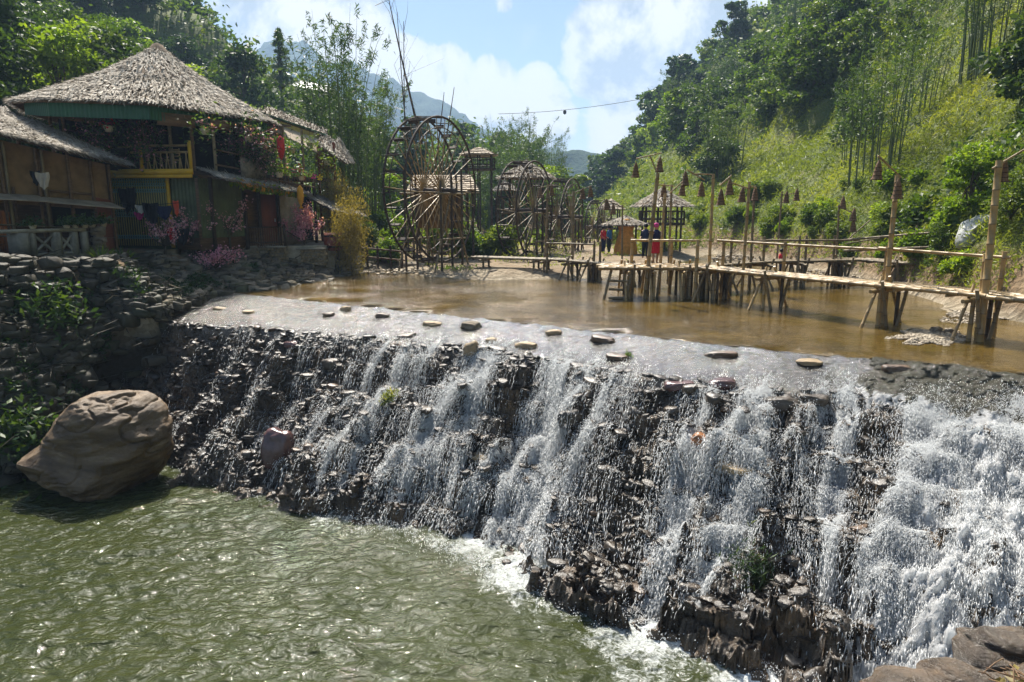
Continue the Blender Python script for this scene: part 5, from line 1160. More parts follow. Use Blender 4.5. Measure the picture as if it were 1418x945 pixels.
for cx, cy, rx_, ry_ in ((1288, 467, 52, 11), (1385, 433, 105, 15)):
    c = atz(cx, cy); e = atz(cx + rx_, cy); f = atz(cx, cy - ry_); g0 = c + [0, 0, -.12]; RX = np.linalg.norm(e - c); RY = np.linalg.norm(f - c)
    aa = np.linspace(0, 2 * math.pi, 40); rr = np.linspace(0, 1.15, 8); AAx, RRx = np.meshgrid(aa, rr); wob = 1 + .18 * vnoise(np.cos(AAx) * 2, np.sin(AAx) * 2, cx, 3)
    bar.grid(c[0] + np.cos(AAx) * RRx * RX * wob, c[1] + np.sin(AAx) * RRx * RY * wob, .07 - .2 * RRx ** 2)
bar.top('gravel_bar', M['ground'], kind='structure', smooth=True)
# cobbled terrace wall and terrace in front of the big house
YW = 31.0
wa, wb_ = aty(298, 343, YW), aty(352, 343, YW); wc, wd_ = aty(360, 343, YW + .4), aty(395, 343, YW + .6)
def cobbles(name, a, b, z0, z1, label):
    t_ = thing(name, label, 'wall', ((a[0] + b[0]) / 2, a[1], z0)); m_ = MB(); m_.box(((a[0] + b[0]) / 2, a[1] + .35, (z0 + z1) / 2), (b[0] - a[0], .6, z1 - z0)); m_.part('wall_core', M['concrete'], t_)
    s_ = MB(); L = b[0] - a[0]; nx = int(L / .17); nz = int((z1 - z0) / .14)
    for i in range(nz):
        for j in range(nx + 1):
            V, Fc = HV[random.randrange(10)]; s_.add(V * np.array([.38, .35, .62]) * random.uniform(.85, 1.15) + [a[0] + (j + .5 * (i % 2)) * L / nx + random.uniform(-.02, .02), a[1] + .03, z0 + (i + .5) * (z1 - z0) / nz + random.uniform(-.015, .015)], Fc)
    s_.part('cobble_facing', M['cobble'], t_); c_ = MB(); c_.box(((a[0] + b[0]) / 2, a[1] + .3, z1 + .03), (b[0] - a[0] + .1, .8, .06)); c_.part('coping', M['concrete'], t_)
cobbles('cobble_wall', wa, wb_, .35, wa[2], 'long low wall faced with yellowish cobbles below the terrace railing')
cobbles('cobble_wall', wc, wd_, .4, wc[2], 'shorter cobbled wall right of the long one, below the house door')
cobbles('cobble_wall', aty(398, 345, 32.2), aty(450, 345, 32.4), .5, 1.25, 'low rough stone wall under the blossom tree at the right end of the terrace')
ter = MB(); slab(ter, [aty(246, 343, 30.6)[:2], wb_[:2] + [0, .3], wd_[:2] + [0, .3], aty(462, 343, 33)[:2], PB1 + [.4, 0], PB1 + [-1, 3], PA0 + [0, 2], PA0 + [.3, -.4], fA(246, 1.0)], .2, ZG); ter.top('terrace', M['concrete'], 'concrete terrace floor in front of the big thatched house', 'terrace')
rail_t = thing('terrace_railing', 'low brown picket railing along the cobbled terrace', 'railing', (*wa[:2], ZG))
pk = MB()
for px in np.arange(252, 396, 3.1):
    p = aty(px, 343, YW + .15 + max(0, (px - 355)) * .012); pk.tube([(p[0], p[1], ZG), (p[0], p[1], ZG + .88)], .022, 5)
pk.part('pickets', M['wood'], rail_t)
hr_ = MB()
for z in (.2, .88): p, q, r_ = aty(250, 343, YW + .15), aty(355, 343, YW + .15), aty(396, 343, YW + .65); hr_.tube([(p[0], p[1], ZG + z), (q[0], q[1], ZG + z), (r_[0], r_[1], ZG + z)], .03, 5)
hr_.part('handrail', M['wood_dark'], rail_t)
for px in (252, 295, 344, 395): p = aty(px, 343, YW + .15 + max(0, (px - 355)) * .012); MB().box((p[0], p[1], ZG + .5), (.09, .09, 1.0)).part('rail_post', M['wood_dark'], rail_t)
# stone steps up to the gate
stp = thing('stone_steps', 'worn stone steps climbing from the bank to the lattice gate', 'steps', aty(205, 365, 26.5))
for k in range(6):
    c = lerp(aty(208, 372, 25.6), aty(212, 346, 28.6), k / 5); MB().box((c[0], c[1], .55 + k * .16), (1.9, .62, .2), .1, jit=.03).part('step', M['stone'], stp)
# ------------------------------------------------------------------ small things about the house
def lathe(mb, prof, c, n=12, tint=0):
    pr = np.array(prof, float); a = np.arange(n) * 2 * math.pi / n; V = np.stack([np.outer(pr[:, 0], np.cos(a)), np.outer(pr[:, 0], np.sin(a)), np.repeat(pr[:, 1][:, None], n, 1)], -1).reshape(-1, 3) + np.asarray(c)
    i = np.arange(len(pr) - 1)[:, None] * n; k = np.arange(n)[None]; mb.add(V, np.stack([i + k, i + (k + 1) % n, i + n + (k + 1) % n, i + n + k], -1).reshape(-1, 4), tint); return mb
def potplant(c, r, hang, leafm, label, grp, flow=None, pl=.45):
    t_ = thing('hanging_flower_pot' if hang else 'flower_pot', label, 'flower pot', c, grp); m_ = MB(); lathe(m_, [(.02, 0), (r * .6, 0), (r, r * 1.1), (r * 1.06, r * 1.15), (r * .9, r * 1.1), (r * .8, r * .9), (.02, r * .9)], c); m_.part('pot', M['pot'], t_)
    l_ = MB(); n_ = 160; P_ = np.asarray(c) + [0, 0, r * 1.4] + RNG.normal(0, 1, (n_, 3)) * [pl * .5, pl * .5, pl * (.5 if hang else .35)]; P_[:, 2] = np.where(hang, P_[:, 2] - .1, np.maximum(P_[:, 2], c[2] + r * 1.1)); leaves_at(l_, P_, .09, None, .3, .6, None, .35); l_.part('foliage', M[leafm], t_)
    if flow: f_ = MB(); fp_ = np.asarray(c) + [0, 0, r * 1.6] + RNG.normal(0, .2, (30, 3)); leaves_at(f_, fp_, .05, None, 0, 1, None, .8); f_.tube(fp_, .003, 3); f_.part('flowers', M[flow], t_)
    if hang: h_ = MB(); h_.tube([(c[0], c[1], c[2] + r), (c[0], c[1], c[2] + .9)], .008, 4); h_.part('hanger', M['wire'], t_)
for px, py, Y, nm, fw_ in ((151, 183, 27.9, 'white bowl of ferns and red flowers hanging under the green fascia at the left', 'cloth_red'), (284, 187, 28.2, 'white bowl with trailing plants hanging beside the yellow balcony corner', 'blossom'), (344, 197, 30.2, 'bushy hanging plant with pink flowers over the middle of the balcony', 'blossom'),
                       (376, 207, 31.6, 'white bowl hanging left of the red pole', None), (404, 213, 33, 'small white bowl hanging under the porch roof', None), (430, 205, 34.5, 'white bowl hanging at the right end of the porch', None), (453, 229, 36, 'white bowl hanging outside the last post of the house', None), (387, 246, 31.2, 'white bowl standing on the balcony edge', None), (418, 250, 33, 'small pot on the balcony edge near the pinwheels', 'cloth_red')):
    potplant(aty(px, py, Y), .20, py < 240, 'leaf' if px % 2 else 'leaf_bamboo', nm, 'flower pots on the house', fw_, .8 if px in (151, 284, 344) else .5)
for px, nm in ((26, 'pale pot with a drooping plant on the balustrade by the left pier'), (72, 'tilted pale pot second on the balustrade'), (84, 'taller cream pot in the middle of the balustrade'), (97, 'wide cream pot right of the tall one on the balustrade'), (115, 'left of two cream pots on the stone pillar'), (130, 'right of two cream pots on the stone pillar')):
    p = fS(px, 1.4 if px < 105 else 1.0); potplant((*p, zf + .9), .13 if px < 105 else .15, False, 'leaf_dark', nm, 'flower pots on the balustrade', None, .3)
pl_ = MB(); p = fS(122, 1.0)
for k in range(11): V, Fc = HV[k % 10]; pl_.add(V * [1.15, 1.2, .9] + [p[0], p[1], zf - .45 + k * .13], Fc)
pl_.top('stone_pillar', M['stone'], 'pillar of stacked flat stones carrying two cream pots', 'pillar')
for px, Y, s_, lab in ((142, 23.2, .5, 'spiky green plant growing among the stones below the steps'), (172, 24.4, .5, 'blue green spiky plant right of the other one, below the steps'), (272, 29.8, .6, 'tall spiky agave on the bank left of the cobbled wall'), (63, 20.0, 1.1, 'dark hanging shrub growing out of the stone bank under the balustrade'), (2, 17.0, 1.0, 'broad leaved plant overhanging the bank at the left edge'), (-25, 15.5, 1.2, 'dark leafy shrub low on the left edge of the bank')):
    x = (px - 709) / F * Y; h = hz(x, Y); t_ = MB(); spk = s_ <= .6; n_ = 60 if spk else 900
    if spk:
        D = unit(RNG.normal(size=(n_, 3)) * [1, 1, .4] + [0, 0, .9]); P_ = np.array([x, Y, h]) + D * .3 * s_ / .5; leaf_quads(t_, P_, D, unit(np.cross(D, RNG.normal(size=(n_, 3)))), np.full(n_, .33 * s_ / .5), np.full(n_, .03), RNG.random(n_))
    else: leaves_at(t_, np.array([x, Y, h + .3]) + RNG.normal(0, .38, (n_, 3)) * s_, .13, None, .5, .6, None, .4)
    t_.top('plant', M['leaf_dark' if not spk else 'leaf'], lab, 'plant')
# washing
def cloth(c, w_, h_, mat, label, cat='clothes', ang=0.0, sag=.15):
    n_ = 12; u = np.linspace(-.5, .5, n_); v = np.linspace(0, 1, 14); U, V = np.meshgrid(u, v); fold = .05 * np.sin(U * 14 + V * 2) * (.3 + V) + .03 * np.sin(U * 29 + 1)
    X = U * w_ * (1 - .25 * V + .12 * np.sin(V * 5)); Z = -V * h_ * (1 + .12 * np.sin(U * 7 + 1)) + sag * U * U; ca, sa = math.cos(ang), math.sin(ang)
    m_ = MB(); m_.grid(c[0] + X * ca - fold * sa, c[1] + X * sa + fold * ca, c[2] + Z); m_.grid(c[0] + X * ca - (fold + .02) * sa, c[1] + X * sa + (fold + .02) * ca, c[2] + Z, flip=True); return m_.top('hanging_garment', M[mat], label, cat)
for px, py, Y, w_, h_, mt2, lab in ((172, 262, 28.6, .45, .95, 'cloth_black', 'long black garment hanging at the left side of the lattice gate'), (181, 261, 28.5, .3, .85, 'cloth_black', 'narrow black garment hanging second at the left of the gate'), (194, 285, 28.4, .38, .3, 'cloth_white', 'small white cloth on the line before the lattice gate'), (208, 282, 28.3, .6, .85, 'cloth_black', 'big black shirt on the line before the lattice gate'), (226, 286, 28.3, .6, .5, 'cloth_navy', 'dark blue garment slumped right of the big black shirt'), (192, 295, 28.5, .35, .28, 'cloth_pink', 'dark pink cloth under the small white one'),
                                 (243, 279, 28.2, .2, .55, 'cloth_coral', 'coral red towel on the yellow gate post'), (237, 316, 27.9, .32, .55, 'cloth_red', 'bright red garment on a low line left of the terrace'), (251, 317, 27.9, .55, .6, 'cloth_black', 'black trousers on the low line beside the red garment'), (58, 240, 23.6, .42, .5, 'cloth_beige', 'beige shirt hanging inside the left shack'), (48, 238, 23.7, .3, .42, 'cloth_black', 'dark cap shaped cloth hanging beside the beige shirt')):
    cloth(aty(px, py, Y), w_, h_, mt2, lab)
ln = MB(); a, b = aty(166, 282, 28.5), aty(250, 281, 28.1); ln.tube([a, (a + b) / 2 - [0, 0, .08], b], .012, 4); ln.top('washing_line', M['wire'], 'washing line stretched before the lattice gate', 'line')
# pinwheels, lanterns, barrel, straw broom shape on the door
for px, py, mt2, lab in ((404, 234, 'plastic_green', 'green pinwheel leftmost in the row on the balcony'), (407, 236, 'plastic_pink', 'pink pinwheel next to the leftmost green one'), (417, 238, 'plastic_yellow', 'yellow pinwheel in the middle of the balcony row'), (422, 239, 'plastic_green', 'green pinwheel right of the yellow one in the middle'), (434, 244, 'plastic_pink', 'pink pinwheel on its own near the right balcony post'), (443, 246, 'plastic_yellow', 'small yellow pinwheel at the right end of the balcony row')):
    t_ = thing('pinwheel', lab, 'pinwheel', aty(px, py, 33.5), 'pinwheels on the balcony'); c = aty(px, py, 33.5); m_ = MB()
    for k in range(5):
        a = k * 1.2566; m_.add([c, c + [.17 * math.cos(a), -.03, .17 * math.sin(a)], c + [.14 * math.cos(a + .7), .03, .14 * math.sin(a + .7)]], [[0, 1, 2]])
    m_.part('vanes', M[mt2], t_); s_ = MB(); s_.tube([c, c - [0, -.02, .5]], .01, 4); s_.part('stick', M['wood_pale'], t_)
t_ = thing('wooden_barrel', 'red brown barrel tub standing outside the right end of the house', 'barrel', aty(462, 346, 33.2)); c = aty(462, 347, 33.2); m_ = MB(); lathe(m_, [(.02, 0), (.38, 0), (.46, .4), (.42, .85), (.37, .85), (.36, .7), (.02, .7)], c, 16); m_.part('staves', M['red_door'], t_)
for z in (.15, .65): h_ = MB(); lathe(h_, [(.43, z), (.455, z + .02), (.455, z + .06), (.43, z + .08)], c, 16); h_.part('hoop', M['wire'], t_)
fish = MB(); c = aty(416, 272, 31.8); lathe(fish, [(.01, .5), (.13, .35), (.17, 0), (.10, -.3), (.03, -.42), (.12, -.55), (.01, -.5)], c, 8); fish.top('hanging_straw_ornament', M['orange_cloth'], 'orange fish shaped ornament hanging from the balcony above the blossom', 'ornament')
fan = thing('hanging_pennant', 'dull red oval lantern hanging on the pole of the upper floor', 'lantern', aty(389, 205, 31)); m_ = MB(); lathe(m_, [(.01, .55), (.16, .4), (.18, 0), (.10, -.35), (.01, -.5)], aty(389, 206, 31), 10); m_.part('shade', M['plastic_red'], fan); h_ = MB(); c = aty(389, 200, 31); h_.tube([c, c + [0, 0, .8]], .01, 4); h_.part('cord', M['wire'], fan)
ch = thing('bamboo_chair', 'small bamboo chair on the yellow balcony', 'chair', (*fA(248, -.3), ZF)); cx_, cy_ = fA(248, -.3)
m_ = MB(); m_.box((cx_, cy_, ZF + .45), (.48, .45, .05)); m_.part('seat', M['bamboo'], ch)
for sx in (-.2, .2):
    for sy in (-.2, .2): l_ = MB(); l_.tube([(cx_ + sx, cy_ + sy, ZF), (cx_ + sx, cy_ + sy, ZF + (.95 if sy > 0 else .45))], .025, 5); l_.part('leg', M['bamboo'], ch)
m_ = MB(); [m_.box((cx_, cy_ + .2, ZF + z), (.42, .03, .06)) for z in (.62, .75, .88)]; m_.part('backrest', M['bamboo'], ch)
# peach trees in blossom
def blossom_tree(px, Y, h_, spreadx, label, dens=900):
    x = (px - 709) / F * Y; z0 = max(hz(x, Y), .5); t_ = thing('blossom_tree', label, 'tree', (x, Y, z0), 'peach trees in blossom'); tr = MB(); fl2 = MB(); base = np.array([x, Y, z0])
    for k in range(15):
        a = random.uniform(0, 6.28); e = base + np.array([math.cos(a) * spreadx * random.uniform(.3, 1), math.sin(a) * spreadx * .7, h_ * random.uniform(.45, 1)]); m1 = base + [0, 0, h_ * .28]; m2 = lerp(m1, e, .5) + RNG.normal(0, .12, 3)
        tr.tube([base, m1, m2, e], [.06, .045, .022, .008], 5)
        n_ = dens // 15; f = RNG.random(n_)[:, None] ** .8; P_ = m2 + (e - m2) * f + RNG.normal(0, .055, (n_, 3)) * (1 + 1.2 * f)
        leaves_at(fl2, P_, .048, None, 0, 1, None, .85)
    tr.part('branches', M['bark'], t_); fl2.part('blossoms', M['blossom'], t_)
blossom_tree(270, 29.0, 2.4, 1.1, 'peach tree in pink blossom before the olive sheet wall, left one', 1100); blossom_tree(322, 30.0, 2.2, .9, 'peach tree in thin pink blossom before the railing, between the other two', 650); blossom_tree(424, 33.0, 2.8, 1.1, 'peach tree in dense pink blossom at the right end of the terrace', 1900); blossom_tree(232, 28.0, 1.6, 1.0, 'low branch of pink blossom by the washing, leftmost of the peach trees', 500); blossom_tree(300, 27.5, 1.1, 1.1, 'low blossoming peach bush in front of the cobbled wall', 700)
# climbing flowers inside the upper floor
for px, py, Y, n_, lab in ((200, 195, 28.6, 700, 'pink flowering creeper on the upper floor left of the yellow balcony'), (340, 195, 30.4, 900, 'leafy creeper with pink flowers hanging over the middle balcony'), (365, 215, 31.2, 900, 'dense green creeper hanging beside the straw mat'), (130, 195, 28.0, 500, 'dark creeper with pink flowers at the left end of the upper floor')):
    t_ = thing('creeper', lab, 'plant', aty(px, py, Y)); m_ = MB(); P_ = aty(px, py, Y) + RNG.normal(0, 1, (n_, 3)) * [.5, .3, .5]; leaves_at(m_, P_, .085, None, .5, .6, None, .4); m_.part('foliage', M['leaf_dark'], t_); f_ = MB(); leaves_at(f_, P_[::6] + [0, -.1, 0], .05, None, 0, 1, None, .8); f_.tube(P_[::6] + [0, -.1, 0], .003, 3); f_.part('flowers', M['blossom'], t_)
# loose wooden rail going down to the right of the house
hr2 = thing('hand_rail', 'rough wooden handrail stepping down from the right end of the house', 'railing', aty(505, 352, 34)); pts = [aty(466, 322, 34), aty(508, 341, 33.5), aty(506, 352, 33.5)]
m_ = MB(); m_.bamboo(pts[0], pts[1], .05); m_.bamboo(pts[0] - [0, 0, .4], pts[1] - [0, 0, .4], .04); m_.part('rails', M['wood'], hr2)
for p in (pts[0], pts[1]): l_ = MB(); l_.tube([p + [0, 0, .15], [p[0], p[1], .3]], .06, 6); l_.part('rail_post', M['wood_dark'], hr2)
# ------------------------------------------------------------------ bamboo water wheels
def water_wheel(c, R_, wd, phi, label, npad=22, zg=0.2, mat='bamboo_grey'):
    """c: middle of the wheel; phi: plan angle of its plane"""
    c = np.asarray(c, float); d = np.array([math.cos(phi), math.sin(phi), 0]); ax = np.array([math.sin(phi), -math.cos(phi), 0]); up = np.array([0, 0, 1.0])
    t_ = thing('water_wheel', label, 'water wheel', (c[0], c[1], zg), 'bamboo water wheels on the bank')
    P_ = lambda a, r, w_: c + d * r * math.cos(a) + up * r * math.sin(a) + ax * w_
    for s_ in (-.5, .5):
        m_ = MB(); m_.tube([P_(k / 48 * 2 * math.pi, R_, s_ * wd) for k in range(49)], .055, 6, cap=False); m_.part('rim', M['wood_dark'], t_)
        m_ = MB(); m_.tube([P_(k / 40 * 2 * math.pi, R_ * .86, s_ * wd) for k in range(41)], .025, 5, cap=False); m_.part('inner_ring', M['bamboo_dark'], t_)
        m_ = MB()
        for k in range(npad):
            a = (k + .25 * s_) / npad * 2 * math.pi; m_.tube([P_(a + .5, .18, s_ * wd * .9), P_(a, R_ * 1.0, s_ * wd)], [.035, .02], 5, [0, .2], cap=False)
        m_.part('spokes', M[mat], t_)
    m_ = MB(); m_.tube([c - ax * (wd * .5 + .7), c + ax * (wd * .5 + .7)], .13, 9); m_.part('axle', M['wood_dark'], t_)
    for k in range(0, npad, 1):
        a = k / npad * 2 * math.pi; m_ = MB(); e1 = P_(a, R_ * 1.0, -wd * .5); e2 = P_(a, R_ * 1.0, -wd * .02); f1 = P_(a, R_ * .95, -wd * .5); f2 = P_(a, R_ * .95, -wd * .02)
        m_.prism([e1, e2, f2, f1], P_(a + .03, R_, 0) - P_(a, R_, 0), .5); m_.tube([P_(a + .05, R_ * 1.02, -wd * .55), P_(a + .02, R_ * 1.0, wd * .5)], .022, 6); m_.part('paddle', M['wood_dark'], t_)
    for s_ in (-1, 1):
        for k in (-.55, 0.0, .55):
            b0 = c + ax * s_ * (wd * .5 + .45) + d * k * R_ * .55; m_ = MB(); m_.bamboo([b0[0], b0[1], zg - .4], b0 + up * (R_ * .25 if k == 0 else .1 * R_ + random.uniform(0, .8)), .06, .5); m_.part('post', M['bamboo_dark' if k else 'wood_dark'], t_)
        m_ = MB(); b0 = c + ax * s_ * (wd * .5 + .45); m_.bamboo(b0 - d * R_ * .42 - up * .15, b0 + d * R_ * .42 - up * .15, .06); z2 = (zg + c[2]) / 2 - .4; m_.bamboo([*(b0 - d * R_ * .4)[:2], z2], [*(b0 + d * R_ * .4)[:2], z2], .05)
        m_.bamboo([*(b0 - d * R_ * .5)[:2], zg], b0, .05); m_.bamboo([*(b0 + d * R_ * .5)[:2], zg], b0, .05); m_.part('brace', M['bamboo_grey'], t_)
    return t_
def centre(px, py0, py1, Y): a, b = aty(px, py0, Y), aty(px, py1, Y); return (a + b) / 2, (a[2] - b[2]) / 2
c, r = centre(600, 163, 362, 34); water_wheel(c, r, 1.1, R(66), 'largest bamboo water wheel, nearest the river in front of the shingled shed', 26, hz(c[0], c[1]), 'bamboo')
c, r = centre(728, 224, 358, 40.5); water_wheel(c, r, 1.2, R(66), 'second bamboo water wheel, in front of the round thatched roof', 22, hz(c[0], c[1]))
c, r = centre(782, 248, 352, 47); water_wheel(c, r, 1.1, R(68), 'third narrow bamboo water wheel, right of the round thatched roof', 20, hz(c[0], c[1]))
c, r = centre(829, 278, 350, 56); water_wheel(c, r, 1.0, R(66), 'smallest farthest water wheel beside the little shingled hut', 16, hz(c[0], c[1]), 'bamboo_grey')
def pole(a, b, r, label, mat='bamboo_grey', twigs=0):
    m_ = MB(); m_.bamboo(a, b, r, .5, taper=.3, bend=.015)
    a, b = np.asarray(a), np.asarray(b)
    for k in range(twigs):
        p = lerp(a, b, random.uniform(.45, 1)); m_.tube([p, p + RNG.normal(0, .5, 3) + [0, 0, .5], p + RNG.normal(0, .8, 3) + [0, 0, 1.2]], [.012, .008, .003], 4)
    return m_.top('bamboo_pole', M[mat], label, 'pole')
pole(aty(584, 200, 37), aty(538, -2, 37), .07, 'longest bare bamboo pole leaning left above the big water wheel', 'bamboo_dark', 5)
pole(aty(583, 350, 36.5), aty(550, 18, 36.5), .05, 'second bare pole leaning left above the big wheel, with a few dry twigs', 'bamboo_dark', 9)
pole(aty(566, 350, 37.5), aty(559, 30, 37.5), .05, 'upright bare pole with dry twigs beside the two leaning ones', 'bamboo_dark', 9)
pole(aty(606, 250, 36), aty(629, 121, 36), .05, 'short dark pole leaning right over the top of the big wheel', 'bamboo_dark'); pole(aty(602, 240, 36.4), aty(615, 128, 36.4), .05, 'short dark pole left of its twin over the top of the big wheel', 'bamboo_dark')
# ------------------------------------------------------------------ sheds and kiosks
def shingle_roof(parent, facets, name='roof', mat='tile_grey', step=.32):
    b = MB()
    for f in facets:
        f = [np.asarray(v, float) for v in f]; w_ = np.linalg.norm(f[1] - f[0]); h_ = np.linalg.norm(f[3] - f[0]); n_ = max(2, int(w_ / step)); m_ = max(2, int(h_ / (step * 1.3))); nn_ = np.cross(f[1] - f[0], f[3] - f[0]); nn_ /= np.linalg.norm(nn_); nn_ = nn_ if nn_[2] > 0 else -nn_
        b.add([v - nn_ * .03 for v in f] + [v - nn_ * .08 for v in f], [[0, 1, 2, 3], [7, 6, 5, 4], [0, 4, 5, 1], [1, 5, 6, 2], [2, 6, 7, 3], [3, 7, 4, 0]], .6)
        for i in range(m_):
            for j in range(n_):
                u0, u1 = (j + .04 + random.uniform(-.05, .05)) / n_, (j + .96) / n_; v0, v1 = (i - .12 + random.uniform(-.1, .1)) / m_, min(1, (i + 1.02) / m_)
                q = [lerp(lerp(f[0], f[1], u), lerp(f[3], f[2], u), v) for u, v in ((u0, v0), (u1, v0), (u1, v1), (u0, v1))]; lift = .05 + random.uniform(0, .03); q[0] = q[0] + nn_ * lift; q[1] = q[1] + nn_ * (lift + random.uniform(-.02, .02)); b.prism(q, nn_, .012)
    return b.part(name, M[mat], parent)
shed = thing('shingled_shed', 'open bamboo shed with a pale shingled roof behind the big water wheel', 'shed', (*aty(612, 300, 39)[:2], .3))
a, b, c_, d_ = aty(563, 264, 38), aty(664, 266, 38.5), aty(652, 243, 42.5), aty(573, 243, 42); shingle_roof(shed, [(a, b, c_, d_)], 'roof')
for px, Y in ((572, 38.3), (593, 38.3), (625, 38.4), (640, 38.5), (655, 38.6), (580, 42), (648, 42)):
    p = aty(px, 300, Y); m_ = MB(); m_.bamboo((p[0], p[1], .1), (p[0], p[1], aty(px, 264, Y)[2] + (.4 if Y > 41 else 0)), .07, .5); m_.part('post', M['bamboo_dark'], shed)
m_ = MB(); p, q = aty(576, 285, 40.5), aty(640, 285, 40.5); wallbox(m_, p[:2], q[:2], 2.0, 4.0, .05); m_.part('panel_wall', M['panel'], shed)
def hut(px, Y, pyE, pyA, halfpx, label, kind, sides=8, base=None, floor_py=None, mat='thatch', posts=5, name='thatched_kiosk'):
    c = aty(px, pyE, Y); ap = aty(px, pyA, Y); r_ = halfpx / F * Y; zg = hz(c[0], c[1]) if base is None else base; t_ = thing(name, label, kind, (c[0], c[1], zg)); ring = [np.array([c[0] + math.cos(k / sides * 2 * math.pi + .3) * r_, c[1] + math.sin(k / sides * 2 * math.pi + .3) * r_, c[2]]) for k in range(sides)]
    fs_ = [(ring[k], ring[(k + 1) % sides], ap + [.02, 0, 0], ap) for k in range(sides)]
    if mat == 'tile': shingle_roof(t_, fs_, 'roof', step=.3)
    else: thatch(t_, fs_, 1700 if sides > 4 else 900, .5, .06, hang=.2)
    for k in range(posts):
        a = k / posts * 2 * math.pi + .5; p = c[:2] + np.array([math.cos(a), math.sin(a)]) * r_ * .72; m_ = MB(); m_.tube([(*p, zg - .1), (*p, c[2] + .15)], .07, 6); m_.part('post', M['wood_dark'], t_)
    if floor_py:
        zf_ = aty(px, floor_py, Y)[2]; m_ = MB(); n_ = 8; m_.prism([(c[0] + math.cos(k / n_ * 6.283) * r_ * .85, c[1] + math.sin(k / n_ * 6.283) * r_ * .85, zf_) for k in range(n_)], (0, 0, 1), .15); m_.part('floor', M['wood_dark'], t_)
        m_ = MB()
        for z in (.4, .9): m_.tube([(c[0] + math.cos(k / n_ * 6.283) * r_ * .8, c[1] + math.sin(k / n_ * 6.283) * r_ * .8, zf_ + z) for k in range(n_ + 1)], .05, 5)
        for k in range(24): a = k / 24 * 6.283; m_.tube([(c[0] + math.cos(a) * r_ * .8, c[1] + math.sin(a) * r_ * .8, zf_), (c[0] + math.cos(a) * r_ * .8, c[1] + math.sin(a) * r_ * .8, zf_ + .9)], .03, 4)
        m_.part('parapet', M['wood_dark'], t_)
    return t_
hut(663, 57, 215, 204, 27, 'grey roofed lookout gazebo on tall stilts behind the big water wheel', 'gazebo', 6, None, 236, 'tile', 6, 'lookout_gazebo')
hut(729, 45, 245, 224, 36, 'round thatched roof shelter behind the second water wheel', 'shelter', 8, None, None, 'thatch', 6)
hut(846, 60, 290, 275, 21, 'small raised hut with a pale shingled roof beside the smallest wheel', 'hut', 4, None, 318, 'tile', 4, 'raised_hut')
hut(866, 43, 310, 301, 26, 'low mushroom shaped thatched shelter over the golden straw figure', 'shelter', 8, None, None, 'thatch', 1)
hut(917, 46, 284, 262, 38, 'wide thatched pavilion in the middle distance behind the bridge lamps', 'pavilion', 9, None, 312, 'thatch', 6)
hut(700, 62, 262, 252, 16, 'small dark roofed stall between the gazebo and the second wheel', 'stall', 4, None, None, 'thatch', 4)
hut(872, 62, 318, 306, 18, 'small far hut half hidden behind the golden straw figure', 'hut', 4, None, None, 'tile', 4, 'raised_hut')
sf = thing('straw_figure', 'golden straw bell shaped stand under the mushroom shelter', 'decoration', aty(866, 352, 42.6)); m_ = MB(); lathe(m_, [(.75, 0), (.72, .5), (.55, 1.0), (.42, 1.5), (.5, 1.75), (.34, 1.95), (.3, 2.2), (.05, 2.25)], aty(866, 354, 42.6), 14); m_.part('straw_bundle', M['straw_gold'], sf)
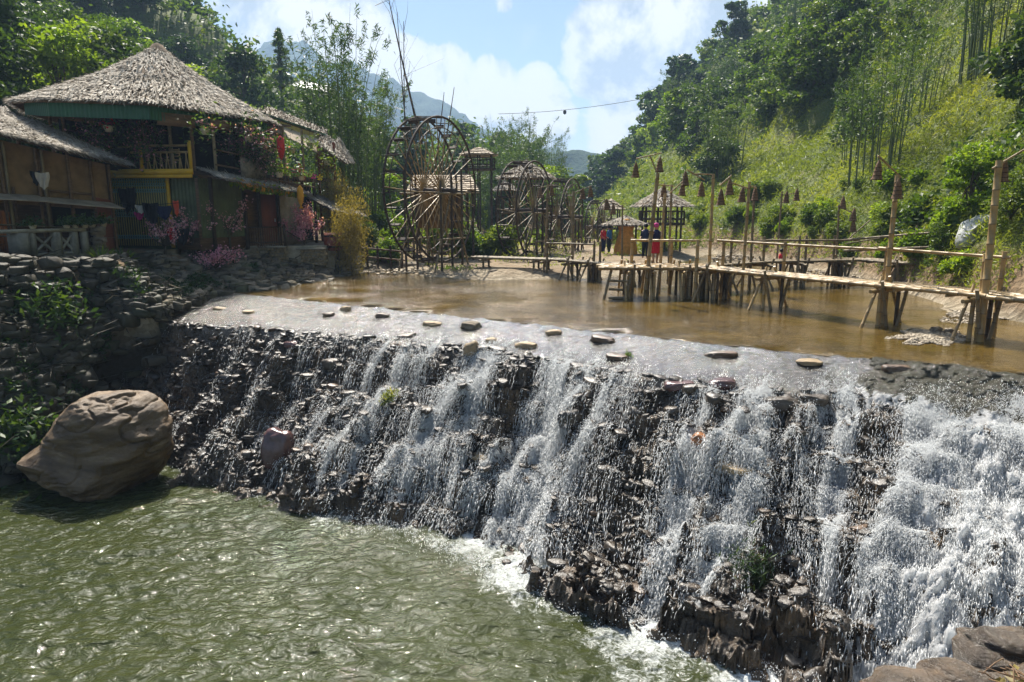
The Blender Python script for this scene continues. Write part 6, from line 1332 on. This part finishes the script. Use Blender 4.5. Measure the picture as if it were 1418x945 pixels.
# ------------------------------------------------------------------ bamboo bridges
ZD = 1.10
def bridge(name, label, pts, wid, zd, trest, rail_pts=None, rail_h=.9, zb=-.5, nculm=9, mat='bamboo'):
    pts = [np.asarray(p, float) for p in pts]; t_ = thing(name, label, 'bridge', (*pts[0], zd)); dk = MB()
    for a, b in zip(pts[:-1], pts[1:]):
        d = (b - a) / np.linalg.norm(b - a); n_ = np.array([d[1], -d[0]])
        for k in range(nculm):
            o = (k / (nculm - 1) - .5) * wid; L = np.linalg.norm(b - a); u = -random.uniform(.05, .3)
            while u < L: 
                v = min(L + random.uniform(.05, .3), u + random.uniform(3.5, 5.5)); p, q = a + d * u + n_ * o, a + d * v + n_ * o; j = random.uniform(-.012, .012); dk.bamboo((*p, zd + j), (*q, zd + j + random.uniform(-.01, .01)), wid / nculm * .5, .42, 7, .95, bend=.002); u = v + .02
        k = .6
        while k < np.linalg.norm(b - a): p = a + d * k; dk.tube([(*(p - n_ * wid * .56), zd - .07), (*(p + n_ * wid * .56), zd - .07)], .035, 6, .2); k += 1.3
    dk.part('deck', M[mat], t_)
    for i, (px_c, seg, kind) in enumerate(trest):
        a, b = pts[seg], pts[seg + 1]; p = on(a, b, px_c); d = (b - a) / np.linalg.norm(b - a); n_ = np.array([d[1], -d[0]])
        cb = MB(); cb.bamboo((*(p - n_ * (wid * .5 + .3)), zd - .13), (*(p + n_ * (wid * .5 + .3)), zd - .13), .06); cb.part('cross_beam', M[mat], t_)
        for s_ in (-1, 1):
            q = p + n_ * s_ * wid * .42; l_ = MB(); l_.bamboo((*(q + d * .05), zb), (*(q + d * .05), zd - .1), .058, .4); l_.part('leg', M['bamboo_dark' if s_ < 0 else mat], t_)
            if kind != 'plain':
                br_ = MB(); br_.bamboo((*(q + n_ * s_ * .75 - d * .1), zb), (*(q - n_ * s_ * .25 - d * .1), zd + .22), .045, .4); br_.part('brace', M[mat], t_)
                br_ = MB(); br_.bamboo((*(q - n_ * s_ * .35 + d * .2), zb), (*(q + n_ * s_ * .22 + d * .2), zd + .15), .05, .4); br_.part('brace', M['bamboo_grey'], t_)
        if kind == 'bundle':
            for k in range(8):
                q = p + n_ * random.uniform(-.55, .55) * wid + d * random.uniform(-.4, .4); l_ = MB(); l_.bamboo((*q, zb), (*q, zd - .05 + random.uniform(-.1, .0)), .055, .4); l_.part('leg', M['bamboo_dark' if k % 3 else 'bamboo_grey'], t_)
    for a, b, za, zc in (rail_pts or []):
        m_ = MB(); m_.bamboo((*a, zd + za), (*b, zd + zc), .045, .42, bend=.004); m_.part('handrail', M[mat], t_)
    return t_
def rpost(t_, p, z0, z1, r=.06, mat='bamboo'): m_ = MB(); m_.bamboo((*p, z0), (*(np.asarray(p) + RNG.normal(0, .02, 2)), z1), r, .4); m_.part('rail_post', M[mat], t_)
PX = lambda px, Y: aty(px, 330, Y)[:2]
B0 = atz(1462, 420, ZD - .0)[:2]; J0 = PX(978, 24.0); B1 = PX(1356, 16.5); Bend = B1 + (B1 - J0) / np.linalg.norm(B1 - J0) * 4.2
dB = (B1 - J0) / np.linalg.norm(B1 - J0); nB = np.array([dB[1], -dB[0]])
side = nB * .62 if nB[1] < 0 else -nB * .62; back = -side
R0, R1 = on(J0, Bend, 975) + back, on(J0, Bend, 1378) + back
mainb = bridge('bamboo_bridge', 'long bamboo footbridge over the shallow river, running to the right edge', [J0, Bend], 1.0, ZD, [(1362, 0, 'x'), (1232, 0, 'x'), (1070, 0, 'x'), (990, 0, 'bundle')],
               [(R0 + side * .1, on(J0, Bend, 1205) + back, .92, .90), (on(J0, Bend, 1195) + back, R1, .93, .86)])
for px in (982, 1066, 1207, 1368): rpost(mainb, on(J0, Bend, px) + back, -.4 if px != 1066 else -.4, ZD + 1.0, .065)
for px in (1028, 1235, 1372): pass
plat = bridge('bamboo_platform', 'bamboo landing stage at the bend of the bridge, on crossed legs', [PX(838, 24.6), J0 + [.1, .5]], 1.5, ZD - .02, [(866, 0, 'x'), (900, 0, 'x'), (940, 0, 'x'), (962, 0, 'bundle')], [(PX(874, 25.3), PX(968, 24.0), .9, .95)], nculm=12)
for px, Y in ((876, 25.4), (930, 25.3), (966, 23.6)): rpost(plat, PX(px, Y), -.4, ZD + .98, .07)
# steps down on the left side of the landing
lad = thing('bamboo_ladder', 'short bamboo ladder at the left end of the landing stage', 'ladder', (*PX(860, 23.7), 0)); 
for px in (843, 873): p = PX(px, 23.8); m_ = MB(); m_.bamboo((p[0] - .25, p[1] - .2, -.4), (p[0] + .15, p[1] + .2, ZD - .1), .06); m_.part('stile', M['bamboo_grey'], lad)
for z in (.05, .35, .65): p, q = PX(845, 23.8), PX(871, 23.8); m_ = MB(); m_.bamboo((*p, z), (*q, z - .03), .045); m_.part('rung', M['bamboo_grey'], lad)
back_b = bridge('bamboo_bridge', 'second bamboo bridge behind the first, reaching the gravel beach on the right', [PX(975, 25.4), PX(1060, 27.5), PX(1195, 28.5), PX(1318, 25.5)], .9, 1.05, [(1000, 0, 'x'), (1048, 0, 'x'), (1100, 1, 'x'), (1160, 1, 'bundle'), (1245, 2, 'x')],
                [(PX(1012, 26.2), PX(1060, 26.6), .85, .85), (PX(1060, 27), PX(1190, 28.0), .85, .82), (PX(1165, 28.2), PX(1310, 25.2), .8, 1.25), (PX(1170, 27), PX(1322, 24.6), .45, .75)], mat='bamboo_grey')
for px, Y in ((1013, 26.2), (1060, 27), (1108, 27.3), (1118, 27.6), (1157, 28), (1268, 26.5)): rpost(back_b, PX(px, Y), -.3, 2.05, .06, 'bamboo_grey')
walk = bridge('bamboo_walkway', 'low bamboo walkway from the wheel bank to the landing stage', [PX(662, 33.5), PX(770, 31.8), PX(905, 27.5)], .7, .82, [(672, 0, 'plain'), (741, 0, 'plain'), (755, 0, 'plain'), (792, 1, 'x'), (820, 1, 'bundle'), (878, 1, 'x')], [(PX(757, 31.5), PX(824, 29.8), .75, .78)], nculm=7, mat='bamboo_grey')
for px, Y in ((757, 31.6), (823, 29.8), (832, 29.5)): rpost(walk, PX(px, Y), -.3, 1.75, .06, 'bamboo_grey')
# ------------------------------------------------------------------ lamp posts with wicker bells
bell_mb = MB(); lathe(bell_mb, [(.235, 0), (.225, .03), (.19, .10), (.15, .30), (.115, .46), (.075, .56), (.03, .64), (.01, .66)], (0, 0, 0), 14); lathe(bell_mb, [(.22, .01), (.13, .30), (.09, .45)], (0, 0, 0), 14)
for z, r_ in ((.0, .24), (.13, .185), (.27, .16), (.4, .135)): bell_mb.tube([(math.cos(a) * r_, math.sin(a) * r_, z) for a in np.linspace(0, 6.283, 15)], .012, 4, .9, cap=False)
bell_me = bell_mb.mesh('shade', M['wicker'], False)
cord_mb = MB(); cord_mb.tube([(0, 0, .62), (0, 0, .95)], .007, 4); cord_me = cord_mb.mesh('cord', M['wire'])
def bell(px, py, Y, label):
    """py: the rim of the bell"""
    c = aty(px, py, Y); t_ = thing('bell_lantern', label, 'lantern', c, 'wicker bell lanterns'); o = bpy.data.objects.new('shade', bell_me); COL.objects.link(o); o.parent = t_; o = bpy.data.objects.new('cord', cord_me); COL.objects.link(o); o.parent = t_; t_.scale = (.62, .62, .78); t_.rotation_euler = (random.uniform(-.05, .05), random.uniform(-.06, .06), random.random() * 6); return c
def lamp_post(base, top, Y, arms, label, r=.055, zb=None, mat='bamboo', dy=0.0):
    a = aty(base[0], base[1], Y); b = aty(top[0], top[1], Y + dy); z = zb if zb is not None else a[2]; t_ = thing('lamp_post', label, 'lamp post', (a[0], a[1], z), 'bamboo lamp posts along the bridges'); m_ = MB(); m_.bamboo((a[0], a[1], z), b, r, .42, bend=.004); m_.part('post', M[mat], t_)
    for p, q in arms: m_ = MB(); m_.bamboo(aty(*p, Y + dy), aty(*q, Y + dy * .9), .026, .4, 6); m_.part('arm', M[mat], t_)
lamp_post((1357, 470), (1384, 222), 16.0, [((1374, 234), (1424, 204))], 'tallest thick bamboo lamp post, rightmost on the near bridge', .085, -.4); bell(1387, 252, 16.1, 'bell lantern behind the top of the rightmost thick post')
rpost(mainb, PX(1372, 16.4), -.4, ZD + .95, .08)
lamp_post((1228, 400), (1243, 243), 18.7, [((1216, 216), (1248, 246))], 'leaning bamboo lamp post at the middle trestle of the near bridge', .075, -.4); bell(1214, 249, 18.7, 'bell lantern at the left tip of the arm over the middle of the near bridge'); bell(1242, 275, 18.4, 'bell lantern hanging against the leaning lamp post over the middle of the near bridge')
lamp_post((1026, 420), (1038, 252), 22.4, [((1012, 253), (1038, 262)), ((997, 257), (1013, 243)), ((1037, 257), (1048, 261))], 'slim lamp post rising from the water left of the third trestle', .055, -.4)
bell(998, 284, 22.4, 'lower left bell lantern of the slim post above the third trestle'); bell(1010, 270, 22.4, 'upper left bell lantern of the slim post above the third trestle'); bell(1027, 280, 23.5, 'bell lantern just left of the slim post above the third trestle')
lamp_post((1040, 372), (1045, 262), 26.5, [((1028, 262), (1047, 258))], 'lamp post behind the slim one, on the second bridge', .055, -.3, 'bamboo_grey'); bell(1045, 278, 26.2, 'bell lantern on the post behind the slim one')
lamp_post((982, 365), (988, 241), 24.6, [((958, 241), (989, 242)), ((951, 235), (976, 250))], 'straight lamp post with a right angled arm at the bend of the bridge', .06, -.4); bell(949, 257, 24.6, 'bell lantern at the left tip of the right angled arm'); bell(971, 272, 24.6, 'bell lantern under the middle of the right angled arm')
lamp_post((894, 375), (911, 240), 24.0, [((881, 220), (916, 212)), ((900, 216), (911, 242))], 'thick leaning lamp post on the landing stage, with a crossbar on top', .075, -.4); bell(880, 246, 24, 'bell lantern at the left end of the crossbar over the landing stage'); bell(913, 238, 24, 'bell lantern at the right end of the crossbar over the landing stage')
lamp_post((914, 365), (921, 268), 25.4, [((927, 268), (947, 250)), ((912, 256), (934, 258))], 'lamp post right behind the thick leaning one', .06, -.3); bell(944, 271, 25.4, 'bell lantern at the right tip of the raised arm behind the leaning post'); bell(919, 273, 26.5, 'small bell lantern above the straight post right of the leaning one')
lamp_post((926, 362), (930, 256), 26.8, [], 'bare straight post beside the post behind the leaning one', .05, .2, 'bamboo_grey')
lamp_post((1076, 355), (1083, 265), 30, [((1082, 270), (1104, 268))], 'thin lamp post on the second bridge before the green slope', .045, .2, 'bamboo_grey'); bell(1088, 281, 30, 'left bell lantern of the thin post before the green slope'); bell(1103, 278, 30, 'right bell lantern of the thin post before the green slope')
lamp_post((1158, 358), (1162, 284), 28.5, [((1160, 286), (1184, 296)), ((1176, 330), (1205, 305))], 'thin lamp post at the far beach end of the second bridge', .045, .2, 'bamboo_grey'); bell(1167, 289, 28.5, 'bell lantern on top of the thin post by the far beach'); bell(1181, 306, 28, 'upper of two small bells right of the post by the far beach'); bell(1181, 321, 28, 'lower of two small bells right of the post by the far beach')
lamp_post((754, 358), (759, 256), 33, [((744, 261), (768, 256))], 'lamp post on the bank in front of the second water wheel', .055, .3, 'bamboo_grey'); bell(748, 274, 33, 'left bell lantern in front of the second water wheel'); bell(764, 271, 33, 'right bell lantern in front of the second water wheel')
lamp_post((792, 381), (794, 265), 31.6, [((794, 268), (820, 257))], 'dark thick lamp post standing in the water by the walkway', .075, -.3, 'bamboo_grey'); bell(807, 276, 31.6, 'left bell lantern of the dark post by the walkway'); bell(818, 273, 31.6, 'right bell lantern of the dark post by the walkway')
lamp_post((862, 360), (862, 284), 31, [((836, 276), (864, 288))], 'lamp post in front of the golden straw figure', .045, .2, 'bamboo_grey'); bell(840, 291, 31, 'left bell lantern before the small raised hut'); bell(849, 297, 31, 'right bell lantern before the small raised hut')
lamp_post((1262, 392), (1270, 312), 27, [((1170, 338), (1268, 322)), ((1272, 325), (1330, 335))], 'short post with long slanting rails at the end of the second bridge', .05, .3, 'bamboo_grey')
# ------------------------------------------------------------------ people
def person(px, py_feet, Y, hgt, label, shirt, skirt, scarf=None, turn=0.0, arm=0.25, bag=None):
    p = aty(px, py_feet, Y); z0 = p[2]; k = hgt / 1.7; ca, sa = math.cos(turn), math.sin(turn)
    J = {'pel': (0, 0, .95), 'ab': (0, .0, 1.12), 'ch': (0, 0, 1.34), 'nk': (0, .0, 1.47), 'hd': (0, -.01, 1.56), 'tp': (0, -.01, 1.68)}
    V = [J['pel'], J['ab'], J['ch'], J['nk'], J['hd'], J['tp']]; Rr = [.13, .12, .135, .05, .085, .06]; Ed = [(0, 1), (1, 2), (2, 3), (3, 4), (4, 5)]
    for s_ in (-1, 1):
        i = len(V); V += [(s_ * .09, 0, .88), (s_ * .10, -.03 * s_, .48), (s_ * .10, .03 * s_, .07), (s_ * .11, -.12, .035)]; Rr += [.088, .06, .042, .035]; Ed += [(0, i), (i, i + 1), (i + 1, i + 2), (i + 2, i + 3)]
        i = len(V); V += [(s_ * .18, 0, 1.38), (s_ * .24, .02, 1.12), (s_ * .22, -.12 - arm * .3, .98 + arm * .1), (s_ * .21, -.17 - arm * .35, .95 + arm * .12)]; Rr += [.052, .04, .03, .03]; Ed += [(2, i), (i, i + 1), (i + 1, i + 2), (i + 2, i + 3)]
    me = bpy.data.meshes.new('body'); me.from_pydata([(v[0] * k, v[1] * k, v[2] * k) for v in V], Ed, []); o = bpy.data.objects.new('body', me); COL.objects.link(o)
    md = o.modifiers.new('skin', 'SKIN'); o.modifiers.new('sub', 'SUBSURF').levels = 1; o.modifiers['sub'].render_levels = 1
    for i, r_ in enumerate(Rr): me.skin_vertices[0].data[i].radius = (r_ * k, r_ * k)
    me.skin_vertices[0].data[0].use_root = True; me.materials.append(M['skin'])
    t_ = thing('person', label, 'person', (p[0], p[1], z0)); t_.rotation_euler = (0, 0, turn); o.parent = t_; org = (0, 0, 0)
    def sub(m_, name, mat): q = bpy.data.objects.new(name, m_.mesh(name, M[mat], True)); COL.objects.link(q); q.parent = t_
    c = MB(); lathe(c, [(.17 * k, .93 * k), (.16 * k, 1.1 * k), (.175 * k, 1.3 * k), (.15 * k, 1.42 * k), (.06 * k, 1.48 * k)], (0, 0, 0), 12)
    for s_ in (-1, 1): c.tube([(s_ * .17 * k, 0, 1.39 * k), (s_ * .24 * k, .02 * k, 1.12 * k), (s_ * .225 * k, -.1 * k, 1.0 * k)], [.068 * k, .06 * k, .05 * k], 8)
    sub(c, 'shirt', shirt); c = MB()
    if skirt[0] == 's': lathe(c, [(.165 * k, .97 * k), (.2 * k, .8 * k), (.25 * k, .48 * k)], (0, 0, 0), 12); sub(c, 'skirt', skirt[1])
    else:
        for s_ in (-1, 1): c.tube([(s_ * .08 * k, 0, .98 * k), (s_ * .10 * k, -.03 * s_ * k, .5 * k), (s_ * .10 * k, .03 * s_ * k, .1 * k)], [.11 * k, .085 * k, .065 * k], 8)
        sub(c, 'trousers', skirt[1])
    c = MB(); lathe(c, [(.03 * k, 1.76 * k), (.08 * k, 1.745 * k), (.112 * k, 1.69 * k), (.115 * k, 1.62 * k), (.10 * k, 1.57 * k)], (0, .012, 0), 12); sub(c, 'headscarf' if scarf else 'hair', scarf or 'hair')
    if bag: c = MB(); c.box((.02 * k, .2 * k, 1.02 * k), (.3 * k, .16 * k, .4 * k), jit=.02); sub(c, 'basket', bag)
person(907, 366, 27.0, 1.55, 'person in a dark jacket and red skirt with a purple headscarf, behind the landing stage', 'cloth_navy', ('s', 'cloth_red'), 'cloth_pink', .4, bag='cloth_red')
person(893, 358, 33.0, 1.6, 'person in dark clothes standing left of the one with the purple headscarf', 'cloth_navy', ('t', 'cloth_black'), None, -.5)
person(835, 352, 42, 1.65, 'person in a red shirt far off on the bank by the smallest water wheel', 'cloth_red', ('t', 'cloth_navy'), None, .9)
person(843, 352, 42.5, 1.7, 'person in blue beside the one in a red shirt on the far bank', 'plastic_blue', ('t', 'cloth_black'), None, -2)
person(1080, 385, 29.3, 1.2, 'child in a red top crouched figure by the water behind the near bridge', 'cloth_red', ('t', 'cloth_navy'), None, 1.5)
# ------------------------------------------------------------------ stone face on the right bank
bm = bmesh.new(); bmesh.ops.create_icosphere(bm, subdivisions=6, radius=1.0); V = np.array([v.co[:] for v in bm.verts]); Fc = np.array([[v.index for v in f.verts] for f in bm.faces]); bm.free()
x_, y_, z_ = V.T; fr_ = (y_ < 0) * 1.0
g2 = lambda cx, cz, sx, sz: np.exp(-((x_ - cx) / sx) ** 2 - ((z_ - cz) / sz) ** 2)
dis = (.30 * g2(0, -.05, .14, .26) + .18 * g2(0, -.22, .20, .10) + .12 * g2(0, .38, .55, .10) - .20 * g2(-.32, .2, .2, .12) - .20 * g2(.32, .2, .2, .12) + .07 * g2(-.32, .18, .13, .06) + .07 * g2(.32, .18, .13, .06) + .13 * g2(0, -.47, .25, .05) + .11 * g2(0, -.60, .21, .05) - .08 * g2(0, -.535, .26, .02) + .12 * g2(0, -.82, .3, .12)) * fr_
V2 = np.stack([x_ * .40, (y_ - dis) * .42, z_ * .66], 1)
for s_ in (-1, 1): e_ = np.exp(-((x_ - s_ * .95) / .18) ** 2 - (z_ / .3) ** 2 - (y_ / .25) ** 2); V2[:, 0] += s_ * e_ * .1
fo_ = bpy.data.objects.new('face_statue', MB().add(V2, Fc).mesh('face_statue', M['white_stone'], True)); COL.objects.link(fo_); c = aty(1352, 322, 23.5); fo_.location = c; fo_.rotation_euler = (R(-28), R(34), R(-48)); fo_.scale = (1.15,) * 3; props(fo_, 'pale carved stone face leaning back in the greenery of the right bank', 'statue')
# ------------------------------------------------------------------ fences, benches, far things
fen = thing('wooden_fence', 'low wooden fence along the bank left of the big water wheel', 'fence', (*PX(530, 35), .2)); m_ = MB()
for px in (506, 522, 540, 556): p = PX(px, 35.5); q = MB(); q.tube([(*p, 0), (*p, 1.25)], .06, 6); q.part('fence_post', M['wood_dark'], fen)
for z in (.5, .95): m_.bamboo((*PX(500, 35.4), z + .2), (*PX(562, 35.4), z), .045)
m_.part('rails', M['wood'], fen)
for px, Y, lab in ((655, 43, 'long bench right of the big water wheel'), (692, 44, 'short bench before the second water wheel'), (615, 44, 'white topped table beyond the big water wheel')):
    p = aty(px, 350, Y); z = hz(p[0], p[1]); t_ = thing('bench' if 'bench' in lab else 'table', lab, 'bench' if 'bench' in lab else 'table', (p[0], p[1], z)); m_ = MB(); m_.box((p[0], p[1], z + .5), (1.6, .5, .08)); m_.part('seat' if 'bench' in lab else 'table_top', M['wood_pale'], t_)
    for sx in (-.7, .7): q = MB(); q.box((p[0] + sx, p[1], z + .23), (.1, .4, .46)); q.part('leg', M['wood'], t_)
tin = thing('farm_house', 'far house with grey metal roofs high on the left hillside', 'house', aty(437, 128, 96)); c = aty(437, 126, 96)
m_ = MB(); m_.box((c[0], c[1], c[2] - 1.2), (3.6, 3.4, 2.6), .3); m_.part('wall', M['wood_pale'], tin)
m_ = MB(); m_.prism([c + [-2.6, -2.2, .3], c + [2.2, -2.6, -.6], c + [2.4, .2, .5], c + [-2.2, .4, 1.3]], (0, 0, 1), .06); m_.prism([c + [-2.2, .4, 1.3], c + [2.4, .2, .5], c + [2.4, 2.4, -.6], c + [-2.2, 2.4, .1]], (0, 0, 1), .06); m_.part('roof', M['steel'], tin)
m_ = MB(); m_.box((c[0] - .3, c[1] - 1.78, c[2] - 1.0), (1.1, .1, 1.1), .3); m_.part('window', M['interior'], tin)
cab = MB(); p = [lerp(aty(690, 158, 150), aty(905, 134, 150), k) - [0, 0, .7 * 4 * k * (1 - k)] for k in np.linspace(0, 1, 24)]; cab.tube(p, .05, 4); cab.top('cable', M['wire'], 'thin cable hung across the valley against the sky', 'cable')
cc = MB(); lathe(cc, [(.1, 0), (.35, .2), (.35, .7), (.1, .9)], lerp(aty(690, 158, 150), aty(905, 134, 150), .43) - [0, 0, 1.6], 8); cc.top('cable_load', M['wire'], 'small dark load hanging on the cable over the valley', 'load')
# driftwood left of the wheels, rock ring at the foot of the wheel
for px, py, sz_, lab in ((610, 366, (.9, .4, .3), 'dark rocky lump under the big water wheel'), (645, 372, (.6, .35, .35), 'stacked dark rocks right of the foot of the big wheel'), (570, 372, (.7, .35, .22), 'brown rock shelf left of the foot of the big wheel'), (683, 383, (.25, .2, .2), 'small dark rock standing in the riffle below the wheels'), (1296, 461, (.13, .1, .08), 'round pebble on the small gravel bar'), (1314, 462, (.10, .09, .06), 'small grey pebble at the right of the small gravel bar')):
    p = atz(px, py); b_ = stone_mesh('boulder', *sz_, int(px), M['stone'], 4, rough=.3); o = bpy.data.objects.new('boulder', b_.mesh('boulder', M['stone'], False)); COL.objects.link(o); o.location = (p[0], p[1], .05 + sz_[2] * .3); props(o, lab, 'rock')
gt_ = MB(); p = atz(632, 380); leaves_at(gt_, p + RNG.normal(0, 1, (700, 3)) * [.5, .25, .12] + [0, 0, .15], .12, None, -.7, .6, None, .2); gt_.top('reed_tuft', M['leaf_bright'], 'bright green tuft of water weed below the big water wheel', 'plant')
# tufts growing in the weir
def tuft(px, py, n_, sz_, mat, label, spread=.12):
    d = ray(px, py)
    for kk in np.arange(6, 40, .03):
        q = np.array([0, 0, CAMZ]) + d * kk; s, tt = st(q[0], q[1])
        if tt > 0 and q[2] < float(face_z(np.array(s), np.array(tt))): break
    m_ = MB(); tp_ = q + RNG.normal(0, spread, (n_, 3)) + [0, 0, .05]; m_.tube(tp_, .002, 3); leaves_at(m_, tp_, sz_, None, .8, .5, None, .12); m_.top('plant', M[mat], label, 'plant')
tuft(541, 556, 500, .10, 'grass', 'round dry green tuft clinging to the left part of the weir face', .10); tuft(1040, 735, 120, .14, 'grass', 'long thin yellow green reed on the lower ledge of the weir', .07); tuft(870, 495, 90, .06, 'leaf_bright', 'tiny green sprig on the weir apron', .04); tuft(1040, 790, 300, .09, 'leaf_dark', 'mossy clump hanging on the lower right ledge', .2)
# rock with caught twigs at the bottom right corner
q = aty(1408, 935, 5.6) - [0, 0, .06]
for k, (dx, dy, dz, sz_, lab) in enumerate(((.15, .05, -.30, (.62, .5, .26), 'big wet rock at the bottom right corner with twigs caught on it'), (-.72, .1, -.42, (.5, .4, .20), 'low wet rock left of the corner rock, in the spray'), (.55, .75, -.28, (.5, .4, .25), 'brown rock behind the corner rock at the right edge'))):
    b_ = stone_mesh('boulder', *sz_, 700 + k, M['slab_brown'], 5, rough=.45); o = bpy.data.objects.new('boulder', b_.mesh('boulder', M['wetrock'], True)); COL.objects.link(o); o.location = (q[0] + dx, q[1] + dy, q[2] + dz); props(o, lab, 'boulder')
tw = MB()
for k in range(34): a = q + RNG.normal(0, 1, 3) * [.22, .16, .03] + [.1, -.1, .02]; dd_ = RNG.normal(0, 1, 3) * [.16, .1, .03]; tw.tube([a - dd_, a + dd_ * .2 + [0, 0, .02], a + dd_], .006, 4)
tw.top('twigs', M['wood'], 'small heap of dry twigs caught on the corner rock', 'twigs')
yl = MB(); leaves_at(yl, q + RNG.normal(0, 1, (46, 3)) * [.2, .12, .02] + [.12, -.1, .05], .06, None, .1, .3, None, .4); yl.top('fallen_leaves', M['plastic_green'] if False else M['leaf_straw'], 'yellow fallen leaves on the corner rock', 'leaves')
# ------------------------------------------------------------------ the air
HZ = MB().box((0, 720, 140), (3000, 1700, 305)); 
m, t = newmat('haze'); pv = t.n.new('ShaderNodeVolumePrincipled'); pv.inputs['Color'].default_value = (.48, .70, 1.0, 1); pv.inputs['Density'].default_value = .00046; pv.inputs['Anisotropy'].default_value = .15
oo = t.n.new('ShaderNodeOutputMaterial'); t.l.new(pv.outputs[0], oo.inputs['Volume'])
HZ.top('haze', m, 'thin bluish haze filling the valley', 'haze', kind='stuff', origin=(0, 0, 0))
